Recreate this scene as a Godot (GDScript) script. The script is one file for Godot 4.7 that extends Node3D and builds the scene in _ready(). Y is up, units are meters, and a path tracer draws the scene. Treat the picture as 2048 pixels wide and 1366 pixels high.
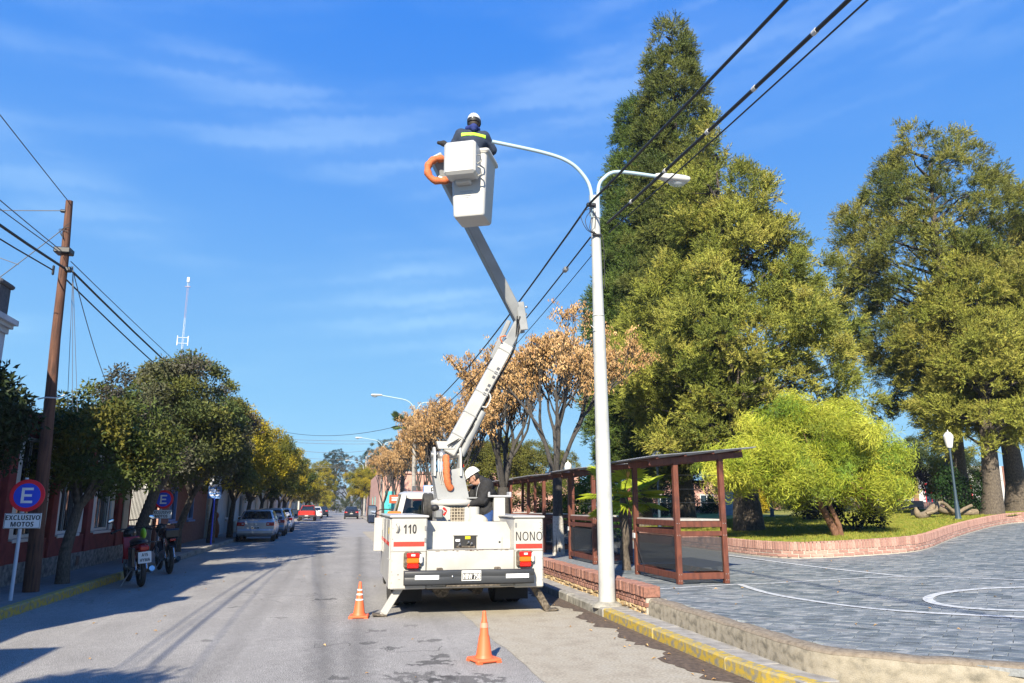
extends Node3D

var R := RandomNumberGenerator.new()
var M := {}
var taken := {}
var SUN_FLAT := Vector2(0.39, -0.92)

class MB:
	var v := PackedVector3Array()
	var n := PackedVector3Array()
	var t := PackedVector2Array()
	var c := PackedColorArray()
	var ix := PackedInt32Array()
	var col := Color(1, 1, 1)
	func tri(a: Vector3, b: Vector3, d: Vector3) -> void:
		var m := (b - a).cross(d - a).normalized()
		var s := v.size()
		v.append(a); v.append(b); v.append(d)
		for k in 3:
			n.append(m); c.append(col)
		t.append(Vector2(a.x + a.z, a.y)); t.append(Vector2(b.x + b.z, b.y)); t.append(Vector2(d.x + d.z, d.y))
		ix.append(s); ix.append(s + 2); ix.append(s + 1)
	func quad(a: Vector3, b: Vector3, d: Vector3, e: Vector3) -> void:
		var m := (b - a).cross(e - a)
		if m.length_squared() < 1e-14:
			m = (d - b).cross(e - b)
		m = m.normalized()
		var s := v.size()
		v.append(a); v.append(b); v.append(d); v.append(e)
		for k in 4:
			n.append(m); c.append(col)
		t.append(Vector2(0, 1)); t.append(Vector2(1, 1)); t.append(Vector2(1, 0)); t.append(Vector2(0, 0))
		ix.append(s); ix.append(s + 2); ix.append(s + 1)
		ix.append(s); ix.append(s + 3); ix.append(s + 2)
	func box(ctr: Vector3, size: Vector3, bev := 0.0, bs := Basis()) -> void:
		var h := size * 0.5
		if bev <= 0.0:
			hexa([Vector3(-h.x, -h.y, -h.z), Vector3(h.x, -h.y, -h.z), Vector3(h.x, -h.y, h.z), Vector3(-h.x, -h.y, h.z),
				Vector3(-h.x, h.y, -h.z), Vector3(h.x, h.y, -h.z), Vector3(h.x, h.y, h.z), Vector3(-h.x, h.y, h.z)], Transform3D(bs, ctr))
			return
		bev = minf(bev, minf(h.x, minf(h.y, h.z)) * 0.9)
		var cs := {}
		for sx in [-1, 1]:
			for sy in [-1, 1]:
				for sz in [-1, 1]:
					var q := Vector3(sx * h.x, sy * h.y, sz * h.z)
					cs[Vector3i(sx, sy, sz)] = [ctr + bs * (q - Vector3(0, sy, sz) * bev), ctr + bs * (q - Vector3(sx, 0, sz) * bev), ctr + bs * (q - Vector3(sx, sy, 0) * bev)]
		for ax in 3:
			var a1 := (ax + 1) % 3
			var a2 := (ax + 2) % 3
			for s in [-1, 1]:
				var ks := []
				for pq in [[-1, -1], [1, -1], [1, 1], [-1, 1]]:
					var k := Vector3i()
					k[ax] = s; k[a1] = pq[0]; k[a2] = pq[1]
					ks.append(k)
				if s < 0:
					ks.reverse()
				quad(cs[ks[0]][ax], cs[ks[1]][ax], cs[ks[2]][ax], cs[ks[3]][ax])
			for s1 in [-1, 1]:
				for s2 in [-1, 1]:
					var k0 := Vector3i()
					k0[a1] = s1; k0[a2] = s2; k0[ax] = -1
					var k1 := k0
					k1[ax] = 1
					var p0: Vector3 = cs[k0][a1]
					var p1: Vector3 = cs[k1][a1]
					var p2: Vector3 = cs[k1][a2]
					var p3: Vector3 = cs[k0][a2]
					if s1 * s2 > 0:
						quad(p0, p3, p2, p1)
					else:
						quad(p0, p1, p2, p3)
		for k in cs:
			if k.x * k.y * k.z > 0:
				tri(cs[k][0], cs[k][1], cs[k][2])
			else:
				tri(cs[k][0], cs[k][2], cs[k][1])
	func hexa(p: Array, x := Transform3D()) -> void:
		# bottom four then top four, counter-clockwise seen from below is not needed: order x-,x+,z
		var q := []
		for a in p:
			q.append(x * a)
		quad(q[0], q[1], q[2], q[3])
		quad(q[7], q[6], q[5], q[4])
		quad(q[3], q[2], q[6], q[7])
		quad(q[1], q[0], q[4], q[5])
		quad(q[0], q[3], q[7], q[4])
		quad(q[2], q[1], q[5], q[6])
	func grid(rows: int, cols: int, p: PackedVector3Array, wrap: bool, flip := false) -> void:
		var nm := PackedVector3Array()
		nm.resize(p.size())
		var last := cols if wrap else cols - 1
		for i in rows - 1:
			for j in last:
				var a := i * cols + j
				var b := i * cols + (j + 1) % cols
				var d := b + cols
				var e := a + cols
				var m := (p[b] - p[a]).cross(p[e] - p[a]) + (p[e] - p[d]).cross(p[b] - p[d])
				if flip:
					m = -m
				nm[a] += m; nm[b] += m; nm[d] += m; nm[e] += m
		var s := v.size()
		for i in p.size():
			v.append(p[i])
			n.append(nm[i].normalized() if nm[i].length_squared() > 1e-20 else Vector3.UP)
			c.append(col)
			t.append(Vector2(float(i % cols) / maxf(1, cols - 1), float(i / cols) / maxf(1, rows - 1)))
		for i in rows - 1:
			for j in last:
				var a := s + i * cols + j
				var b := s + i * cols + (j + 1) % cols
				var d := b + cols
				var e := a + cols
				if flip:
					ix.append_array([a, b, d, a, d, e])
				else:
					ix.append_array([a, d, b, a, e, d])
	func tube(path: Array, rad: Array, sides := 8, caps := true) -> void:
		var p := PackedVector3Array()
		var up := Vector3.UP
		var k := path.size()
		for i in k:
			var dir: Vector3 = (path[mini(i + 1, k - 1)] - path[maxi(i - 1, 0)]).normalized()
			if i == 0 and absf(dir.dot(up)) > 0.9:
				up = Vector3.RIGHT
			var s := dir.cross(up).normalized()
			if s.length_squared() < 0.5:
				s = dir.cross(Vector3.FORWARD).normalized()
			up = s.cross(dir).normalized()
			var r: float = rad[mini(i, rad.size() - 1)]
			for j in sides:
				var a := TAU * j / sides
				p.append(path[i] + (s * cos(a) + up * sin(a)) * r)
		grid(k, sides, p, true, true)
		if caps:
			for e in [0, k - 1]:
				for j in range(1, sides - 1):
					var q = e * sides
					if e == 0:
						tri(p[q], p[q + j], p[q + j + 1])
					else:
						tri(p[q], p[q + j + 1], p[q + j])
	func lathe(prof: Array, segs: int, x := Transform3D()) -> void:
		# prof: Vector2(radius, y) from the bottom to the top
		var p := PackedVector3Array()
		for q in prof:
			for j in segs:
				var a := TAU * j / segs
				p.append(x * Vector3(cos(a) * q.x, q.y, sin(a) * q.x))
		grid(prof.size(), segs, p, true, true)
	func ell(ctr: Vector3, rad: Vector3, bs := Basis(), segs := 12, rings := 8) -> void:
		var prof := []
		for i in rings + 1:
			var a := PI * i / rings - PI / 2
			prof.append(Vector2(maxf(cos(a), 1e-4), sin(a)))
		lathe(prof, segs, Transform3D(bs * Basis.from_scale(rad), ctr))
	func prism(poly: PackedVector2Array, depth: float, x := Transform3D()) -> void:
		var ids := Geometry2D.triangulate_polygon(poly)
		var cw := Geometry2D.is_polygon_clockwise(poly)
		var h := depth * 0.5
		for i in range(0, ids.size(), 3):
			var a := poly[ids[i]]
			var b := poly[ids[i + 1]]
			var d := poly[ids[i + 2]]
			if (b - a).cross(d - a) < 0:
				var e := b
				b = d
				d = e
			tri(x * Vector3(a.x, a.y, h), x * Vector3(b.x, b.y, h), x * Vector3(d.x, d.y, h))
			tri(x * Vector3(a.x, a.y, -h), x * Vector3(d.x, d.y, -h), x * Vector3(b.x, b.y, -h))
		for i in poly.size():
			var a := poly[i]
			var b := poly[(i + 1) % poly.size()]
			if (a - b).length() < 1e-6:
				continue
			if cw:
				var e := a
				a = b
				b = e
			quad(x * Vector3(a.x, a.y, -h), x * Vector3(b.x, b.y, -h), x * Vector3(b.x, b.y, h), x * Vector3(a.x, a.y, h))
	func loft(secs: Array, caps := true) -> void:
		# secs: arrays of Vector3, equal counts, closed rings
		var p := PackedVector3Array()
		var k: int = secs[0].size()
		var mid := Vector3.ZERO
		for s in secs:
			for q in s:
				p.append(q)
				mid += q
		mid /= p.size()
		var sgn := 0.0
		for i in secs.size() - 1:
			for j in k:
				var a := p[i * k + j]
				var m := (p[i * k + (j + 1) % k] - a).cross(p[(i + 1) * k + j] - a)
				sgn += m.dot(a - mid)
		grid(secs.size(), k, p, true, sgn < 0)
		if caps:
			for e in [0, secs.size() - 1]:
				var ce := Vector3.ZERO
				for q in secs[e]:
					ce += q
				ce /= k
				for j in k:
					var a: Vector3 = secs[e][j]
					var b: Vector3 = secs[e][(j + 1) % k]
					if (b - a).cross(ce - a).dot(ce - mid) > 0:
						tri(a, b, ce)
					else:
						tri(b, a, ce)
	func mesh() -> ArrayMesh:
		var a := []
		a.resize(Mesh.ARRAY_MAX)
		a[Mesh.ARRAY_VERTEX] = v
		a[Mesh.ARRAY_NORMAL] = n
		a[Mesh.ARRAY_TEX_UV] = t
		a[Mesh.ARRAY_COLOR] = c
		a[Mesh.ARRAY_INDEX] = ix
		var m := ArrayMesh.new()
		m.add_surface_from_arrays(Mesh.PRIMITIVE_TRIANGLES, a)
		return m

func numbered(called: String) -> String:
	if not taken.has(called):
		taken[called] = 0
		return called
	taken[called] += 1
	return "%s_%03d" % [called, taken[called]]

func tag(o: Node, label: String, category: String, group := "") -> void:
	o.set_meta("label", label)
	o.set_meta("category", category)
	if group != "":
		o.set_meta("group", group)

func thing(called: String, label: String, category: String, at := Vector3.ZERO, turn := 0.0, group := "") -> Node3D:
	var o := Node3D.new()
	o.name = numbered(called)
	add_child(o)
	o.position = at
	o.rotation.y = turn
	tag(o, label, category, group)
	return o

func part(parent: Node, called: String, m, mat: Material, x := Transform3D()) -> MeshInstance3D:
	var o := MeshInstance3D.new()
	o.name = called
	o.mesh = m.mesh() if m is MB else m
	o.material_override = mat
	o.transform = x
	parent.add_child(o, true)
	return o

func solo(called: String, m, mat: Material, label: String, category: String, at := Vector3.ZERO, group := "") -> MeshInstance3D:
	var o := part(self, numbered(called), m, mat, Transform3D(Basis(), at))
	tag(o, label, category, group)
	return o

func struct(called: String, m, mat: Material) -> MeshInstance3D:
	var o := part(self, called, m, mat)
	taken[called] = 0
	o.set_meta("kind", "structure")
	return o

func multi(parent: Node, called: String, m: Mesh, mat: Material, xs: Array, cols: Array) -> MultiMeshInstance3D:
	var mm := MultiMesh.new()
	mm.transform_format = MultiMesh.TRANSFORM_3D
	mm.use_colors = cols.size() > 0
	mm.mesh = m
	mm.instance_count = xs.size()
	for i in xs.size():
		mm.set_instance_transform(i, xs[i])
		if cols.size() > 0:
			mm.set_instance_color(i, cols[i])
	var o := MultiMeshInstance3D.new()
	o.name = called
	o.multimesh = mm
	o.material_override = mat
	parent.add_child(o, true)
	o.set_meta("kind", "stuff")
	return o

func lin(r: float, g: float, b: float) -> Color:
	return Color(r, g, b).linear_to_srgb()

func mt(key: String, c: Color, rough := 0.6, metal := 0.0, spec := 0.5) -> StandardMaterial3D:
	var m := StandardMaterial3D.new()
	m.resource_name = key
	m.albedo_color = c
	m.roughness = rough
	m.metallic = metal
	m.metallic_specular = spec
	M[key] = m
	return m

func noise_img(sz: int, freq: float, seed_: int, oct := 4, kind := FastNoiseLite.TYPE_SIMPLEX_SMOOTH) -> Image:
	var f := FastNoiseLite.new()
	f.seed = seed_
	f.noise_type = kind
	f.frequency = freq
	f.fractal_octaves = oct
	f.fractal_type = FastNoiseLite.FRACTAL_FBM
	var im := f.get_seamless_image(sz, sz)
	im.convert(Image.FORMAT_L8)
	return im

var relief_tex: ImageTexture

func relief_map() -> ImageTexture:
	if relief_tex == null:
		var a := noise_img(512, 0.02, 5, 5).get_data()
		var b := noise_img(512, 0.2, 6, 2).get_data()
		var o := PackedByteArray()
		o.resize(512 * 512)
		for i in 512 * 512:
			o[i] = (a[i] + b[i]) / 2
		relief_tex = ImageTexture.create_from_image(Image.create_from_data(512, 512, false, Image.FORMAT_L8, o))
	return relief_tex

# a surface of two or three tones mixed by coarse noise, with fine speckle; tile is metres per repeat
func grain(key: String, tones: Array, tile: float, rough := 0.85, relief := 0.0, freq := 0.012, speck := 0.12, sz := 512, stretch := Vector3.ONE, world := true) -> StandardMaterial3D:
	var m := mt(key, Color(1, 1, 1), rough)
	var a := noise_img(sz, freq, key.hash() % 1000, 5).get_data()
	var b := noise_img(sz, 0.22, key.hash() % 997 + 5, 2).get_data()
	var lut := []
	for i in 256:
		var f := clampf((i / 255.0 - 0.5) * 1.25 + 0.5, 0, 0.9999) * (tones.size() - 1)
		var k := int(f)
		lut.append((tones[k] as Color).lerp(tones[mini(k + 1, tones.size() - 1)], f - k))
	var out := PackedByteArray()
	out.resize(sz * sz * 3)
	for i in sz * sz:
		var q: Color = lut[a[i]]
		var s := 1.0 + (b[i] / 127.5 - 1.0) * speck * 2.0
		out[i * 3] = clampi(int(255.0 * pow(clampf(q.r * s, 0, 1), 0.4545)), 0, 255)
		out[i * 3 + 1] = clampi(int(255.0 * pow(clampf(q.g * s, 0, 1), 0.4545)), 0, 255)
		out[i * 3 + 2] = clampi(int(255.0 * pow(clampf(q.b * s, 0, 1), 0.4545)), 0, 255)
	m.albedo_texture = ImageTexture.create_from_image(Image.create_from_data(sz, sz, false, Image.FORMAT_RGB8, out))
	if relief > 0.0:
		m.heightmap_enabled = true
		m.heightmap_texture = relief_map()
		m.heightmap_scale = relief
	m.uv1_triplanar = true
	m.uv1_world_triplanar = world
	m.uv1_scale = stretch / tile
	return m

func leafy(key: String, c: Color, thru := 0.25) -> StandardMaterial3D:
	var m := mt(key, c, 0.55, 0.0, 0.3)
	m.vertex_color_use_as_albedo = true
	m.cull_mode = BaseMaterial3D.CULL_DISABLED
	m.backlight_enabled = true
	m.backlight = Color(thru, thru, thru * 0.6)
	return m

func rnd(a: float, b: float) -> float:
	return R.randf_range(a, b)

func rdir() -> Vector3:
	var y := rnd(-1, 1)
	var a := rnd(0, TAU)
	var s := sqrt(1 - y * y)
	return Vector3(cos(a) * s, y, sin(a) * s)

func aim(dir: Vector3, roll := 0.0) -> Basis:
	# a basis whose +y points along dir
	var y := dir.normalized()
	var x := y.cross(Vector3.FORWARD if absf(y.z) < 0.9 else Vector3.RIGHT).normalized()
	return Basis(x, y, x.cross(y)) * Basis(Vector3.UP, roll)

func ph(x: float) -> float:
	return 0.34 + 0.04 * clampf(x - 7.0, 0.0, 20.0)

func letters(parent: Node, text: String, height: float, x: Transform3D, mat: Material, bold := true, squeeze := 1.0, depth := 0.004) -> MeshInstance3D:
	var t := TextMesh.new()
	var f := SystemFont.new()
	f.font_names = PackedStringArray(["Droid Sans"])
	f.font_weight = 700 if bold else 400
	t.font = f
	t.text = text
	t.font_size = 64
	t.pixel_size = height / 46.0
	t.depth = depth
	var o := part(parent, "lettering", t, mat, x * Transform3D(Basis.from_scale(Vector3(squeeze, 1, 1)), Vector3.ZERO))
	return o

func cable(a: Vector3, b: Vector3, sag: float, r: float, wob := 0.0) -> MB:
	var m := MB.new()
	var pts := []
	var k := 28
	for i in k + 1:
		var f := float(i) / k
		var p := a.lerp(b, f) - Vector3(0, 4.0 * sag * f * (1 - f), 0)
		if i > 0 and i < k:
			p += Vector3(rnd(-wob, wob), rnd(-wob, wob), 0)
		pts.append(p)
	m.tube(pts, [r], 6)
	return m

func setup_view() -> void:
	var cam := Camera3D.new()
	cam.name = "camera"
	add_child(cam)
	cam.position = Vector3(0, 1.65, 0)
	cam.rotation_degrees = Vector3(12.298, -12.274, 0)
	cam.fov = 48.963
	cam.near = 0.1
	cam.far = 4000.0
	cam.current = true
	var sun := DirectionalLight3D.new()
	sun.name = "sun"
	add_child(sun)
	sun.look_at_from_position(Vector3.ZERO, Vector3(0.331, -0.530, -0.780), Vector3.UP)
	sun.light_energy = 1.6
	sun.light_color = Color(1.0, 0.955, 0.87)
	sun.light_angular_distance = 0.5
	sun.shadow_enabled = true
	var sky_mat := ProceduralSkyMaterial.new()
	sky_mat.sky_top_color = lin(0.005, 0.092, 0.395)
	sky_mat.sky_horizon_color = lin(0.17, 0.35, 0.455)
	sky_mat.sky_curve = 0.25
	sky_mat.ground_horizon_color = lin(0.15, 0.16, 0.16)
	sky_mat.ground_bottom_color = lin(0.1, 0.1, 0.09)
	sky_mat.sun_angle_max = 12.0
	sky_mat.sun_curve = 0.1
	# thin cirrus
	var a := noise_img(1024, 0.0075, 31, 6)
	a.resize(2048, 512, Image.INTERPOLATE_CUBIC)
	var b := noise_img(1024, 0.006, 77, 6)
	b.resize(2048, 512, Image.INTERPOLATE_CUBIC)
	var c := noise_img(1024, 0.02, 78, 6)
	c.resize(2048, 256, Image.INTERPOLATE_CUBIC)
	var dc := c.get_data()
	var da := a.get_data()
	var db := b.get_data()
	var out := PackedByteArray()
	out.resize(2048 * 1024 * 4)
	for y in 512:
		for x in 2048:
			var i := y * 2048 + x
			# streaks drawn out along the wind, broken up by a coarse veil
			var st := dc[((y + x / 8) % 256) * 2048 + x] / 255.0
			var w := smoothstep(0.30, 0.80, da[i] / 255.0) * (0.25 + 0.75 * smoothstep(0.25, 0.7, db[i] / 255.0)) * (0.30 + 0.70 * smoothstep(0.3, 0.75, st))
			var k := int(w * 230.0)
			out[i * 4] = 255
			out[i * 4 + 1] = 255
			out[i * 4 + 2] = 255
			out[i * 4 + 3] = clampi(k, 0, 255)
	sky_mat.sky_cover = ImageTexture.create_from_image(Image.create_from_data(2048, 1024, false, Image.FORMAT_RGBA8, out))
	sky_mat.sky_cover_modulate = Color(0.30, 0.31, 0.22, 1.0)
	var sky := Sky.new()
	sky.sky_material = sky_mat
	var e := Environment.new()
	e.background_mode = Environment.BG_SKY
	e.sky = sky
	e.tonemap_mode = Environment.TONE_MAPPER_LINEAR
	e.tonemap_exposure = 2.25
	e.sdfgi_enabled = true
	e.ssao_enabled = true
	e.ssil_enabled = true
	e.fog_enabled = true
	e.fog_density = 0.0003
	e.fog_light_color = Color(0.72, 0.82, 0.95)
	var we := WorldEnvironment.new()
	we.name = "world_environment"
	we.environment = e
	add_child(we)

func materials() -> void:
	grain("earth", [Color(.17, .13, .08), Color(.24, .2, .13)], 6.0, 0.95, 0.5)
	grain("asphalt_far", [Color(.22, .217, .213), Color(.255, .25, .243), Color(.28, .275, .265)], 9.0, 0.92, 0.0, 0.01, 0.15)
	grain("tan_concrete", [Color(.285, .25, .19), Color(.335, .30, .23), Color(.345, .315, .25)], 4.2, 0.92, 0.25, 0.02, 0.16)
	grain("wet_dirt", [Color(.045, .03, .02), Color(.085, .058, .038), Color(.13, .09, .06)], 0.9, 0.9, 0.3, 0.02, 0.2)
	grain("kerb_concrete", [Color(.13, .125, .105), Color(.27, .26, .225), Color(.36, .345, .30)], 1.3, 0.92, 0.4, 0.014, 0.14)
	grain("pale_concrete", [Color(.10, .092, .07), Color(.28, .25, .19), Color(.34, .31, .25)], 1.1, 0.92, 0.6, 0.016, 0.14)
	grain("kerb_top", [Color(.12, .095, .065), Color(.22, .18, .13), Color(.27, .23, .17)], 0.8, 0.95, 0.5, 0.02, 0.2)
	grain("yellow_paint", [Color(.20, .19, .155), Color(.25, .235, .18), Color(.36, .28, .08), Color(.48, .335, .03), Color(.45, .32, .04)], 1.1, 0.8, 0.3, 0.02, 0.1)
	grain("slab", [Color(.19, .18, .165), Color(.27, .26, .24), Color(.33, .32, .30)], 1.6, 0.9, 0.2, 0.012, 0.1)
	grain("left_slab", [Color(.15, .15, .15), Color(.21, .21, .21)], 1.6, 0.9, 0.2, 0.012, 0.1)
	grain("plaza_grout", [Color(.24, .26, .26), Color(.36, .38, .38)], 0.9, 0.9, 0.2, 0.02, 0.15)
	grain("plaza_far", [Color(.12, .142, .158), Color(.19, .21, .225), Color(.27, .285, .29)], 1.4, 0.75, 0.2, 0.03, 0.2, 512, Vector3(1, 1, 1))
	for k in 4:
		var s: Color = [Color(.105, .128, .143), Color(.135, .157, .171), Color(.165, .184, .195), Color(.195, .207, .21)][k]
		grain("paver%d" % k, [s * 0.62, s, s * 1.15, Color(.34, .35, .34)], 1.7, 0.6, 0.35, 0.014, 0.2, 256, Vector3(1.0, 1, 2.2))
	grain("white_line", [Color(.22, .24, .26), Color(.44, .46, .47), Color(.50, .52, .52), Color(.52, .53, .53)], 0.5, 0.8, 0.2, 0.02, 0.1, 256)
	for k in 3:
		var s: Color = [Color(.25, .115, .08), Color(.30, .155, .115), Color(.22, .11, .085)][k]
		grain("brick%d" % k, [s * 0.6, s, s * 1.2], 0.35, 0.9, 0.25, 0.02, 0.15, 256)
		s = [Color(.36, .20, .16), Color(.42, .25, .20), Color(.31, .17, .135)][k]
		grain("park_brick%d" % k, [s * 0.75, s, s * 1.15], 0.35, 0.9, 0.25, 0.02, 0.15, 256)
	grain("mortar", [Color(.36, .32, .27), Color(.46, .42, .36)], 0.4, 0.95, 0.3, 0.03, 0.15, 256)
	grain("rubble", [Color(.30, .22, .12), Color(.46, .36, .22), Color(.42, .26, .09), Color(.45, .38, .27)], 0.7, 0.95, 1.2, 0.02, 0.12, 256)
	grain("lawn", [Color(.095, .13, .014), Color(.20, .20, .022), Color(.27, .235, .04)], 5.0, 0.95, 0.6, 0.012, 0.25)
	leafy("grass", Color(1, 1, 1), 0.3)
	mt("pole_white", lin(.40, .41, .40), 0.5)
	grain("post_paint", [Color(.34, .35, .34), Color(.405, .415, .40), Color(.42, .43, .415)], 1.2, 0.5, 0.0, 0.012, 0.03, 256)
	mt("arm_blue", lin(.34, .46, .52), 0.45)
	mt("galv", lin(.42, .43, .43), 0.45, 0.6)
	mt("black_cable", lin(.012, .012, .014), 0.55)
	mt("grey_wire", lin(.10, .11, .13), 0.6)
	mt("lamp_white", lin(.48, .48, .47), 0.4)
	var gl := mt("lens", Color(0.8, 0.84, 0.86, 0.35), 0.08)
	gl.transparency = BaseMaterial3D.TRANSPARENCY_ALPHA
	grain("old_wood", [Color(.035, .014, .009), Color(.10, .040, .021), Color(.14, .06, .032)], 0.8, 0.85, 0.6, 0.02, 0.15, 256, Vector3(3, .25, 3))
	grain("kiosk_wood", [Color(.070, .018, .009), Color(.115, .030, .014), Color(.15, .042, .02)], 0.9, 0.55, 0.15, 0.02, 0.1, 256, Vector3(2, .5, 2))
	mt("tin", lin(.55, .57, .58), 0.35, 0.55)
	grain("table_board", [Color(.30, .29, .27), Color(.42, .41, .39)], 0.8, 0.7, 0.1, 0.02, 0.08, 256)
	var sc := mt("shade_cloth", Color(0.17, 0.19, 0.21, 0.52), 0.7)
	sc.transparency = BaseMaterial3D.TRANSPARENCY_ALPHA
	sc.cull_mode = BaseMaterial3D.CULL_DISABLED
	grain("truck_white", [Color(.36, .35, .32), Color(.415, .41, .385), Color(.43, .425, .40)], 2.4, 0.38, 0.0, 0.012, 0.015, 256, Vector3.ONE, false)
	mt("truck_clean", lin(.42, .418, .398), 0.35)
	grain("truck_grey", [Color(.20, .21, .215), Color(.28, .29, .295)], 1.6, 0.42, 0.0, 0.012, 0.03, 256, Vector3.ONE, false)
	grain("truck_grime", [Color(.03, .026, .02), Color(.09, .07, .05), Color(.2, .17, .13)], 0.5, 0.9, 0.2, 0.03, 0.2, 256, Vector3.ONE, false)
	mt("fiberglass", lin(.41, .41, .395), 0.4)
	mt("truck_red", lin(.58, .035, .02), 0.45)
	mt("black_rubber", lin(.018, .018, .019), 0.75)
	grain("tyre", [Color(.014, .014, .014), Color(.03, .029, .027), Color(.05, .046, .04)], 0.5, 0.85, 0.1, 0.03, 0.1, 256, Vector3.ONE, false)
	mt("bumper_black", lin(.028, .031, .036), 0.45)
	mt("chrome", lin(.6, .6, .6), 0.2, 0.9)
	mt("steel", lin(.33, .33, .32), 0.4, 0.7)
	mt("dark", lin(.012, .012, .013), 0.6)
	mt("letter_black", lin(.012, .012, .014), 0.6)
	mt("plate_white", lin(.7, .7, .68), 0.5)
	mt("light_red", lin(.42, .012, .008), 0.18)
	mt("light_amber", lin(.62, .14, .01), 0.18)
	mt("light_clear", lin(.6, .6, .56), 0.2)
	mt("amber_lamp", lin(.6, .16, .03), 0.25)
	mt("reflector", lin(.78, .8, .82), 0.5)
	mt("sticker_yellow", lin(.62, .45, .01), 0.5)
	grain("hose_orange", [Color(.30, .07, .02), Color(.50, .13, .035), Color(.56, .16, .05)], 0.3, 0.7, 0.3, 0.03, 0.1, 256, Vector3.ONE, false)
	var gt := mt("truck_glass", Color(0.02, 0.07, 0.07, 0.55), 0.04)
	gt.transparency = BaseMaterial3D.TRANSPARENCY_ALPHA
	mt("car_glass", lin(.012, .018, .022), 0.05, 0.0, 0.7)
	mt("cone_orange", lin(.72, .13, .045), 0.5)
	mt("cone_band", lin(.62, .24, .16), 0.55)
	mt("helmet", lin(.55, .55, .54), 0.3)
	mt("skin", lin(.36, .19, .13), 0.55)
	mt("hair", lin(.015, .011, .009), 0.7)
	grain("navy_cloth", [Color(.010, .020, .045), Color(.016, .030, .062)], 0.3, 0.85, 0.5, 0.03, 0.1, 256, Vector3.ONE, false)
	mt("navy_hood", lin(.008, .022, .14), 0.85)
	mt("hi_vis", lin(.42, .78, .04), 0.6)
	grain("black_cloth", [Color(.007, .007, .008), Color(.014, .014, .016)], 0.3, 0.85, 0.5, 0.03, 0.1, 256, Vector3.ONE, false)
	grain("denim", [Color(.012, .05, .19), Color(.022, .08, .27)], 0.25, 0.85, 0.4, 0.03, 0.12, 256, Vector3.ONE, false)
	mt("grey_zip", lin(.3, .31, .33), 0.5)
	grain("bark", [Color(.035, .027, .02), Color(.10, .08, .06), Color(.17, .14, .105)], 0.7, 0.95, 1.5, 0.03, 0.2, 256, Vector3(2.4, .8, 2.4))
	grain("bark_dark", [Color(.018, .016, .015), Color(.05, .045, .04), Color(.08, .07, .06)], 0.6, 0.95, 1.0, 0.03, 0.2, 256, Vector3(2.4, .8, 2.4))
	grain("bark_red", [Color(.09, .04, .022), Color(.19, .09, .05), Color(.25, .14, .09)], 0.6, 0.95, 1.2, 0.03, 0.2, 256, Vector3(2.4, .6, 2.4))
	grain("limewash", [Color(.34, .31, .26), Color(.52, .49, .43), Color(.58, .55, .50)], 0.5, 0.95, 1.0, 0.03, 0.1, 256)
	grain("driftwood", [Color(.09, .065, .04), Color(.20, .155, .10), Color(.27, .22, .15)], 0.9, 0.85, 0.8, 0.03, 0.1, 256, Vector3(.6, 2.4, 2.4), false)
	leafy("leaf_broad", Color(1, 1, 1), 0.45)
	leafy("leaf_cypress", Color(1, 1, 1), 0.2)
	leafy("leaf_weep", Color(1, 1, 1), 0.5)
	leafy("leaf_dry", Color(1, 1, 1), 0.35)
	leafy("leaf_palm", Color(1, 1, 1), 0.5)
	grain("wall_red", [Color(.13, .018, .018), Color(.19, .028, .026), Color(.21, .036, .03)], 2.2, 0.9, 0.2, 0.012, 0.06)
	grain("wall_brick_red", [Color(.15, .055, .04), Color(.22, .085, .06), Color(.25, .11, .085)], 1.2, 0.9, 0.3, 0.03, 0.12, 256)
	grain("wall_plinth", [Color(.06, .06, .06), Color(.17, .165, .155), Color(.26, .25, .24)], 0.9, 0.92, 0.3, 0.02, 0.12, 256)
	grain("wall_white", [Color(.42, .42, .41), Color(.52, .52, .50)], 2.2, 0.85, 0.1, 0.012, 0.03, 256)
	grain("wall_bluewhite", [Color(.38, .42, .48), Color(.50, .54, .60)], 1.6, 0.85, 0.2, 0.012, 0.05, 256)
	grain("stone_dark", [Color(.05, .055, .07), Color(.10, .105, .12)], 0.8, 0.9, 0.4, 0.03, 0.1, 256)
	grain("wall_pink", [Color(.42, .23, .18), Color(.52, .31, .25)], 2.2, 0.9, 0.1, 0.012, 0.05, 256)
	grain("wall_cream", [Color(.46, .40, .30), Color(.56, .50, .40)], 2.2, 0.9, 0.1, 0.012, 0.05, 256)
	grain("roof_tile", [Color(.20, .06, .035), Color(.32, .11, .07)], 0.8, 0.9, 0.3, 0.03, 0.15, 256)
	mt("teal", lin(.05, .42, .40), 0.55)
	mt("frame_white", lin(.55, .56, .56), 0.6)
	mt("iron_dark", lin(.018, .02, .024), 0.5)
	mt("park_iron", lin(.035, .06, .085), 0.45)
	mt("globe", lin(.62, .62, .61), 0.3)
	grain("stone_grey", [Color(.24, .25, .27), Color(.36, .37, .39), Color(.42, .43, .45)], 1.0, 0.9, 0.5, 0.02, 0.1, 256)
	mt("statue", lin(.22, .26, .30), 0.4, 0.3)
	mt("sign_red", lin(.75, .012, .03), 0.45)
	mt("sign_blue", lin(.02, .07, .68), 0.45)
	mt("sign_white", lin(.80, .81, .83), 0.5)
	mt("sign_sky", lin(.10, .22, .50), 0.5)
	mt("sign_orange", lin(.40, .07, .02), 0.6)
	mt("post_pale", lin(.46, .52, .60), 0.5)
	mt("car_silver", lin(.46, .47, .48), 0.22, 0.35)
	mt("car_white", lin(.66, .67, .68), 0.25)
	mt("car_grey", lin(.30, .33, .36), 0.22, 0.35)
	mt("car_red", lin(.42, .03, .022), 0.3)
	mt("car_dark", lin(.014, .017, .024), 0.2)
	mt("moto_red", lin(.36, .012, .018), 0.25)
	mt("moto_black", lin(.012, .013, .015), 0.3)
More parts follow.
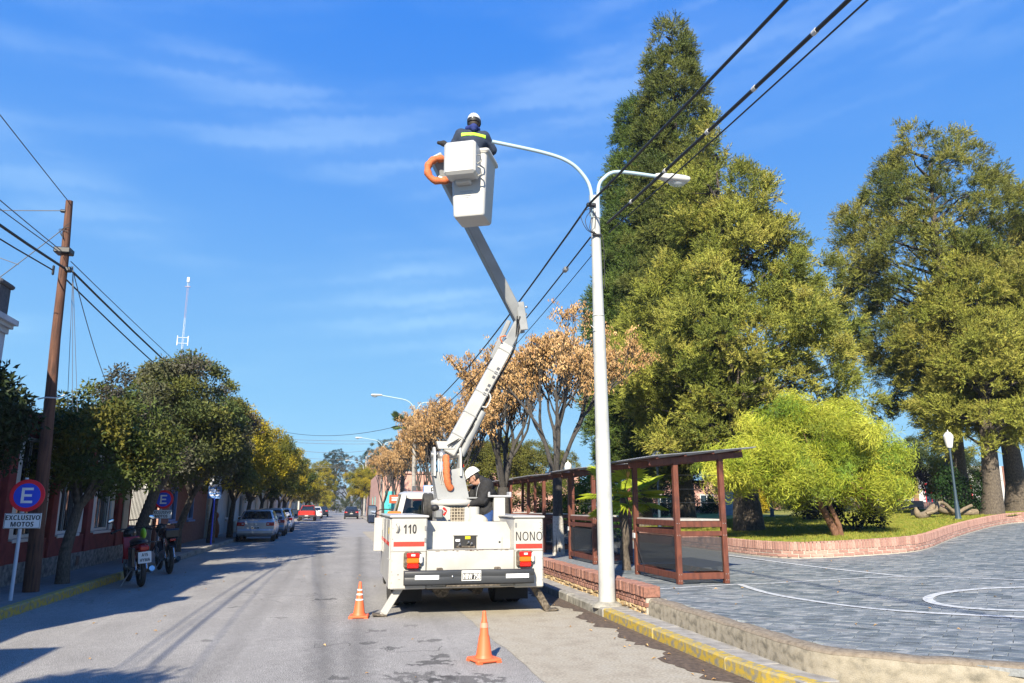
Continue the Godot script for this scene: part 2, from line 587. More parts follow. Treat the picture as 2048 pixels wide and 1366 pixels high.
	mt("lime", lin(.30, .55, .02), 0.4)
	mt("mast_red", lin(.36, .27, .34), 0.6)
	mt("mast_white", lin(.6, .62, .64), 0.6)
	grain("hill", [Color(.09, .085, .055), Color(.13, .12, .08)], 60.0, 0.95, 0.0, 0.02, 0.1, 256)
	var mp := mt("mirror", lin(.62, .70, .82), 0.03, 1.0)
	mp.metallic_specular = 0.8

# asphalt near the camera: patches, darker bands with ragged grain, oil spots
func road_material() -> StandardMaterial3D:
	var w := 1024
	var h := 2048
	# covers x -5 .. 4 and z 3 .. -42
	var big := noise_img(512, 0.012, 11, 5).get_data()
	var mid := noise_img(512, 0.06, 12, 4).get_data()
	var fine := noise_img(512, 0.35, 13, 2).get_data()
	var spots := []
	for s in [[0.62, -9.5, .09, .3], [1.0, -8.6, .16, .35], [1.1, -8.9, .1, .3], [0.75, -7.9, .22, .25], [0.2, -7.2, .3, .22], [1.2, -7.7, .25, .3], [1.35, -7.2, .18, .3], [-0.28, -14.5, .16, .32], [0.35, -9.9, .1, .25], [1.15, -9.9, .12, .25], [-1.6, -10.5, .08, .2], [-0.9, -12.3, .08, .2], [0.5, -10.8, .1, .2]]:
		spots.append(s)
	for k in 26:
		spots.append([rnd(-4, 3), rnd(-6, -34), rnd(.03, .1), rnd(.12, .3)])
	var out := PackedByteArray()
	out.resize(w * h * 3)
	for y in h:
		var z := 3.0 - 45.0 * y / h
		# darker bands converge towards the lane ahead of the bay
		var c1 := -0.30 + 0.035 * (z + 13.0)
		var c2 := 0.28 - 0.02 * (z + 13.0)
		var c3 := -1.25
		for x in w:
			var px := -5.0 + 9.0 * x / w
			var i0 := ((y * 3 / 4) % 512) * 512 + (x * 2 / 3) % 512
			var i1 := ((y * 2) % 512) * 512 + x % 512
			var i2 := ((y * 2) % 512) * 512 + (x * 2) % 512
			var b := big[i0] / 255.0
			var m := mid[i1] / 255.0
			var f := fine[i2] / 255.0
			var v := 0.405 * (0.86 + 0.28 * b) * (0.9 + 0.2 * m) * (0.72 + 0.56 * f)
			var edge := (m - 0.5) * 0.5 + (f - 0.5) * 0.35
			var band_dark := 0.0
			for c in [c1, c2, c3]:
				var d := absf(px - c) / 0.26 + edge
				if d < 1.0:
					band_dark = maxf(band_dark, (1.0 - d) * (0.34 if c != c3 else 0.14))
			v *= 1.0 - band_dark * (0.75 + 0.5 * m)
			var r := v * 1.05
			var g := v * 1.01
			var bl := v * 0.935
			out[(y * w + x) * 3] = int(255.0 * pow(clampf(r, 0, 1), 0.4545))
			out[(y * w + x) * 3 + 1] = int(255.0 * pow(clampf(g, 0, 1), 0.4545))
			out[(y * w + x) * 3 + 2] = int(255.0 * pow(clampf(bl, 0, 1), 0.4545))
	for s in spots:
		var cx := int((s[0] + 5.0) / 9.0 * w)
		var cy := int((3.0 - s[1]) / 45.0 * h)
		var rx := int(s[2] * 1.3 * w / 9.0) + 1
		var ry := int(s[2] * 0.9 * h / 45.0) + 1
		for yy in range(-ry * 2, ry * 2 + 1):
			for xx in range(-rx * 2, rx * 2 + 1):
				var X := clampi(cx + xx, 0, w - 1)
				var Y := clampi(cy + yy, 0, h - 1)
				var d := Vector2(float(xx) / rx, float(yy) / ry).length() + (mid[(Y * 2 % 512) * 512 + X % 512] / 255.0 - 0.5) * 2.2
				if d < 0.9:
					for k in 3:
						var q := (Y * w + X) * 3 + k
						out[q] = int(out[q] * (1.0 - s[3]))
	# fine cracks wandering across the lane
	for k in 16:
		var px := rnd(0, w)
		var py := rnd(h * .18, h * .7)
		var ang := rnd(0, TAU)
		for s in int(rnd(60, 260)):
			ang += rnd(-.5, .5)
			px += cos(ang) * 1.2
			py += sin(ang) * 0.7
			if px < 1 or py < 1 or px > w - 2 or py > h - 2:
				break
			var q := (int(py) * w + int(px)) * 3
			for j in 3:
				out[q + j] = int(out[q + j] * 0.62)
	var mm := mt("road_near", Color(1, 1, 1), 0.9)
	var grit := noise_img(512, 0.42, 21, 2)
	var gd := grit.get_data()
	for i in gd.size():
		gd[i] = clampi(int(222.0 + (gd[i] - 128.0) * 1.9), 40, 255)
	mm.detail_enabled = true
	mm.detail_blend_mode = BaseMaterial3D.BLEND_MODE_MUL
	mm.detail_uv_layer = BaseMaterial3D.DETAIL_UV_2
	mm.detail_albedo = ImageTexture.create_from_image(Image.create_from_data(512, 512, false, Image.FORMAT_L8, gd))
	mm.uv2_triplanar = true
	mm.uv2_world_triplanar = true
	mm.uv2_scale = Vector3.ONE / 2.3

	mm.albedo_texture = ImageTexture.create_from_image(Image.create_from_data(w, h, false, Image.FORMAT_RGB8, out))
	return mm

func strip(pts: Array, y0: float, y1: float) -> MB:
	# closed slab over a polygon given as Vector2(x, z), from y0 up to y1
	var m := MB.new()
	var poly := PackedVector2Array()
	for p in pts:
		poly.append(Vector2(p.x, -p.y))
	m.prism(poly, y1 - y0, Transform3D(Basis(Vector3.RIGHT, Vector3(0, 0, -1), Vector3.UP), Vector3(0, (y0 + y1) / 2, 0)))
	return m

func sheet(pts: Array, y: float) -> MB:
	var m := MB.new()
	var poly := PackedVector2Array(pts)
	var ids := Geometry2D.triangulate_polygon(poly)
	for i in range(0, ids.size(), 3):
		var q := []
		for k in 3:
			var p := poly[ids[i + k]]
			q.append(Vector3(p.x, y, p.y))
		if (q[1] - q[0]).cross(q[2] - q[0]).y > 0:
			m.tri(q[0], q[1], q[2])
		else:
			m.tri(q[0], q[2], q[1])
	return m

func plaza_sheet(pts: Array, off: float) -> MB:
	# follows the slope of the square; pieces are cut where the slope changes
	var all := MB.new()
	var cuts := [-100.0, 7.0, 27.0, 400.0]
	for k in 3:
		var band := PackedVector2Array([Vector2(cuts[k], -400), Vector2(cuts[k + 1], -400), Vector2(cuts[k + 1], 100), Vector2(cuts[k], 100)])
		for poly in Geometry2D.intersect_polygons(PackedVector2Array(pts), band):
			var m := sheet(Array(poly), 0.0)
			for i in range(0, m.v.size(), 3):
				var q := []
				for j in 3:
					q.append(Vector3(m.v[i + j].x, ph(m.v[i + j].x) + off, m.v[i + j].z))
				all.tri(q[0], q[1], q[2])
	return all

var lawn_line := [Vector2(9.7, -46), Vector2(9.7, -30), Vector2(9.75, -22), Vector2(9.80, -18.6), Vector2(9.82, -17.0), Vector2(10.15, -15.95), Vector2(11.24, -15.61), Vector2(12.61, -15.69), Vector2(13.76, -16.24), Vector2(16.55, -18.54), Vector2(19.58, -20.86), Vector2(22.56, -22.89), Vector2(24.6, -23.7), Vector2(30, -24.6), Vector2(42, -25.5)]

func curve_through(pts: Array, step: float) -> Array:
	var fine := []
	for i in pts.size() - 1:
		var a: Vector2 = pts[maxi(i - 1, 0)]
		var d: Vector2 = pts[mini(i + 2, pts.size() - 1)]
		for k in 20:
			fine.append((pts[i] as Vector2).cubic_interpolate(pts[i + 1], a, d, k / 20.0))
	fine.append(pts[-1])
	var out := [fine[0]]
	var left := step
	for i in range(1, fine.size()):
		var a: Vector2 = fine[i - 1]
		var b: Vector2 = fine[i]
		while a.distance_to(b) >= left:
			a = a.move_toward(b, left)
			out.append(a)
			left = step
		left -= a.distance_to(b)
	return out

func build_ground() -> void:
	struct("ground", sheet([Vector2(-1500, 300), Vector2(1500, 300), Vector2(1500, -2500), Vector2(-1500, -2500)], -0.03), M.earth)
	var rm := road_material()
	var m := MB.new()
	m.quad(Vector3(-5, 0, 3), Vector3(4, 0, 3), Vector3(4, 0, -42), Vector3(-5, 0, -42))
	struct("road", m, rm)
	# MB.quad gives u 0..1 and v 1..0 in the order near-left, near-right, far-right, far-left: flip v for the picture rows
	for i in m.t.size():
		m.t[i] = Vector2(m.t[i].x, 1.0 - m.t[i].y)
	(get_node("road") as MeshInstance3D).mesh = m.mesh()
	struct("road_ahead", sheet([Vector2(-5, -42.0), Vector2(4, -42.0), Vector2(4, -50), Vector2(60, -50), Vector2(60, -59), Vector2(2.5, -59), Vector2(2.0, -120), Vector2(2.0, -420), Vector2(-5, -420), Vector2(-5, -84), Vector2(-60, -84), Vector2(-60, -76), Vector2(-5, -76)], 0.0), M.asphalt_far)
	struct("road_behind", sheet([Vector2(-5, 60), Vector2(4.5, 60), Vector2(4.5, 3.0), Vector2(-5, 3.0)], 0.0), M.asphalt_far)
	struct("corner_road", sheet([Vector2(4.0, -6.6), Vector2(5.2, -5.5), Vector2(12, -0.6), Vector2(40, 2), Vector2(60, 60), Vector2(4.5, 60), Vector2(4.5, 3), Vector2(4.0, 3)], 0.002), M.asphalt_far)
	# tan concrete lane along the kerb
	var edge := []
	var z := 3.0
	while z > -50.0:
		edge.append(Vector2(lerpf(1.95, 1.15, clampf((-z - 7.0) / 40.0, 0, 1)) + rnd(-.035, .035), z))
		z -= 0.35
	edge.append(Vector2(3.86, -50))
	edge.append(Vector2(3.86, -6.0))
	edge.append(Vector2(4.8, 3.0))
	struct("concrete_lane", sheet(edge, 0.005), M.tan_concrete)
	# damp dirt washed along the kerb
	var dirt := []
	var fn := FastNoiseLite.new()
	fn.seed = 3
	fn.frequency = 0.05
	z = -5.5
	while z > -30.0:
		dirt.append(Vector2(3.86 - (0.16 + 0.34 * clampf(fn.get_noise_1d(z * 14.0) + .45, 0, 1) + 0.12 * fn.get_noise_1d(z * 60.0) + rnd(-.010, .010)), z))
		z -= 0.07
	dirt.append(Vector2(3.86, -30))
	dirt.append(Vector2(3.86, -5.5))
	struct("gutter_dirt", sheet(dirt, 0.009), M.wet_dirt)
	# right kerb: stones, painted yellow near the camera
	var kr := Node3D.new()
	kr.name = "kerb_right"
	add_child(kr)
	kr.set_meta("kind", "structure")
	var kp := [Vector2(4.75, -5.2), Vector2(4.38, -5.75), Vector2(4.12, -6.3), Vector2(3.98, -6.9), Vector2(3.93, -7.5)]
	z = -9.4
	while z > -48.0:
		kp.append(Vector2(3.93, z))
		z -= 1.9
	for i in kp.size() - 1:
		var p0: Vector2 = kp[i]
		var p1: Vector2 = kp[i + 1]
		var b := MB.new()
		b.box(Vector3((p0.x + p1.x) / 2, 0.06, (p0.y + p1.y) / 2), Vector3(p0.distance_to(p1) + (.05 if i < 4 else -.012), 0.15 + rnd(-.004, .004), 0.15), 0.018, Basis(Vector3.UP, -(p1 - p0).angle()))
		part(kr, "kerb_stone", b, M.yellow_paint if p0.y > -10.5 else M.kerb_concrete)
	var sr := Node3D.new()
	sr.name = "sidewalk_right"
	add_child(sr)
	sr.set_meta("kind", "structure")
	z = -6.35
	while z > -48.0:
		var b := MB.new()
		b.box(Vector3(4.18, 0.045, z - 0.39), Vector3(0.36, 0.17 + rnd(-.004, .004), 0.77), 0.008)
		part(sr, "slab", b, M.slab)
		z -= 0.78
	# left pavement and kerb
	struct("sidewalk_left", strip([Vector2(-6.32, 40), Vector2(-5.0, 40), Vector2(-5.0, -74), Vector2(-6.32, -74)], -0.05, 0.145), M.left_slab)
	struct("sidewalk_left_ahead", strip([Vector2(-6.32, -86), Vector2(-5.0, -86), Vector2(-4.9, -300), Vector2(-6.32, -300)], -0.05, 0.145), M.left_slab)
	var kl := Node3D.new()
	kl.name = "kerb_left"
	add_child(kl)
	kl.set_meta("kind", "structure")
	z = -2.0
	while z > -74.0:
		var b := MB.new()
		b.box(Vector3(-4.93, 0.065, z - 0.49), Vector3(0.16, 0.17 + rnd(-.006, .006), 0.98), 0.018)
		part(kl, "kerb_stone", b, M.yellow_paint if z > -20.0 else M.kerb_concrete)
		z -= 1.0
	struct("sidewalk_right_ahead", strip([Vector2(2.5, -59), Vector2(8, -59), Vector2(8, -300), Vector2(2.0, -300), Vector2(2.0, -120)], -0.05, 0.14), M.slab)

func build_plaza() -> void:
	var edge := [Vector2(4.42, -48), Vector2(4.42, -10.5), Vector2(4.44, -6.55), Vector2(4.75, -6.2), Vector2(5.8, -5.45), Vector2(12.5, -0.55), Vector2(42, 1.5), Vector2(70, -48)]
	struct("plaza", plaza_sheet(edge, -0.012), M.plaza_grout)
	struct("plaza_ahead", plaza_sheet([Vector2(4.42, -15.2), Vector2(8, -15.2), Vector2(14, -15.0), Vector2(34, -13.0), Vector2(70, -13), Vector2(70, -48), Vector2(4.42, -48)], -0.008), M.plaza_far)
	# slate pavers laid in diagonal courses
	var pm := MB.new()
	pm.box(Vector3(0, -0.03, 0), Vector3(0.294, 0.06, 0.193), 0.003)
	var pmesh := pm.mesh()
	var dir := Vector2(cos(0.80), sin(0.80))
	var nor := Vector2(-dir.y, dir.x)
	var poly := PackedVector2Array([Vector2(4.47, -15.3), Vector2(4.47, -10.5), Vector2(4.47, -6.5), Vector2(4.78, -6.12), Vector2(5.83, -5.36), Vector2(11.5, -1.5), Vector2(16, -2.5), Vector2(34, -13.0), Vector2(31, -24.4), Vector2(24, -23.8), Vector2(19.5, -21.2), Vector2(13.8, -16.6), Vector2(11.2, -15.8)])
	var lawn := PackedVector2Array(lawn_line)
	lawn.append(Vector2(42, -60))
	lawn.append(Vector2(9.7, -60))
	var lines := paved_lines()
	var found := []
	var row := -130
	while row < 130:
		var shift := 0.15 if row % 2 == 0 else 0.0
		var k := -110
		while k < 110:
			var c := Vector2(10, -9) + dir * (k * 0.30 + shift + 0.02 * sin(row * 3.7)) + nor * (row * 0.20)
			if Geometry2D.is_point_in_polygon(c, poly) and not Geometry2D.is_point_in_polygon(c, lawn):
				found.append(c)
			k += 1
		row += 1
	# the largest in the photograph: near and inside the frame
	var eye := Vector2(0, 0)
	var ranked := []
	for c in found:
		var ang: float = atan2(c.x, -c.y)
		var w: float = c.length() + (0.0 if ang < 0.80 and ang > 0.25 else 50.0)
		ranked.append([w, c])
	ranked.sort_custom(func(a, b): return a[0] < b[0])
	var plaza_node := get_node("plaza")
	var xs := {0: [], 1: [], 2: [], 3: []}
	for i in ranked.size():
		var c: Vector2 = ranked[i][1]
		var slope := 0.04 if c.x > 7 and c.x < 27 else 0.0
		var bs := Basis(Vector3(0, 0, 1), atan(slope)) * Basis(Vector3.UP, -0.80 + rnd(-.006, .006)) * Basis(Vector3.RIGHT, rnd(-.006, .006))
		var x := Transform3D(bs, Vector3(c.x, ph(c.x) + rnd(-.002, .002), c.y))
		var k := [0, 0, 1, 1, 1, 2, 2, 3][R.randi() % 8] as int
		if i < 300:
			part(plaza_node, "paver", pmesh, M["paver%d" % k], x)
		else:
			xs[k].append(x)
	for k in 4:
		multi(plaza_node, "paving", pmesh, M["paver%d" % k], xs[k], [])
	for l in lines:
		part(plaza_node, "marking_line", l, M.white_line)
	# lawn with its brick edging
	var lp := lawn_line.duplicate()
	lp.append(Vector2(42, -60))
	lp.append(Vector2(9.7, -60))
	struct("lawn", plaza_sheet(lp, 0.285), M.lawn)
	var blade := MB.new()
	for k in 9:
		var a := rnd(0, TAU)
		var o := Vector3(rnd(-.05, .05), 0, rnd(-.05, .05))
		var tip := o + Vector3(cos(a) * .025, rnd(.035, .065), sin(a) * .025)
		var w := Vector3(-sin(a), 0, cos(a)) * 0.005
		blade.tri(o - w, o + w, tip)
	var gx := []
	var gc := []
	var lawn_poly := PackedVector2Array(lp)
	var tries := 0
	while gx.size() < 26000 and tries < 90000:
		tries += 1
		var p := Vector2(rnd(9.7, 27), rnd(-32, -15.5))
		if Geometry2D.is_point_in_polygon(p, lawn_poly):
			gx.append(Transform3D(Basis(Vector3.UP, rnd(0, TAU)).scaled(Vector3.ONE * rnd(.7, 1.3)), Vector3(p.x, ph(p.x) + 0.285, p.y)))
			var g := rnd(0, 1)
			gc.append(Color(lerpf(.13, .30, g), lerpf(.19, .27, g), lerpf(.02, .05, g)))
	var go := multi(self, "grass", blade.mesh(), M.grass, gx, gc)
	tag(go, "short yellowing grass of the lawn inside the curved brick edging", "grass")
	var wall := thing("curved_brick_edging", "low curved brick edging wall around the lawn of the square", "wall")
	var sold := MB.new()
	sold.box(Vector3(0, 0, 0), Vector3(0.068, 0.19, 0.13), 0.007)
	var sm := sold.mesh()
	var stre := MB.new()
	stre.box(Vector3(0, 0, 0), Vector3(0.232, 0.062, 0.115), 0.006)
	var stm := stre.mesh()
	var core := MB.new()
	var full := curve_through(lawn_line, 0.25)
	for i in full.size() - 1:
		var a: Vector2 = full[i]
		var b: Vector2 = full[i + 1]
		var d := (b - a).normalized()
		var q := Vector2(-d.y, d.x)
		var mid := (a + b) / 2
		core.box(Vector3(mid.x, ph(mid.x) + 0.12, mid.y), Vector3(a.distance_to(b) + 0.03, 0.41, 0.10), 0.0, Basis(Vector3.UP, -d.angle()))
	part(wall, "mortar_core", core, M.mortar)
	var cand := []
	var line := curve_through(lawn_line, 0.080)
	for i in line.size() - 1:
		cand.append([line[i], (line[i + 1] - line[i]).angle(), 0, 0.265])
	line = curve_through(lawn_line, 0.244)
	for r in 2:
		for i in line.size() - 1:
			var p: Vector2 = line[i] if r == 0 else (line[i] + line[i + 1]) / 2
			cand.append([p, (line[i + 1] - line[i]).angle(), 1, 0.055 + 0.074 * r])
	cand.sort_custom(func(a, b): return a[0].length() + (0.0 if a[0].y > -24 else 30.0) < b[0].length() + (0.0 if b[0].y > -24 else 30.0))
	var sxs := [[[], [], []], [[], [], []]]
	var counts := [0, 0]
	for q in cand:
		var kind: int = q[2]
		var b := R.randi() % 3
		var x := Transform3D(Basis(Vector3.UP, -q[1]) * Basis(Vector3(0, 0, 1), rnd(-.02, .02)), Vector3(q[0].x, ph(q[0].x) + q[3] + rnd(-.004, .004), q[0].y))
		counts[kind] += 1
		if counts[kind] <= (170 if kind == 0 else 130):
			part(wall, "brick", sm if kind == 0 else stm, M["park_brick%d" % b], x)
		else:
			sxs[kind][b].append(x)
	for kind in 2:
		for b in 3:
			multi(wall, "bricks", sm if kind == 0 else stm, M["park_brick%d" % b], sxs[kind][b], [])

func band(pts: Array, w: float, off: float) -> MB:
	var m := MB.new()
	for i in pts.size() - 1:
		var a: Vector2 = pts[i]
		var b: Vector2 = pts[i + 1]
		var pa: Vector2 = pts[maxi(i - 1, 0)]
		var pb: Vector2 = pts[mini(i + 2, pts.size() - 1)]
		var na := (b - pa).normalized().orthogonal() * w / 2
		var nb := (pb - a).normalized().orthogonal() * w / 2
		var q := [a + na, a - na, b - nb, b + nb]
		var r := []
		for p in q:
			r.append(Vector3(p.x, ph(p.x) + off, p.y))
		if (r[1] - r[0]).cross(r[3] - r[0]).y > 0:
			m.quad(r[0], r[1], r[2], r[3])
		else:
			m.quad(r[3], r[2], r[1], r[0])
	return m

func paved_lines() -> Array:
	var out := []
	out.append(band(curve_through([Vector2(4.5, -11.6), Vector2(6.48, -12.1), Vector2(7.0, -12.1), Vector2(9.5, -11.75), Vector2(10.7, -10.3), Vector2(13, -8)], .3), 0.09, 0.006))
	out.append(band(curve_through([Vector2(9.3, -17.8), Vector2(9.3, -14), Vector2(9.5, -11.8)], .3), 0.10, 0.007))
	out.append(band(curve_through([Vector2(6.55, -12.1), Vector2(6.32, -10.62), Vector2(6.58, -9.24), Vector2(7.1, -8.45), Vector2(7.8, -7.7), Vector2(8.8, -7.0)], .2), 0.12, 0.008))
	var oval := []
	for k in 41:
		var a := TAU * k / 40
		oval.append(Vector2(9.15 + cos(a) * 1.45, -8.85 + sin(a) * 1.05))
	out.append(band(oval, 0.13, 0.008))
	return out

func build_walls() -> void:
	# low brick wall on rubble along the pavement
	var w := thing("low_brick_wall", "low red brick wall on ochre rubble footing beside the white lamp post", "wall", Vector3(4.34, 0, -10.55))
	var core := MB.new()
	core.box(Vector3(0.015, 0.16, -18.65), Vector3(0.19, 0.52, 37.26), 0.0)
	part(w, "mortar_core", core, M.mortar)
	var z := -0.02
	while z > -37.0:
		var l := rnd(.13, .34)
		var cut := rnd(.16, .24)
		for q in [[.10, cut - .035], [cut - .035, .228]]:
			var b := MB.new()
			var hh: float = q[1] - q[0]
			b.box(Vector3(-0.083 + rnd(-.012, .010), (q[0] + q[1]) / 2, z - l / 2 + rnd(-.03, .03)), Vector3(0.05, hh - rnd(.006, .02), l * rnd(.72, .97)), rnd(.012, .022), Basis(Vector3.RIGHT, rnd(-.14, .14)) * Basis(Vector3.UP, rnd(-.10, .10)))
			if z > -8:
				part(w, "stone", b, M.rubble)
		z -= l
	var so := MB.new()
	so.box(Vector3.ZERO, Vector3(0.25, 0.15, 0.066), 0.008)
	var sm := so.mesh()
	var hd := MB.new()
	hd.box(Vector3.ZERO, Vector3(0.20, 0.06, 0.105), 0.007)
	var hm := hd.mesh()
	z = -0.035
	var k := 0
	var rest := [[], [], []]
	while z > -36.0:
		var x := Transform3D(Basis(Vector3.UP, rnd(-.03, .03)), Vector3(rnd(-.008, .008), 0.435 + rnd(-.006, .006), z))
		if k < 170:
			part(w, "brick", sm, M["brick%d" % (R.randi() % 3)], x)
		else:
			rest[R.randi() % 3].append(x)
		k += 1
		z -= 0.077
	for r in 2:
		z = -0.06 - r * 0.055
		while z > -16.0:
			if z > -7.6:
				part(w, "brick", hm, M["brick%d" % (R.randi() % 3)], Transform3D(Basis(Vector3.UP, rnd(-.02, .02)), Vector3(rnd(-.004, .004) - .005, 0.255 + r * 0.068, z)))
			z -= 0.116
	for b in 3:
		multi(w, "bricks", sm, M["brick%d" % b], rest[b], [])
	# broken concrete retaining kerb that turns the corner
	var c := thing("concrete_retaining_wall", "cracked concrete retaining wall turning the corner of the slate paving", "wall", Vector3(4.4, 0, -8))
	var top := curve_through([Vector2(4.40, -10.48), Vector2(4.40, -8.5), Vector2(4.40, -7.0), Vector2(4.50, -6.55), Vector2(4.85, -6.2), Vector2(5.8, -5.45), Vector2(8.5, -3.5), Vector2(12.5, -0.55)], 0.22)
	var face := MB.new()
	var cap := MB.new()
	var pf := PackedVector3Array()
	var pc := PackedVector3Array()
	for i in top.size():
		var p: Vector2 = top[i]
		var d: Vector2 = (top[mini(i + 1, top.size() - 1)] - top[maxi(i - 1, 0)]).normalized()
		var o := Vector2(-d.y, d.x)
		var e := rnd(-.012, .012)
		var hgt := 0.355 + rnd(-.012, .006) + ph(p.x) - 0.34
		for q in [Vector2(0.155, -0.06), Vector2(0.15 + e, 0.10), Vector2(0.145 - e, 0.24), Vector2(0.14 + e, hgt - 0.045), Vector2(0.12 + e, hgt - 0.01)]:
			pf.append(Vector3(p.x + o.x * q.x - 4.4, q.y, p.y + o.y * q.x + 8))
		for q in [Vector2(0.135 + e, hgt - 0.028), Vector2(0.115 + e, hgt), Vector2(0.03, hgt + 0.006), Vector2(-0.06 + rnd(-.015, .015), hgt + 0.004), Vector2(-0.10, hgt - 0.03)]:
			pc.append(Vector3(p.x + o.x * q.x - 4.4, q.y, p.y + o.y * q.x + 8))
	face.grid(top.size(), 5, pf, false)
	cap.grid(top.size(), 5, pc, false)
	var e := MB.new()
	e.box(Vector3(0.0, 0.15, -2.46), Vector3(0.28, 0.4, 0.10), 0.03)
	part(c, "wall_face", face, M.pale_concrete)
	part(c, "worn_top", cap, M.kerb_top)
	part(c, "wall_end", e, M.pale_concrete)

var CL := {}

func leaf(m: MB, o: Vector3, dir: Vector3, side: Vector3, l: float, w: float, fold := 0.25) -> void:
	var up := side.cross(dir).normalized() * w * fold
	var tip := o + dir * l
	var mid := o + dir * l * 0.45
	m.tri(o, mid - side * w * 0.5 + up, tip)
	m.tri(o, tip, mid + side * w * 0.5 + up)

func make_clumps() -> void:
	# broad leaves of the street trees
	for v in 3:
		var m := MB.new()
		for k in 46:
			var o := rdir() * pow(rnd(0, 1), 0.5) * 0.24
			o.y *= 0.8
			var d := (rdir() + o.normalized() * 0.8 + Vector3(0, 0.15, 0)).normalized()
			var s := d.cross(rdir()).normalized()
			var g := rnd(.75, 1.25)
			m.col = Color(g, g * rnd(.92, 1.08), g)
			leaf(m, o, d, s, rnd(.07, .12), rnd(.035, .055))
		CL["broad%d" % v] = m.mesh()
	# cypress: feathery sprays pointing outwards
	for v in 3:
		var m := MB.new()
		for k in 11:
			var d := (Vector3(0, 1, 0) + rdir() * 0.85).normalized()
			var o := rdir() * 0.10
			var l := rnd(.16, .40)
			var s := d.cross(rdir()).normalized()
			var g := rnd(.72, 1.28)
			m.col = Color(g * rnd(.92, 1.12), g, g * rnd(.85, 1.1))
			for j in 10:
				var f := (j + 1) / 10.0
				var p := o + d * l * f * 0.9
				var sd := (s * (1 if j % 2 == 0 else -1) + d * rnd(.6, 1.3) + rdir() * 0.45).normalized()
				var q := d.cross(sd).normalized()
				leaf(m, p, sd, q, l * (0.34 - 0.20 * f) * rnd(.7, 1.3), rnd(.016, .03), 0.3)
			leaf(m, o + d * l * 0.6, d, s, l * 0.45, 0.024, 0.3)
		CL["cyp%d" % v] = m.mesh()
	# weeping, feathery strands
	for v in 3:
		var m := MB.new()
		for k in 60:
			var a := rnd(0, TAU)
			var o := Vector3(cos(a), 0, sin(a)) * rnd(0, .22) + Vector3(0, rnd(-.14, .14), 0)
			var d := (Vector3(cos(a), rnd(-1.1, 1.0), sin(a)) + rdir() * 0.6).normalized()
			var s := d.cross(rdir()).normalized()
			var g := rnd(.62, 1.35)
			m.col = Color(g * rnd(.9, 1.15), g, g * rnd(.7, 1.2))
			var l := rnd(.05, .13)
			var p := o + d * l * 0.5
			var d2 := (d + Vector3(0, -0.7, 0)).normalized()
			leaf(m, o, d, s, l * 0.7, 0.012, 0.2)
			leaf(m, p, d2, d2.cross(rdir()).normalized(), l, 0.012, 0.2)
		CL["weep%d" % v] = m.mesh()
	# dry leaves hanging in bunches
	for v in 4:
		var m := MB.new()
		for k in 9:
			var o := rdir() * rnd(0.02, .15)
			var d := (Vector3(0, -1, 0) + rdir() * 0.65).normalized()
			var s := d.cross(rdir()).normalized()
			var g := rnd(.65, 1.3)
			m.col = Color(g, g * rnd(.9, 1.05), g * rnd(.8, 1.1))
			leaf(m, o, d, s, rnd(.06, .115), rnd(.026, .048), 0.6)
		CL["dry%d" % v] = m.mesh()

func tints(base: Array) -> Color:
	var f := rnd(0, base.size() - 1.001)
	var k := int(f)
	var c: Color = base[k].lerp(base[k + 1], f - k)
	var g := rnd(.82, 1.18)
	return Color(c.r * g, c.g * g, c.b * g)

# many blobs of clumps; spots: Array of [centre, radius, outward]
func foliage(parent: Node, kind: String, vars: int, mat: Material, spots: Array, per: float, size: float, tone: Array, flat := 0.8, drop := 0.0) -> void:
	var xs := []
	var cs := []
	for v in vars:
		xs.append([])
		cs.append([])
	for s in spots:
		var k := int(per * s[1] * s[1]) + 1
		var base: Color = tints(s[3]) if s.size() > 3 else tints(tone)
		for i in k:
			var d := rdir()
			if d.dot(s[2]) < -0.35:
				d = -d
			if d.y < -0.6:
				d.y = -d.y
			var r: float = s[1] * pow(rnd(.25, 1.0), 0.5)
			var p: Vector3 = s[0] + Vector3(d.x, d.y * flat, d.z) * r
			var v := R.randi() % vars
			var out: Vector3 = (d + s[2] * 0.6 + Vector3(0, 0.25 - drop, 0)).normalized()
			xs[v].append(Transform3D(aim(out, rnd(0, TAU)).scaled(Vector3.ONE * size * rnd(.75, 1.3)), p))
			var g := rnd(.85, 1.15)
			cs[v].append(Color(base.r * g, base.g * g, base.b * g))
	for v in vars:
		multi(parent, "crown", CL["%s%d" % [kind, v]], mat, xs[v], cs[v])

func radius_at(prof: Array, y: float) -> float:
	for i in prof.size() - 1:
		if y <= prof[i + 1].y and y >= prof[i].y:
			return lerpf(prof[i].x, prof[i + 1].x, (y - prof[i].y) / maxf(.001, prof[i + 1].y - prof[i].y))
	return 0.0

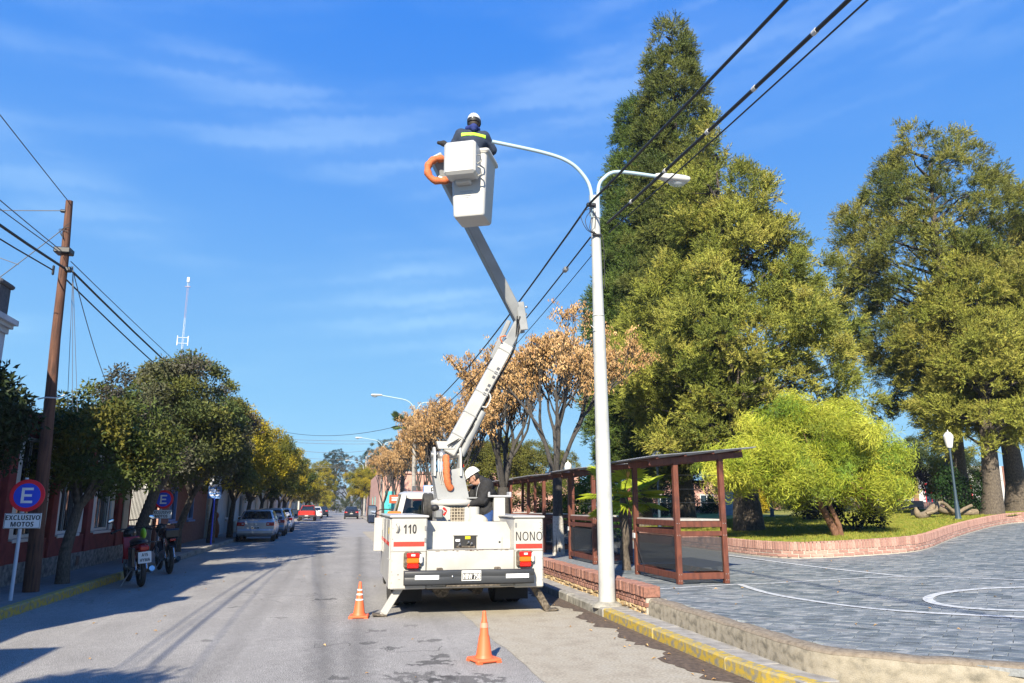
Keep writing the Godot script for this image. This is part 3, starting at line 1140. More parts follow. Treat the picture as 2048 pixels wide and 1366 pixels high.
# conifer: prof = Vector2(radius, height) from low to high
func conifer(called: String, label: String, at: Vector3, prof: Array, trunk_r: float, blob: float, dens: float, per: float, tone: Array, lumps: float, lean := Vector3.ZERO, gap := 0.0, core := true) -> Node3D:
	var t := thing(called, label, "tree", at, 0.0, "conifers of the square")
	for i in prof.size():
		prof[i] = Vector2(prof[i].x * 0.78, prof[i].y)
	var top: float = prof[-1].y
	var m := MB.new()
	var pts := []
	var rad := []
	for i in 9:
		var f := i / 8.0
		pts.append(Vector3(rnd(-.06, .06) * (1.0 if i > 0 else 0.0), f * top * 0.93 - 0.1, rnd(-.06, .06)) + lean * f)
		rad.append(trunk_r * (1.25 if i == 0 else 1.0 - 0.93 * f))
	m.tube(pts, rad, 10)
	part(t, "trunk", m, M.bark)
	var f := FastNoiseLite.new()
	f.seed = called.hash() % 500 + int(at.x * 10)
	f.frequency = 0.32
	var spots := []
	var y: float = prof[0].y
	var br := MB.new()
	while y < top:
		var r := radius_at(prof, y)
		var c := int(maxf(2.0, TAU * r * dens))
		for k in c:
			var a := TAU * (k + rnd(-.4, .4)) / c
			var d := Vector3(cos(a), 0, sin(a))
			var nz := f.get_noise_3d(d.x * 4 + at.x, y * 1.1, d.z * 4)
			if gap > 0 and nz < -0.10 and R.randf() < gap:
				continue
			var rr := r * (1.0 + nz * lumps + 0.10 * gap * sin(y * 2.4 + a * 3.0)) * rnd(.80, 1.08)
			var p := d * rr + Vector3(0, y + rnd(-.25, .25) + nz * 0.8, 0) + lean * (y / top)
			spots.append([p, blob * rnd(.75, 1.25), (d + Vector3(0, 0.35, 0)).normalized()])
			if gap > 0 and R.randf() < 0.45:
				spots.append([p + d * blob * rnd(.5, 1.2) + Vector3(0, rnd(-.1, .5), 0), blob * rnd(.28, .5), (d + Vector3(0, .5, 0)).normalized()])
			if R.randf() < 0.30:
				br.tube([Vector3(0, y - r * 0.35, 0) + lean * (y / top), p * Vector3(.5, 1, .5) - Vector3(0, r * 0.12, 0), p], [0.05 + trunk_r * .12, 0.035, 0.012], 5, false)
			if core and r > 1.2 and R.randf() < 0.45:
				spots.append([p * Vector3(.62, 1, .62), blob * 1.15, (d + Vector3(0, 0.35, 0)).normalized()])
		y += blob * 0.72
	spots.append([Vector3(0, top, 0) + lean, blob * 0.6, Vector3.UP])
	part(t, "limbs", br, M.bark_dark).set_meta("kind", "stuff")
	foliage(t, "cyp", 3, M.leaf_cypress, spots, per, 1.12, tone)
	return t

func branch(m: MB, tips: Array, p: Vector3, d: Vector3, l: float, r: float, depth: int, spread: float, lift: float) -> void:
	var pts := [p]
	var q := p
	var dir := d
	for i in 3:
		dir = (dir + rdir() * 0.13 + Vector3(0, lift, 0)).normalized()
		q += dir * l / 3
		pts.append(q)
	m.tube(pts, [r, r * .88, r * .76, r * .62], 6 if depth > 2 else (5 if depth > 1 else 4), false)
	tips.append([q, dir, depth])
	if depth <= 2:
		tips.append([pts[2], dir, depth])
		tips.append([pts[1], dir, depth])
	if depth == 0:
		return
	var k := 3 if depth > 2 else 2 + R.randi() % 2
	for i in k:
		var s := rdir()
		s = (s - dir * s.dot(dir)).normalized()
		var from: Vector3 = pts[3] if i < 2 else pts[2]
		branch(m, tips, from, (dir + s * spread * rnd(.6, 1.2)).normalized(), l * rnd(.58, .84), r * 0.60, depth - 1, spread, lift)

func dry_tree(label: String, at: Vector3, h0: float, l: float, r: float, seed_: int, tone: Array, lime := false, leaves := 0.46) -> Node3D:
	R.seed = seed_
	var t := thing("autumn_tree", label, "tree", at, 0.0, "dry-leaved street trees along the square")
	var m := MB.new()
	var k := [Vector3(0, -0.1, 0), Vector3(rnd(-.03, .03), h0 * .45, rnd(-.03, .03)), Vector3(rnd(-.05, .05), h0, rnd(-.05, .05))]
	m.tube(k, [r * 1.25, r, r * .95], 10)
	part(t, "trunk", m, M.bark_dark)
	if lime:
		var w := MB.new()
		w.tube([Vector3(0, -0.08, 0), Vector3(0, .1, 0), Vector3(0, .5, 0).lerp(k[1], .8), k[1] + Vector3(0, .12, 0)], [r * 1.42, r * 1.2, r * 1.1, r * 1.03], 12)
		part(t, "limewashed_base", w, M.limewash)
	var b := MB.new()
	var tips := []
	for i in 4:
		var a := TAU * i / 4.0 + rnd(-.4, .4)
		branch(b, tips, k[2] - Vector3(0, .05, 0), Vector3(cos(a) * .46, 1.0, sin(a) * .46).normalized(), l, r * .56, 5, 0.44, 0.12)
	part(t, "branches", b, M.bark_dark)
	var xs := [[], [], [], []]
	var cs := [[], [], [], []]
	for q in tips:
		if q[2] > 2:
			continue
		for i in 1:
			if R.randf() > leaves:
				continue
			var v := R.randi() % 4
			xs[v].append(Transform3D(Basis(Vector3.UP, rnd(0, TAU)).scaled(Vector3.ONE * rnd(.8, 1.35)), q[0] + rdir() * 0.10))
			cs[v].append(tints(tone))
	for v in 4:
		multi(t, "crown", CL["dry%d" % v], M.leaf_dry, xs[v], cs[v])
	return t

func street_tree(label: String, at: Vector3, crown_c: Vector3, crown_r: Vector3, tone: Array, seed_: int, trunk_h := 1.6, lean := 0.0, thick := 0.13, group := "round-crowned street trees on the shaded pavement", density := 1.0, fork := true) -> Node3D:
	R.seed = seed_
	var t := thing("street_tree", label, "tree", at, 0.0, group)
	var m := MB.new()
	var top := Vector3(crown_c.x * 0.35 + lean, trunk_h, crown_c.z * 0.35)
	m.tube([Vector3(0, -0.1, 0), Vector3(rnd(-.03, .03), trunk_h * .4, rnd(-.03, .03)), top], [thick * 1.25, thick, thick * .85], 9)
	part(t, "trunk", m, M.bark)
	var b := MB.new()
	for i in 6:
		var a := TAU * i / 6.0 + rnd(-.3, .3)
		var e := crown_c + Vector3(cos(a) * crown_r.x, rnd(-.3, .6) * crown_r.y, sin(a) * crown_r.z) * 0.7
		b.tube([top - Vector3(0, .08, 0), top.lerp(e, .45) + Vector3(0, .12, 0), e], [thick * .6, thick * .4, .02], 6, false)
	part(t, "limbs", b, M.bark)
	var spots := []
	var f := FastNoiseLite.new()
	f.seed = seed_
	f.frequency = 0.5
	var area := crown_r.x * crown_r.z
	var k := int(46 * pow(area, 0.9) * density) + 14
	for i in k:
		var d := rdir()
		var nz := f.get_noise_3d(d.x * 3, d.y * 3, d.z * 3)
		var q := rnd(.66, 1.02) * (1.0 + nz * 0.30)
		if i % 4 == 0:
			q *= 0.6
		if d.y < -0.75:
			continue
		var p := crown_c + d * crown_r * q
		spots.append([p, rnd(.28, .5), d])
	foliage(t, "broad", 3, M.leaf_broad, spots, 42.0, 1.0, tone)
	return t

func weeping_tree(at: Vector3) -> void:
	R.seed = 404
	var t := thing("weeping_tree", "lime green feathery weeping tree leaning over the lawn", "tree", at)
	var m := MB.new()
	m.tube([Vector3(0, -.1, 0), Vector3(-.22, .35, 0), Vector3(-.52, .85, .05), Vector3(-.72, 1.5, .1), Vector3(-.8, 2.3, .1)], [.12, .10, .085, .07, .05], 9)
	m.tube([Vector3(.05, -.1, .05), Vector3(-.05, .3, .1), Vector3(-.3, .8, .15), Vector3(-.35, 1.5, .2), Vector3(-.1, 2.4, .3)], [.08, .07, .06, .05, .04], 8)
	part(t, "trunk", m, M.bark_red)
	var b := MB.new()
	var spots := []
	var tone := [Color(.18, .25, .02), Color(.32, .37, .035), Color(.44, .45, .06), Color(.13, .23, .03)]
	var f := FastNoiseLite.new()
	f.seed = 9
	f.frequency = 0.85
	var lobes := [[Vector3(-.65, 2.35, 0), Vector3(1.7, 1.15, 1.4)], [Vector3(.75, 1.75, .1), Vector3(1.2, 1.05, 1.2)], [Vector3(-2.35, 1.75, .2), Vector3(1.25, .8, 1.1)], [Vector3(1.3, 1.35, .2), Vector3(.7, .85, .9)], [Vector3(-1.3, 1.5, .4), Vector3(1.0, .7, .9)], [Vector3(.2, 2.75, -.2), Vector3(.9, .8, .9)]]
	for lb in lobes:
		var c: Vector3 = lb[0]
		var r: Vector3 = lb[1]
		for i in int(70 * r.x * r.y):
			var d := rdir()
			var nz := f.get_noise_3d(d.x * 3 + c.x, d.y * 3, d.z * 3)
			var p := c + d * r * rnd(.5, 1.02) * (1.0 + nz * .35)
			if p.y < 0.62 + absf(nz) or (nz < -0.02 and R.randf() < .9):
				continue
			spots.append([p, rnd(.2, .42), (d + Vector3(0, .2, 0)).normalized()])
		for i in 7:
			var e := c + rdir() * r * 0.8
			b.tube([Vector3(-.5, 1.4, .1), Vector3(-.5, 1.4, .1).lerp(e, .5) + Vector3(0, .25, 0), e], [.05, .03, .012], 5, false)
	part(t, "limbs", b, M.bark_red)
	foliage(t, "weep", 3, M.leaf_weep, spots, 75.0, 1.15, tone, 0.8, 0.35)

func palm(called: String, label: String, at: Vector3, h: float, r: float, fronds: int, fr: float, tone: Color, seed_: int) -> void:
	R.seed = seed_
	var t := thing(called, label, "palm", at)
	var m := MB.new()
	var pts := []
	var rad := []
	for i in 13:
		pts.append(Vector3(0.02 * sin(i * 1.3), h * i / 12.0 - .05, 0.02 * cos(i)))
		rad.append(r * (1.15 if i == 0 else 1.0) * (1.0 + 0.12 * (i % 2)))
	m.tube(pts, rad, 9)
	part(t, "trunk", m, M.bark)
	for k in fronds:
		var a := TAU * k / fronds * 2.4 + rnd(-.2, .2)
		var up := rnd(-.55, 1.15)
		var d := Vector3(cos(a), up, sin(a)).normalized()
		var st := MB.new()
		var l := rnd(.35, .6) * fr
		var e := Vector3(0, h, 0) + d * l - Vector3(0, .05, 0)
		st.col = tone * 0.9
		st.tube([Vector3(0, h - .03, 0), Vector3(0, h, 0) + d * l * .5 + Vector3(0, .03, 0), e], [.014, .011, .009], 5, false)
		var s := d.cross(Vector3.UP).normalized()
		var u := s.cross(d).normalized()
		for j in 22:
			var f := (j / 21.0 - 0.5) * 3.6
			var bd := (d * cos(f) + s * sin(f)).normalized()
			var side := (s * cos(f) - d * sin(f)).normalized()
			var bl := fr * rnd(.48, .56) * (1.0 - 0.15 * absf(f) / 1.8)
			var g := rnd(.8, 1.2)
			st.col = Color(tone.r * g, tone.g * g, tone.b * g)
			var mid := e + bd * bl * .6 + u * .015
			var tip := e + bd * bl - Vector3(0, bl * .10, 0)
			st.tri(e, mid - side * .020 * fr, tip)
			st.tri(e, tip, mid + side * .020 * fr)
		part(t, "frond", st, M.leaf_palm)

func shrub(called: String, label: String, at: Vector3, r: Vector3, tone: Array, seed_: int, per := 42.0) -> void:
	R.seed = seed_
	var t := thing(called, label, "shrub", at)
	var b := MB.new()
	for i in 7:
		var e := rdir() * r * 0.6
		e.y = absf(e.y) + r.y * 0.6
		b.tube([Vector3(rnd(-.08, .08), -.05, rnd(-.08, .08)), e * .5, e], [.03, .02, .008], 5, false)
	part(t, "stems", b, M.bark_dark)
	var spots := []
	for i in int(22 * r.x * r.y) + 12:
		var d := rdir()
		var p := Vector3(0, r.y * 0.95, 0) + d * r * rnd(.5, 1.0)
		if p.y < 0.1:
			continue
		spots.append([p, rnd(.22, .4), d])
	foliage(t, "broad", 3, M.leaf_broad, spots, per, 1.0, tone)

func build_trees() -> void:
	make_clumps()
	var olive := [Color(.11, .135, .022), Color(.20, .22, .036), Color(.28, .285, .05), Color(.32, .295, .06)]
	var green := [Color(.048, .085, .018), Color(.075, .12, .024), Color(.105, .145, .03)]
	var mid := [Color(.055, .080, .018), Color(.095, .118, .026), Color(.145, .158, .036)]
	R.seed = 11
	conifer("cypress_tree", "tallest narrow cypress of the square, its tip high above every other tree", Vector3(12.7, .95, -27.4), [Vector2(2.2, 2.2), Vector2(2.9, 5), Vector2(2.3, 10), Vector2(1.65, 14), Vector2(1.3, 17.0), Vector2(1.0, 19.0), Vector2(.5, 20.3), Vector2(.2, 21.3)], .4, .48, 1.35, 40.0, mid, .40, Vector3(.5, 0, 0))
	R.seed = 12
	conifer("cypress_tree", "smooth dark green columnar cypress at the street side of the tallest one", Vector3(11.6, .9, -28.8), [Vector2(1.9, 2.0), Vector2(2.4, 5), Vector2(2.0, 9), Vector2(1.3, 14), Vector2(.65, 17.0), Vector2(.2, 18.4)], .35, .5, 1.25, 46.0, green, .10, Vector3(.4, 0, 0))
	R.seed = 13
	conifer("broad_cypress_tree", "broad conical olive green cypress behind the lime green weeping tree", Vector3(12.6, .84, -22.4), [Vector2(3.2, 2.5), Vector2(4.4, 4.2), Vector2(4.2, 5.6), Vector2(3.2, 7.5), Vector2(2.1, 9.4), Vector2(1.4, 11.2), Vector2(.7, 12.7), Vector2(.15, 13.5)], .42, .54, 1.0, 34.0, olive, .62, Vector3(-.4, 0, 0), 0.75)
	R.seed = 14
	conifer("spreading_conifer", "spreading olive conifer with ragged limbs, leftmost crown of the far pair", Vector3(24.9, 1.3, -27.2), [Vector2(2.4, 4.2), Vector2(3.6, 6.5), Vector2(4.0, 9.0), Vector2(4.6, 11.8), Vector2(3.4, 13.8), Vector2(1.8, 15.6), Vector2(.4, 16.8)], .45, .60, .92, 34.0, [Color(.075, .10, .02), Color(.13, .15, .03), Color(.20, .205, .042), Color(.25, .235, .05)], .66, Vector3(.7, 0, 0), 0.9, false)
	R.seed = 15
	conifer("spreading_conifer", "dense olive conifer with a low skirt behind the white-globed park lamp", Vector3(23.6, 1.25, -24.2), [Vector2(1.6, 2.6), Vector2(2.7, 3.8), Vector2(3.0, 5.6), Vector2(2.4, 7.6), Vector2(1.2, 9.2), Vector2(.3, 10.0)], .36, .54, 1.0, 34.0, [Color(.17, .19, .03), Color(.26, .265, .045), Color(.31, .285, .058)], .55, Vector3(.6, 0, 0), 0.7)
	R.seed = 16
	conifer("spreading_conifer", "conifer with a sun-dappled pale trunk at the edge of the lawn", Vector3(26.2, 1.35, -25.6), [Vector2(1.8, 3.4), Vector2(2.7, 5.0), Vector2(2.6, 7.0), Vector2(1.5, 9.2), Vector2(.3, 10.6)], .42, .60, .9, 32.0, olive, .6, Vector3.ZERO, 0.8)
	weeping_tree(Vector3(12.75, .85, -18.1))
	R.seed = 17
	shrub("dark_shrub", "dark bare-stemmed shrub beside the weeping tree's trunk", Vector3(14.6, .93, -19.9), Vector3(.95, .75, .8), [Color(.012, .016, .008), Color(.02, .026, .012)], 51, 20.0)
	shrub("round_shrub", "dark green round shrub between the conifer trunks", Vector3(23.3, 1.25, -24.9), Vector3(.95, .95, .9), [Color(.012, .035, .008), Color(.03, .065, .014)], 52)
	shrub("broadleaf_shrub", "glossy green shrub seen through the second wooden stall", Vector3(8.8, .45, -25.6), Vector3(1.3, 1.25, 1.2), [Color(.03, .085, .01), Color(.06, .13, .018)], 53)
	shrub("yellow_shrub", "yellowish green shrub seen through the third wooden stall", Vector3(8.9, .45, -33.5), Vector3(1.7, 1.25, 1.4), [Color(.07, .09, .012), Color(.13, .14, .02)], 54)
	shrub("yellow_shrub", "yellow flowering shrub next to the grey stone monument", Vector3(21.6, 1.3, -37.6), Vector3(.8, .9, .8), [Color(.32, .24, .012), Color(.40, .32, .02)], 55)
	shrub("plum_shrub", "plum-coloured dry shrub above the square brick planter", Vector3(26.6, 1.75, -33.2), Vector3(1.7, 1.3, 1.5), [Color(.08, .035, .03), Color(.14, .065, .055)], 56)
	shrub("small_shrub", "small sparse shrub beyond the broad cypress trunk", Vector3(17.9, 1.1, -27.2), Vector3(.42, .4, .4), [Color(.06, .05, .03), Color(.10, .08, .04)], 57, 20.0)
	shrub("golden_shrub", "golden shrub seen beside the dappled conifer trunk", Vector3(29.2, 1.4, -32.6), Vector3(1.0, 1.3, 1.0), [Color(.22, .18, .01), Color(.3, .25, .02)], 58)
	for k in 5:
		shrub("evergreen_hedge_bush", ["dark evergreen bush behind the nearest stall, leftmost of five", "dark evergreen bush behind the nearest stall, second of five", "dark evergreen bush behind the nearest stall, middle of five", "dark evergreen bush behind the nearest stall, fourth of five", "dark evergreen bush behind the nearest stall, rightmost of five"][k], Vector3(14.5 + k * 3.1, ph(14.5 + k * 3.1), -41.5 + (k % 2) * 1.2), Vector3(1.7, 1.2, 1.2), [Color(.02, .04, .012), Color(.05, .075, .02)], 140 + k, 30.0)
	palm("fan_palm", "small fan palm growing between the first two wooden stalls", Vector3(5.72, .34, -15.25), 1.5, .085, 16, 1.0, Color(.30, .36, .03), 61)
	palm("tall_palm", "palm rising above the dry trees along the street", Vector3(4.6, .14, -64.0), 8.2, .16, 16, 1.6, Color(.06, .09, .02), 62)
	var brown := [Color(.30, .17, .065), Color(.46, .29, .13), Color(.54, .36, .175), Color(.36, .21, .08)]
	dry_tree("dry-leaved tree with a limewashed trunk between the second and third stalls", Vector3(5.66, .34, -20.1), 2.0, 1.5, .135, 71, brown, true)
	dry_tree("dry-leaved tree with a thick forked grey trunk beside the fourth stall", Vector3(5.3, .34, -25.6), 1.9, 1.5, .19, 72, brown)
	dry_tree("dry-leaved tree just beyond the truck cab and the blue parking board", Vector3(4.75, .34, -32.5), 1.6, 1.55, .13, 73, brown)
	dry_tree("dry-leaved tree beside the second concrete lamp post", Vector3(4.7, .34, -40.0), 1.5, 1.55, .13, 74, brown)
	dry_tree("farthest dry-leaved tree at the end of the square", Vector3(4.6, .34, -47.0), 1.6, 1.4, .13, 75, brown)
	dry_tree("dry-leaved tree before the pink corner building, nearer one", Vector3(3.9, .1, -61.0), 1.6, 1.5, .13, 77, brown)
	dry_tree("dry-leaved tree before the pink corner building, farther one", Vector3(3.3, .1, -69.0), 1.6, 1.5, .13, 78, brown)
	# dry leaves blown along the gutter and over the paving
	R.seed = 76
	var lx := []
	var lc := []
	for k in 190:
		var p := Vector3(3.55 + rnd(-.5, .28) * rnd(.2, 1), .018, rnd(-6.5, -24))
		if k % 3 == 0:
			p = Vector3(rnd(-4.8, 3.4), .010, rnd(-5.5, -26))
		elif k % 3 == 1:
			p.x = rnd(4.7, 10.5)
			p.z = rnd(-20, -7)
			p.y = ph(p.x) + .012
		lx.append(Transform3D(aim(Vector3(rnd(-.4, .4), 1, rnd(-.4, .4)), rnd(0, TAU)).scaled(Vector3.ONE * rnd(.45, .85)), p))
		lc.append(tints(brown))
	var lf := MB.new()
	leaf(lf, Vector3(-.035, 0, 0), Vector3.RIGHT, Vector3.BACK, .075, .036, .5)
	var fl2 := multi(self, "fallen_leaves", lf.mesh(), M.leaf_dry, lx, lc)
	tag(fl2, "dry brown leaves scattered over the road, gutter and paving", "leaves")
	# left street trees
	var dk := [Color(.035, .058, .014), Color(.06, .088, .02), Color(.085, .10, .02), Color(.15, .125, .016)]
	var dk2 := [Color(.05, .075, .02), Color(.085, .105, .03), Color(.075, .065, .06), Color(.11, .13, .028), Color(.13, .125, .024)]
	var yl := [Color(.13, .13, .012), Color(.23, .20, .012), Color(.32, .25, .015), Color(.09, .10, .015)]
	street_tree("round street tree behind the wooden pole and the nearest parking sign", Vector3(-5.35, .14, -16.9), Vector3(.15, 2.55, -.75), Vector3(1.2, 1.1, 1.0), dk, 81, 1.5, 0.0, .11)
	street_tree("dark street tree at the edge of the view behind the nearest parking sign", Vector3(-5.98, .14, -13.3), Vector3(0, 2.75, 0), Vector3(.82, .95, .9), [Color(.014, .024, .008), Color(.025, .038, .012)], 82, 1.9, 0.0, .10, "round-crowned street trees on the shaded pavement", 0.8)
	street_tree("largest street tree, its crown above the two motorcycles", Vector3(-5.45, .14, -22.8), Vector3(.5, 3.65, -.2), Vector3(1.95, 1.85, 2.0), dk2, 83, 1.9, .1, .17)
	street_tree("street tree with a pale sunlit trunk before the brick facade", Vector3(-5.35, .14, -27.3), Vector3(.45, 3.5, -.2), Vector3(1.75, 1.9, 1.9), dk2, 84, 1.8, .15, .12)
	street_tree("yellow-tipped street tree beside the blue parking board", Vector3(-5.3, .14, -33.5), Vector3(.2, 3.6, 0), Vector3(1.8, 2.05, 1.9), yl, 85, 1.7, 0, .14)
	street_tree("yellowing street tree beside the silver sedan's bonnet", Vector3(-5.3, .14, -38.8), Vector3(.2, 3.7, 0), Vector3(1.9, 2.15, 1.9), yl, 86, 1.7, 0, .13)
	var far := [-45.0, -51.5, -58.0, -65.0, -71.5]
	var fl := ["yellowing street tree beside the third parked car", "yellowing street tree, third from the far corner", "yellowing street tree, second from the far corner", "yellowing street tree before the far corner", "small dark street tree at the far corner"]
	for i in far.size():
		street_tree(fl[i], Vector3(-5.3, .14, far[i]), Vector3(.3, 3.7, 0), Vector3(2.1, 2.2 - .1 * i, 2.1), yl if i % 2 == 0 else dk, 90 + i, 1.7, 0, .13, "round-crowned street trees on the shaded pavement", 0.8)
	# a crown just out of view whose shade falls across the road
	street_tree("street tree standing outside the view, throwing a patch of shade on the road", Vector3(-5.5, .14, -1.0), Vector3(.1, 4.5, 0), Vector3(.3, .25, .3), dk, 98, 3.2, 0, .07)
	# trees farther down the street
	var gr := "trees farther down the street"
	street_tree("bright yellow-green tree at the far corner of the crossing", Vector3(-6.0, .1, -88), Vector3(.4, 3.6, 0), Vector3(2.4, 1.6, 2.4), yl, 101, 1.9, 0, .15, gr, .6)
	street_tree("dark evergreen tree beyond the far corner", Vector3(-7.5, .1, -100), Vector3(0, 5.6, 0), Vector3(2.6, 3.4, 2.6), [Color(.02, .035, .012), Color(.04, .06, .02)], 102, 2.2, 0, .2, gr, .6)
	street_tree("yellow-green tree behind the red pickup", Vector3(-5.2, .1, -106), Vector3(.3, 3.2, 0), Vector3(2.2, 2.0, 2.2), yl, 103, 1.7, 0, .15, gr, .6)
	street_tree("golden tree behind the parked white car", Vector3(-4.6, .1, -128), Vector3(0, 5.0, 0), Vector3(3.2, 3.8, 3.0), yl, 104, 2.0, 0, .18, gr, .6)
	street_tree("brownish tree closing the end of the street", Vector3(1.5, 0, -185), Vector3(0, 7.0, 0), Vector3(7.0, 6.2, 4.0), [Color(.07, .06, .03), Color(.11, .095, .045)], 105, 2.0, 0, .3, gr, .35)
	street_tree("dark green tree closing the end of the street", Vector3(-5.0, 0, -178), Vector3(0, 6.0, 0), Vector3(4.0, 5.5, 4.0), [Color(.04, .05, .02), Color(.07, .08, .03)], 106, 2.0, 0, .3, gr, .5)
	street_tree("bluish pine crown standing above the end of the street", Vector3(-3.0, 0, -215), Vector3(0, 13.0, 0), Vector3(3.8, 3.8, 3.5), [Color(.02, .035, .025), Color(.035, .055, .035)], 107, 9.0, 0, .35, gr, .5)
	street_tree("dark tree above the end of the street", Vector3(6.5, 0, -200), Vector3(0, 9.0, 0), Vector3(4.0, 4.5, 3.5), [Color(.025, .035, .02), Color(.04, .055, .03)], 108, 5.0, 0, .35, gr, .5)
	street_tree("wide mustard yellow tree on the pavement ahead of the truck", Vector3(3.9, .1, -104), Vector3(-.5, 4.2, 0), Vector3(3.6, 2.3, 3.2), yl, 109, 2.2, 0, .2, gr, .7)
	street_tree("second mustard yellow tree behind the wide one", Vector3(4.6, .1, -118), Vector3(0, 5.0, 0), Vector3(3.2, 2.6, 3.2), yl, 110, 2.2, 0, .2, gr, .6)
	street_tree("dark evergreen rising behind the mustard yellow trees", Vector3(8.0, .1, -140), Vector3(0, 9.5, 0), Vector3(5.0, 3.8, 4.0), [Color(.02, .035, .012), Color(.035, .055, .02)], 111, 5.0, 0, .3, gr, .5)
	street_tree("small yellow tree between the far parked cars", Vector3(-3.9, .1, -150), Vector3(0, 2.6, 0), Vector3(1.4, 1.9, 1.4), [Color(.28, .24, .012), Color(.34, .3, .02)], 112, .9, 0, .1, gr, .8)
	for k in 4:
		shrub("street_end_bush", ["dark bush closing the far end of the street, first from the left pavement", "dark bush closing the far end of the street, second from the left pavement", "dark bush closing the far end of the street, third from the left pavement", "dark bush closing the far end of the street, fourth from the left pavement"][k], Vector3(-5.5 + k * 3.6, 0, -172 - (k % 2) * 3), Vector3(2.6, 1.9, 1.6), [Color(.03, .045, .015), Color(.07, .075, .025)], 150 + k, 30.0)
	for s in 4:
		var xx: float = [16.0, 24.0, 33.0, 44.0][s]
		street_tree(["low olive tree behind the stalls", "green tree behind the stone monument", "yellow-green tree behind the brick planter", "green tree at the far edge of the square"][s], Vector3(xx, 1.0, -62 + s * 4), Vector3(0, 3.6, 0), Vector3(3.4, 2.2, 2.6), [[Color(.08, .09, .02), Color(.14, .14, .03)], [Color(.04, .06, .015), Color(.08, .1, .025)]][s % 2], 120 + s, 1.7, 0, .2, "trees behind the square", .55)
	street_tree("olive tree hanging over the stalls' far end", Vector3(8.3, .4, -42.0), Vector3(0, 3.3, 0), Vector3(2.4, 1.5, 2.2), [Color(.09, .10, .02), Color(.16, .15, .03)], 131, 1.9, 0, .2, "trees behind the square", .7)

func corrugated(x0: float, x1: float, z0: float, z1: float, y0: float, y1: float) -> MB:
	# waves run along x, ridges repeat along z
	var m := MB.new()
	var k := int(absf(z1 - z0) / 0.019)
	for side in 2:
		var p := PackedVector3Array()
		for i in k + 1:
			var z := lerpf(z0, z1, float(i) / k)
			var w := 0.009 * sin(i * PI / 2.0) - 0.003 * side
			p.append(Vector3(x0, y0 + w, z))
			p.append(Vector3(x1, y1 + w, z))
		m.grid(k + 1, 2, p, false, side == 0)
	return m

func kiosk(label: String, at: Vector3, near: bool) -> void:
	var t := thing("wooden_stall", label, "stall", at, 0.0, "wooden market stalls in a row along the square")
	var L := 1.9
	var W := 0.86
	for q in [[0.0, 0.0, 2.06], [W, 0.0, 2.14], [0.0, -L, 2.06], [W, -L, 2.14]]:
		var m := MB.new()
		m.box(Vector3(q[0], q[2] / 2, q[1]), Vector3(.09, q[2], .09), .006)
		var p := part(t, "post", m, M.kiosk_wood)
		var bolts := MB.new()
		for y in [.06, .16, .80, 1.0]:
			for s in [-.02, .022]:
				bolts.ell(Vector3(q[0] + s, y, q[1] + .0455), Vector3(.008, .008, .004), Basis(), 6, 4)
		if near:
			part(p, "bolts", bolts, M.steel)
	for e in [[Vector3(W / 2, .13, .012), Vector3(W - .092, .11, .04)], [Vector3(W / 2, .83, .012), Vector3(W - .092, .085, .04)], [Vector3(W / 2, .985, .012), Vector3(W - .092, .10, .04)],
		[Vector3(-.012, .13, -L / 2), Vector3(.04, .11, L - .092)], [Vector3(-.012, .85, -L / 2), Vector3(.04, .085, L - .092)], [Vector3(-.012, 1.0, -L / 2), Vector3(.04, .10, L - .092)],
		[Vector3(W / 2, .13, -L - .012), Vector3(W - .092, .11, .04)], [Vector3(W / 2, .85, -L - .012), Vector3(W - .092, .085, .04)],
		[Vector3(W + .012, .13, -L / 2), Vector3(.04, .11, L - .092)]]:
		var m := MB.new()
		m.box(e[0], e[1], .005)
		part(t, "rail", m, M.kiosk_wood)
	var m := MB.new()
	m.box(Vector3(W / 2 + .01, 1.055, -L / 2), Vector3(W + .02, .03, L - .1), .004)
	part(t, "table_top", m, M.table_board)
	for e in [[Vector3(W / 2, .49, 0.0), Vector3(W - .10, .56, .008)], [Vector3(0.0, .50, -L / 2), Vector3(.008, .56, L - .10)], [Vector3(W / 2, .50, -L), Vector3(W - .10, .56, .008)]]:
		m = MB.new()
		m.box(e[0], e[1], 0.0)
		part(t, "shade_cloth_panel", m, M.shade_cloth)
	for y in [1.35, 1.58, 1.82]:
		m = MB.new()
		m.tube([Vector3(.04, y, 0), Vector3(W - .04, y, 0)], [.004], 5)
		part(t, "wire", m, M.iron_dark)
		m = MB.new()
		m.tube([Vector3(0, y, -.04), Vector3(0, y - .01, -L + .04)], [.004], 5)
		part(t, "wire", m, M.iron_dark)
	# mono-pitch roof rising towards the square
	var sl := (2.20 - 2.03) / 1.85
	for z in [.03, -L / 2, -L - .03]:
		m = MB.new()
		m.box(Vector3(.40, 2.105, z), Vector3(1.78, .10, .05), .005, Basis(Vector3(0, 0, 1), atan(sl)))
		part(t, "rafter", m, M.kiosk_wood)
	for x in [-.42, .10, .62, 1.14]:
		m = MB.new()
		m.box(Vector3(x, 2.105 + (x - .40) * sl + .067, -L / 2), Vector3(.05, .03, L + .5), .004, Basis(Vector3(0, 0, 1), atan(sl)))
		part(t, "purlin", m, M.kiosk_wood)
	part(t, "roof_sheet", corrugated(-.55, 1.42, .30, -L - .32, 2.105 - .95 * sl + .105, 2.105 + 1.02 * sl + .105), M.tin)
	m = MB.new()
	m.box(Vector3(-.055, .73, -L + .005), Vector3(.03, .10, .10), .008)
	part(t, "socket_box", m, M.lamp_white)
	m = MB.new()
	m.tube([Vector3(-.05, .69, -L + .04), Vector3(-.06, .5, -L + .22), Vector3(-.05, .2, -L + .45), Vector3(-.06, .06, -L + .5), Vector3(-.08, .02, -L + .9)], [.006], 5)
	part(t, "cord", m, M.black_cable)

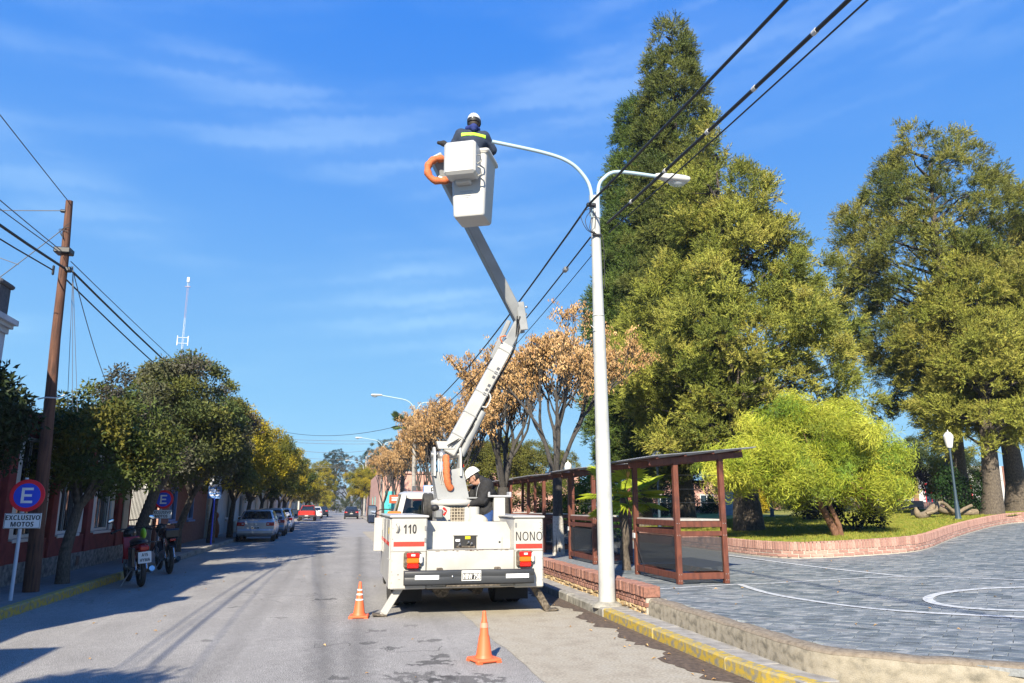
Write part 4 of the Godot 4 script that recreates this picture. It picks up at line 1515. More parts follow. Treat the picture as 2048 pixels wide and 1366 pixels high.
func cobra(parent: Node, x: Transform3D) -> void:
	var m := MB.new()
	var secs := []
	for s in [[-.02, .05, .035, .0], [.06, .085, .05, .0], [.22, .10, .06, -.005], [.24, .15, .065, -.012], [.50, .155, .062, -.012], [.585, .14, .05, -.012], [.60, .12, .03, -.012]]:
		var r := []
		for k in 14:
			var a := TAU * k / 14
			var c := cos(a)
			var sn := sin(a)
			r.append(x * Vector3(s[0], signf(sn) * pow(absf(sn), .6) * s[2] + s[3] + .02, signf(c) * pow(absf(c), .6) * s[1]))
		secs.append(r)
	m.loft(secs)
	var h := part(parent, "lamp_head", m, M.lamp_white)
	m = MB.new()
	var prof := []
	for i in 7:
		var a := PI / 2 * i / 6.0
		prof.append(Vector2(maxf(.001, sin(a)), -cos(a)))
	m.lathe(prof, 14, x * Transform3D(Basis.from_scale(Vector3(.155, .085, .105)), Vector3(.40, -.05, 0)))
	part(h, "lens", m, M.lens)
	m = MB.new()
	m.ell(x * Vector3(.40, -.055, 0), Vector3(.06, .03, .03), x.basis, 10, 6)
	part(h, "bulb", m, M.lamp_white)

func arm_path(pts: Array) -> Array:
	var cv := Curve3D.new()
	for i in pts.size():
		var a: Vector3 = pts[maxi(i - 1, 0)]
		var b: Vector3 = pts[mini(i + 1, pts.size() - 1)]
		var d := (b - a) / 6.0
		cv.add_point(pts[i], -d, d)
	cv.bake_interval = 0.08
	return Array(cv.get_baked_points())

func build_lamps() -> void:
	var t := thing("street_lamp_post", "tall white lamp post with two curved blue arms beside the lift truck", "lamp post", Vector3(4.04, .13, -11.62))
	var m := MB.new()
	m.tube([Vector3(0, -.05, 0), Vector3(-.01, 2.55, 0)], [.130, .118], 20)
	part(t, "lower_shaft", m, M.post_paint)
	m = MB.new()
	m.tube([Vector3(-.01, 2.55, 0), Vector3(-.025, 4.6, 0)], [.114, .100], 20)
	part(t, "middle_shaft", m, M.post_paint)
	m = MB.new()
	m.tube([Vector3(-.025, 4.6, 0), Vector3(-.04, 6.72, 0)], [.095, .072], 20)
	part(t, "upper_shaft", m, M.post_paint)
	m = MB.new()
	m.lathe([Vector2(.24, -.02), Vector2(.22, .03), Vector2(.15, .06), Vector2(.125, .065)], 14)
	part(t, "mortar_collar", m, M.kerb_concrete)
	for y in [2.0, 2.55, 4.35, 4.62]:
		m = MB.new()
		m.lathe([Vector2(.075, y - .012), Vector2(.128 - y * .006, y - .012), Vector2(.128 - y * .006, y + .012), Vector2(.075, y + .012)], 18, Transform3D(Basis(), Vector3(-y * .006, 0, 0)))
		part(t, "joint_ring", m, M.pole_white)
	m = MB.new()
	m.box(Vector3(-.04, 6.55, .07), Vector3(.10, .42, .03), .01)
	m.box(Vector3(-.115, 6.60, 0), Vector3(.03, .40, .10), .01)
	part(t, "arm_clamp", m, M.pole_white)
	# arm towards the bucket, its head taken off
	m = MB.new()
	m.tube(arm_path([Vector3(-.10, 6.35, .03), Vector3(-.12, 6.86, .03), Vector3(-.26, 7.15, .02), Vector3(-.52, 7.36, .02), Vector3(-.95, 7.49, 0), Vector3(-1.86, 7.60, 0)]), [.032], 10)
	var a := part(t, "arm", m, M.arm_blue)
	a.set_meta("label", "long curved arm without its lamp head, reaching the bucket")
	m = MB.new()
	m.tube(arm_path([Vector3(.01, 6.35, .03), Vector3(.02, 6.90, .03), Vector3(.14, 7.12, .02), Vector3(.40, 7.26, .01), Vector3(1.16, 7.25, 0)]), [.032], 10)
	part(t, "arm", m, M.arm_blue)
	cobra(t, Transform3D(Basis(Vector3(0, 0, 1), -.04) * Basis(Vector3.RIGHT, 0.12), Vector3(1.12, 7.24, 0)))
	for q in [[Vector3(-.14, 6.56, .09), Vector3(.16, .06, .08)], [Vector3(-.05, 6.02, .09), Vector3(.16, .04, .05)]]:
		m = MB.new()
		m.box(q[0], q[1], .012)
		part(t, "cable_bracket", m, M.iron_dark)
	for k in 4:
		m = MB.new()
		var s := Vector3(-.16 + k * .03, 6.5 - k * .02, .10)
		m.tube(arm_path([s, s + Vector3(-.18 + k * .05, -.16 - k * .05, .03), s + Vector3(-.08, -.42 + k * .02, .04), Vector3(-.03, 6.02, .1)]), [.006], 5)
		part(t, "jumper_wire", m, M.black_cable)
	m = MB.new()
	m.tube(arm_path([Vector3(.04, 6.05, .08), Vector3(.07, 5.8, .08), Vector3(.085, 5.4, .05), Vector3(.08, 5.1, .03)]), [.007], 5)
	part(t, "jumper_wire", m, M.black_cable)
	m = MB.new()
	m.tube([Vector3(-.14, 4.38, .1), Vector3(-.2, 4.43, .1)], [.008], 5)
	part(t, "twine_end", m, M.lamp_white)
	# farther lamp posts down the street
	var lp := ["second lamp post, standing among the dry trees beyond the truck cab", "third lamp post, in front of the pink building", "farthest lamp post with its head over the far road"]
	var at := [Vector3(3.72, .13, -43), Vector3(3.2, .1, -71), Vector3(2.3, .1, -108)]
	for i in 3:
		t = thing("far_lamp_post", lp[i], "lamp post", at[i], 0.0, "lamp posts along the far street")
		m = MB.new()
		m.tube([Vector3(0, -.05, 0), Vector3(-.03, 6.7, 0)], [.15, .085], 12)
		part(t, "shaft", m, M.slab)
		m = MB.new()
		m.tube(arm_path([Vector3(-.06, 6.5, 0), Vector3(-.1, 6.95, 0), Vector3(-.5, 7.35, 0), Vector3(-1.2, 7.5, 0), Vector3(-2.0, 7.62, 0)]), [.034], 7)
		part(t, "arm", m, M.arm_blue)
		cobra(t, Transform3D(Basis(Vector3.UP, PI), Vector3(-1.95, 7.62, 0)))
		if i < 2:
			m = MB.new()
			m.tube(arm_path([Vector3(.04, 6.5, 0), Vector3(.08, 6.9, 0), Vector3(.4, 7.25, 0), Vector3(1.3, 7.3, 0)]), [.034], 7)
			part(t, "arm", m, M.arm_blue)
			cobra(t, Transform3D(Basis(), Vector3(1.28, 7.3, 0)))
		if i == 0:
			m = MB.new()
			m.box(Vector3(.02, 2.35, .2), Vector3(.24, .42, .16), .02)
			part(t, "meter_box", m, M.stone_dark)
			m = MB.new()
			m.box(Vector3(.2, 2.0, .2), Vector3(.2, .2, .14), .02)
			part(t, "meter_box", m, M.lamp_white)
	# park lamps with white globes
	var pk := ["park lamp with a white globe beside the carved log at the lawn edge", "slender iron park lamp behind the nearest stall", "park lamp half hidden by the weeping tree", "park lamp beyond the second stall"]
	var pp := [Vector3(20.33, 1.15, -22.3), Vector3(10.05, .46, -23.55), Vector3(18.93, 1.1, -31.56), Vector3(9.0, .42, -30.4)]
	for i in 4:
		t = thing("park_lamp", pk[i], "park lamp", pp[i], 0.0, "iron park lamps of the square")
		m = MB.new()
		m.lathe([Vector2(.115, -.05), Vector2(.115, .05), Vector2(.09, .12), Vector2(.085, .35), Vector2(.06, .55), Vector2(.07, .58), Vector2(.05, .66), Vector2(.045, .95), Vector2(.055, .98), Vector2(.04, 1.02), Vector2(.035, 2.35), Vector2(.055, 2.37), Vector2(.05, 2.44)], 12)
		part(t, "column", m, M.park_iron)
		m = MB.new()
		m.lathe([Vector2(.08, 2.43), Vector2(.10, 2.46), Vector2(.165, 2.80), Vector2(.155, 2.86), Vector2(.09, 2.95), Vector2(.03, 2.98), Vector2(.001, 3.06)], 12)
		if i == 1:
			part(t, "lantern", m, M.statue)
		else:
			part(t, "globe", m, M.globe)

func build_cables() -> void:
	R.seed = 210
	var P := Vector3(3.86, 6.70, -11.55)
	solo("cable", cable(P, Vector3(4.0, 6.6, 25), .62, .021, .004), M.black_cable, "thick black twisted cable from the white lamp post towards the camera, upper one", "cable")
	solo("cable", cable(P, Vector3(3.68, 6.6, -43), .55, .020, .002), M.black_cable, "thick black cable from the white lamp post down the street, upper one", "cable")
	var Q := Vector3(4.02, 6.18, -11.5)
	solo("cable", cable(Q + Vector3(.12, .15, .1), Vector3(4.25, 6.2, 25), .5, .023, .003), M.black_cable, "thick black cable with white ties from the white lamp post towards the camera", "cable")
	solo("cable", cable(Q + Vector3(.14, -.02, .1), Vector3(4.4, 6.1, 25), .42, .010, .002), M.black_cable, "thin cable below the white-tied one", "cable")
	solo("cable", cable(Q + Vector3(-.12, -.05, -.1), Vector3(3.7, 6.25, -43), .62, .015, .002), M.black_cable, "black cable from the white lamp post down the street, middle one", "cable")
	solo("cable", cable(Q + Vector3(.02, -.22, -.1), Vector3(3.72, 6.1, -43), .68, .008, .002), M.black_cable, "thin black cable from the white lamp post down the street, lowest one", "cable")
	for k in 6:
		var m := MB.new()
		var f := [.03, .065, .10, .13, .16, .20][k] as float
		var a := Q + Vector3(.12, .15, .1)
		var p := a.lerp(Vector3(4.25, 6.2, 25), f) - Vector3(0, 2.0 * f * (1 - f), 0)
		m.tube([p - Vector3(0, 0, .03), p + Vector3(0, 0, .03)], [.029], 7)
		solo("cable_tie", m, M.lamp_white, ["white cable tie closest to the white lamp post", "second white cable tie counted from the white lamp post", "third white cable tie counted from the white lamp post", "fourth white cable tie counted from the white lamp post", "fifth white cable tie counted from the white lamp post", "white cable tie farthest from the white lamp post"][k], "cable tie", Vector3.ZERO, "white ties on the thick cable")
	var sp := MB.new()
	sp.box(Vector3(3.89, 6.02, -13.1), Vector3(.09, .09, .16), .02)
	solo("splice_connector", sp, M.steel, "grey splice clamp on the middle cable past the white lamp post", "clamp")
	solo("cable", cable(Vector3(3.68, 6.5, -43), Vector3(3.17, 6.6, -71), .5, .018), M.black_cable, "black cable between the second and third lamp posts", "cable")
	solo("cable", cable(Vector3(3.68, 6.3, -43), Vector3(-5.2, 6.9, -56), .6, .014), M.black_cable, "black cable crossing the street from the second lamp post", "cable")
	# across the street far away
	var ac := [[7.4, -84.0, .12], [7.15, -84.0, .2], [6.9, -84.0, .9], [7.2, -112.0, .3], [6.8, -113.0, .8], [6.2, -118.0, .2]]
	var al := ["highest wire across the far crossing", "second wire across the far crossing", "sagging wire across the far crossing", "upper wire across the street beyond the crossing", "sagging wire across the street beyond the crossing", "lowest wire across the far street"]
	for i in ac.size():
		solo("cross_wire", cable(Vector3(-9, ac[i][0] + 1.2, ac[i][1]), Vector3(5, ac[i][0] + 1.0, ac[i][1] + 2), ac[i][2], .022), M.grey_wire, al[i], "wire")
	# wooden pole at left with its lines
	var t := thing("wooden_utility_pole", "weathered brown wooden utility pole behind the nearest parking sign", "utility pole", Vector3(-5.38, .145, -15.45))
	var m := MB.new()
	m.tube([Vector3(0, -.1, 0), Vector3(-.04, 1.5, 0), Vector3(-.1, 3.6, 0), Vector3(-.13, 4.6, .03), Vector3(-.17, 6.2, 0), Vector3(-.22, 7.38, 0)], [.135, .115, .095, .084, .074, .064], 14)
	part(t, "shaft", m, M.old_wood)
	for q in [[Vector3(-.19, 6.33, .02), Vector3(.30, .12, .26)], [Vector3(-.05, 5.95, .08), Vector3(.12, .10, .12)], [Vector3(-.31, 5.92, .08), Vector3(.04, .20, .06)], [Vector3(-.29, 7.15, .03), Vector3(.12, .06, .08)]]:
		m = MB.new()
		m.box(q[0], q[1], .02)
		part(t, "cable_bracket", m, M.iron_dark)
	m = MB.new()
	m.tube(arm_path([Vector3(-.26, 3.42, .12), Vector3(-.1, 3.45, .16), Vector3(.04, 3.45, .12), Vector3(.16, 3.52, .06)]), [.014], 6)
	part(t, "pale_strap", m, M.lamp_white)
	for k in 3:
		m = MB.new()
		m.tube(arm_path([Vector3(-.12, 6.9 - k * .1, .1), Vector3(-.24 - .03 * k, 6.75, .1), Vector3(-.2, 6.55, .1)]), [.006], 5)
		part(t, "loop_wire", m, M.black_cable)
	var W := Vector3(-5.5, 6.1, -15.4)
	solo("service_cable", cable(W + Vector3(.02, 0, .1), Vector3(-5.6, 6.35, 8), .45, .024, .002), M.black_cable, "thickest black cable on the wooden pole, running towards the camera", "cable")
	solo("service_cable", cable(W + Vector3(.1, 0, -.1), Vector3(-5.5, 6.3, -58), .5, .022, .002), M.black_cable, "thick black cable from the wooden pole into the tree crowns, upper one", "cable")
	solo("service_cable", cable(W + Vector3(-.18, -.05, .1), Vector3(-5.75, 6.1, 8), .5, .013, .002), M.black_cable, "lower black cable on the wooden pole, running towards the camera", "cable")
	solo("service_cable", cable(W + Vector3(-.12, -.05, -.1), Vector3(-5.6, 6.05, -58), .62, .016, .002), M.black_cable, "thick black cable from the wooden pole into the tree crowns, lower one", "cable")
	var wires := [[Vector3(-5.58, 6.45, -15.3), Vector3(-5.6, 7.0, 6), .3, "thin wire from the black clamp on the wooden pole, upper one"], [Vector3(-5.58, 6.40, -15.3), Vector3(-6.3, 6.7, 4), .25, "thin wire from the black clamp on the wooden pole, lower one"],
		[Vector3(-5.65, 7.3, -15.4), Vector3(-14, 7.6, -17), .1, "level wire from the top of the wooden pole to the far side"], [Vector3(-5.6, 7.5, -15.4), Vector3(-5.9, 9.0, 0), .1, "steep wire rising from the tip of the wooden pole"],
		[Vector3(-5.6, 6.95, -15.4), Vector3(-8.6, 4.2, -15.9), .05, "stay wire slanting down from the wooden pole to the roof"], [Vector3(-5.45, 6.3, -15.5), Vector3(-4.9, 6.1, -60), .4, "thin wire from the wooden pole down the street"],
		[Vector3(-5.42, 6.2, -15.5), Vector3(-7.2, 4.1, -28), .5, "drooping wire from the wooden pole to a house"]]
	for q in wires:
		solo("thin_wire", cable(q[0], q[1], q[2], .009), M.grey_wire, q[3], "wire")
	for k in 3:
		solo("hanging_wire", cable(Vector3(-5.40, 6.2 - k * .02, -15.5), Vector3(-5.28 + k * .09, 3.4, -15.8), .0, .005), M.grey_wire, ["leftmost thin wire hanging beside the wooden pole", "middle thin wire hanging beside the wooden pole", "rightmost thin wire hanging beside the wooden pole"][k], "wire")
	# small poles far down the street
	var fp := [[Vector3(-8.8, 0, -84), 8.8, "dark pole behind the tree crowns at the far crossing", .12], [Vector3(-6.6, 0, -116), 9.0, "pale wooden pole beyond the red pickup", .14], [Vector3(3.1, 0, -128), 9.6, "grey concrete pole above the mustard yellow tree", .2]]
	for q in fp:
		t = thing("far_pole", q[2], "pole", q[0])
		m = MB.new()
		m.tube([Vector3(0, -.1, 0), Vector3(0, q[1], 0)], [q[3], q[3] * .7], 8)
		part(t, "shaft", m, M.limewash if q[3] == .14 else M.slab)
		m = MB.new()
		m.box(Vector3(0, q[1] - .5, .1), Vector3(1.0, .12, .1), .01)
		part(t, "crossarm", m, M.iron_dark)
	t = thing("radio_mast", "slender red and white radio mast rising behind the left trees", "mast", Vector3(-31.7, 0, -150))
	for k in 5:
		m = MB.new()
		var y0: float = [0.0, 26.0, 30.0, 36.8, 43.0][k]
		var y1: float = [26.0, 30.0, 36.8, 43.0, 44.2][k]
		for c in 3:
			var a := TAU * c / 3
			m.tube([Vector3(cos(a) * .16, y0, sin(a) * .16), Vector3(cos(a) * .16, y1, sin(a) * .16)], [.020], 4)
		var y := y0
		var s := 0
		while y < y1 - .4:
			var a := TAU * (s % 3) / 3
			var b := TAU * ((s + 1) % 3) / 3
			m.tube([Vector3(cos(a) * .16, y, sin(a) * .16), Vector3(cos(b) * .16, y + .4, sin(b) * .16)], [.02], 4, false)
			y += .4
			s += 1
		part(t, "lattice_section", m, M.mast_red if k % 2 == 1 else M.mast_white)
	for s in [-1, 1]:
		m = MB.new()
		m.tube([Vector3(0, 32.9, 0), Vector3(s * .95, 32.9, 0)], [.05], 5)
		m.tube([Vector3(0, 31.8, 0), Vector3(s * .95, 31.8, 0)], [.05], 5)
		m.box(Vector3(s * .95, 32.3, 0), Vector3(.16, 1.9, .16), .03)
		part(t, "antenna_panel", m, M.mast_white)
	m = MB.new()
	m.box(Vector3(0, 44.4, 0), Vector3(.5, 1.0, .4), .08)
	part(t, "beacon", m, M.mast_white)
	m = MB.new()
	m.box(Vector3(0, 43.0, 0), Vector3(1.0, .12, .3), .03)
	part(t, "top_bracket", m, M.mast_red)
	m = MB.new()
	m.tube([Vector3(-7.7, 6.05, -14.2), Vector3(-6.35, 6.0, -14.4)], [.05], 8)
	part(thing("roof_antenna", "white tube antenna over the roof beside the wooden pole", "antenna"), "tube", m, M.lamp_white)
	var an := get_node("roof_antenna")
	m = MB.new()
	m.tube([Vector3(-7.4, 5.2, -14.3), Vector3(-7.4, 6.3, -14.3)], [.02], 6)
	m.tube([Vector3(-6.35, 6.0, -14.4), Vector3(-5.9, 5.85, -14.4)], [.008], 5)
	part(an, "support_rod", m, M.grey_wire)

func round_sign(called: String, label: String, at: Vector3, turn: float, big: bool) -> void:
	var t := thing(called, label, "road sign", at, turn, "no-parking-except-motorcycles signs")
	var m := MB.new()
	m.tube([Vector3(0, -.1, -.03), Vector3(0, 1.95, -.03)], [.028], 10)
	part(t, "post", m, M.post_pale)
	var f := Transform3D(Basis(Vector3.RIGHT, PI / 2), Vector3(.05, 1.66, 0))
	m = MB.new()
	m.lathe([Vector2(.001, -.01), Vector2(.262, -.01), Vector2(.262, .008), Vector2(.25, .010), Vector2(.001, .010)], 40, f)
	var d := part(t, "disc", m, M.sign_red)
	m = MB.new()
	m.lathe([Vector2(.001, .009), Vector2(.198, .009), Vector2(.198, .0135), Vector2(.001, .0135)], 40, f)
	part(d, "blue_field", m, M.sign_blue)
	m = MB.new()
	for q in [[-.062, 0.0, .042, .25], [.012, .105, .15, .04], [.006, 0.0, .13, .04], [.012, -.105, .15, .04]]:
		m.box(Vector3(q[0] + .05, 1.66 + q[1], .0165), Vector3(q[2], q[3], .005))
	part(d, "letter_e", m, M.sign_white)
	m = MB.new()
	m.box(Vector3(.03, 1.25, 0), Vector3(.54, .245, .012), .004)
	var p := part(t, "plate", m, M.sign_white)
	for q in [[Vector3(.03, 1.365, .0075), Vector3(.52, .006, .003)], [Vector3(.03, 1.135, .0075), Vector3(.52, .006, .003)], [Vector3(-.227, 1.25, .0075), Vector3(.006, .225, .003)], [Vector3(.287, 1.25, .0075), Vector3(.006, .225, .003)]]:
		m = MB.new()
		m.box(q[0], q[1])
		part(p, "border", m, M.letter_black)
	letters(p, "EXCLUSIVO", .075, Transform3D(Basis(), Vector3(.03, 1.30, .008)), M.letter_black, true, .92)
	letters(p, "MOTOS", .075, Transform3D(Basis(), Vector3(.03, 1.195, .008)), M.letter_black, true, .95)

func build_signs() -> void:
	round_sign("parking_sign", "round blue and red E sign nearest the camera, with EXCLUSIVO MOTOS plate", Vector3(-5.2, .145, -14.1), .05, true)
	round_sign("parking_sign", "round blue and red E sign behind the motorcycles, with EXCLUSIVO MOTOS plate", Vector3(-5.1, .145, -23.4), .05, false)
	var t := thing("blue_parking_board", "blue and white E board on the shaded pavement before the parked cars", "road sign", Vector3(-4.98, .145, -31.6))
	var m := MB.new()
	m.tube([Vector3(0, -.1, -.03), Vector3(0, 2.5, -.03)], [.03], 8)
	part(t, "post", m, M.sign_blue)
	m = MB.new()
	m.box(Vector3(0, 2.42, 0), Vector3(.42, .40, .012), .004)
	var u := part(t, "letter_panel", m, M.sign_white)
	letters(u, "E", .27, Transform3D(Basis(), Vector3(0, 2.42, .010)), M.letter_black)
	m = MB.new()
	m.box(Vector3(0, 1.98, 0), Vector3(.50, .46, .012), .004)
	part(t, "lower_panel", m, M.sign_sky)
	for y in [2.08, 2.0, 1.88]:
		m = MB.new()
		m.box(Vector3(-.02, y, .008), Vector3(.36, .03, .003))
		part(t, "text_stripe", m, M.sign_white)
	t = thing("parking_board", "white E board with blue border above the truck cab", "road sign", Vector3(3.50, .01, -30.0))
	m = MB.new()
	m.tube([Vector3(0, -.1, -.03), Vector3(0, 2.2, -.03)], [.03], 8)
	part(t, "post", m, M.galv)
	m = MB.new()
	m.box(Vector3(-.2, 2.17, 0), Vector3(.66, .46, .012), .004)
	part(t, "border_panel", m, M.sign_sky)
	m = MB.new()
	m.box(Vector3(-.2, 2.18, .009), Vector3(.58, .38, .006), .002)
	var w := part(t, "white_panel", m, M.sign_white)
	letters(w, "E", .25, Transform3D(Basis(), Vector3(-.17, 2.19, .014)), M.letter_black)
	for k in 2:
		t = thing("orange_street_board", ["orange board with pale stripes ahead of the truck cab, farther one", "orange board with pale stripes ahead of the truck cab, nearer one"][k], "sign", [Vector3(3.0, .0, -47.0), Vector3(3.9, .13, -41.0)][k])
		m = MB.new()
		m.tube([Vector3(0, -.1, 0), Vector3(0, 1.7, 0)], [.03], 8)
		part(t, "post", m, M.galv)
		m = MB.new()
		m.box(Vector3(0, 2.0, .04), Vector3(.8, .5, .03), .01)
		part(t, "board", m, M.sign_orange)
		for y in [2.08, 1.95]:
			m = MB.new()
			m.box(Vector3(0, y, .06), Vector3(.5, .07, .006))
			part(t, "text_stripe", m, M.sign_white)

func cone(label: String, at: Vector3, turn: float, bands: bool) -> void:
	var t := thing("traffic_cone", label, "traffic cone", at, turn, "orange traffic cones behind the lift truck")
	var m := MB.new()
	m.box(Vector3(0, .022, 0), Vector3(.29, .036, .29), .014)
	for s in [[-1, -1], [1, -1], [1, 1], [-1, 1]]:
		m.box(Vector3(s[0] * .115, .004, s[1] * .115), Vector3(.06, .016, .06), .004)
	part(t, "base", m, M.cone_orange)
	m = MB.new()
	m.lathe([Vector2(.105, .036), Vector2(.100, .05), Vector2(.085, .07), Vector2(.056, .26), Vector2(.0505, .262), Vector2(.036, .40), Vector2(.032, .402), Vector2(.021, .485), Vector2(.021, .505), Vector2(.015, .515), Vector2(.001, .516)], 24)
	part(t, "cone_body", m, M.cone_orange)
	if bands:
		for y in [.26, .335, .40]:
			m = MB.new()
			var r := lerpf(.0875, .021, (y - .07) / .415)
			m.lathe([Vector2(r + .004, y - .010), Vector2(r + .001, y + .010)], 24)
			part(t, "band", m, M.reflector)
	else:
		m = MB.new()
		m.lathe([Vector2(.0455, .345), Vector2(.0385, .395)], 24)
		part(t, "band", m, M.cone_band)

func box_part(t: Node, called: String, c: Vector3, s: Vector3, mat: Material, bev := 0.0) -> MeshInstance3D:
	var m := MB.new()
	m.box(c, s, bev)
	return part(t, called, m, mat)

# facade in the plane x = 0 facing +x; z runs from 0 down to -len; openings: [z centre, sill y, width, height, door?]
func facade(t: Node, z0: float, z1: float, h: float, openings: Array, wall: Material, thick := 0.3, depth := 6.0) -> void:
	var ops := openings.duplicate()
	ops.sort_custom(func(a, b): return a[0] > b[0])
	var m := MB.new()
	var z := z0
	for o in ops:
		var a: float = o[0] + o[2] / 2
		var b: float = o[0] - o[2] / 2
		if z - a > .001:
			m.box(Vector3(-thick / 2, h / 2, (z + a) / 2), Vector3(thick, h, z - a))
		if o[1] > .01:
			m.box(Vector3(-thick / 2, o[1] / 2, (a + b) / 2), Vector3(thick, o[1], a - b))
		m.box(Vector3(-thick / 2, (o[1] + o[3] + h) / 2, (a + b) / 2), Vector3(thick, h - o[1] - o[3], a - b))
		z = b
	if z - z1 > .001:
		m.box(Vector3(-thick / 2, h / 2, (z + z1) / 2), Vector3(thick, h, z - z1))
	m.box(Vector3(-depth + .1, h / 2, (z0 + z1) / 2), Vector3(.2, h, z0 - z1))
	m.box(Vector3(-depth / 2 - thick / 2 + .1, h / 2, z0 - .1), Vector3(depth - thick - .2, h, .2))
	m.box(Vector3(-depth / 2 - thick / 2 + .1, h / 2, z1 + .1), Vector3(depth - thick - .2, h, .2))
	part(t, "wall", m, wall)
	box_part(t, "roof", Vector3(-depth / 2, h - .35, (z0 + z1) / 2), Vector3(depth - .4, .12, z0 - z1 - .4), M.slab)

func window_in(t: Node, z: float, sill: float, w: float, h: float, frame: Material, bars := false) -> void:
	var f := MB.new()
	for s in [-1, 1]:
		f.box(Vector3(-.06, sill + h / 2, z + s * (w / 2 - .035)), Vector3(.12, h, .07), .006)
	f.box(Vector3(-.06, sill + h - .035, z), Vector3(.12, .07, w - .14), .006)
	f.box(Vector3(-.06, sill + .035, z), Vector3(.12, .07, w - .14), .006)
	f.box(Vector3(-.09, sill + h / 2, z), Vector3(.05, h - .14, .05), .006)
	var n := part(t, "window", f, frame)
	for s in [-1, 1]:
		var g := MB.new()
		g.box(Vector3(-.10, sill + h / 2, z + s * (w / 4 - .01)), Vector3(.012, h - .14, w / 2 - .095))
		part(n, "pane", g, M.car_glass)
	box_part(n, "sill", Vector3(.03, sill - .04, z), Vector3(.12, .07, w + .2), frame, .01)
	if bars:
		for k in 7:
			var b := MB.new()
			b.tube([Vector3(-.02, sill + .02, z - w / 2 + .1 + k * (w - .2) / 6), Vector3(-.02, sill + h - .02, z - w / 2 + .1 + k * (w - .2) / 6)], [.009], 5)
			part(n, "bar", b, M.iron_dark)

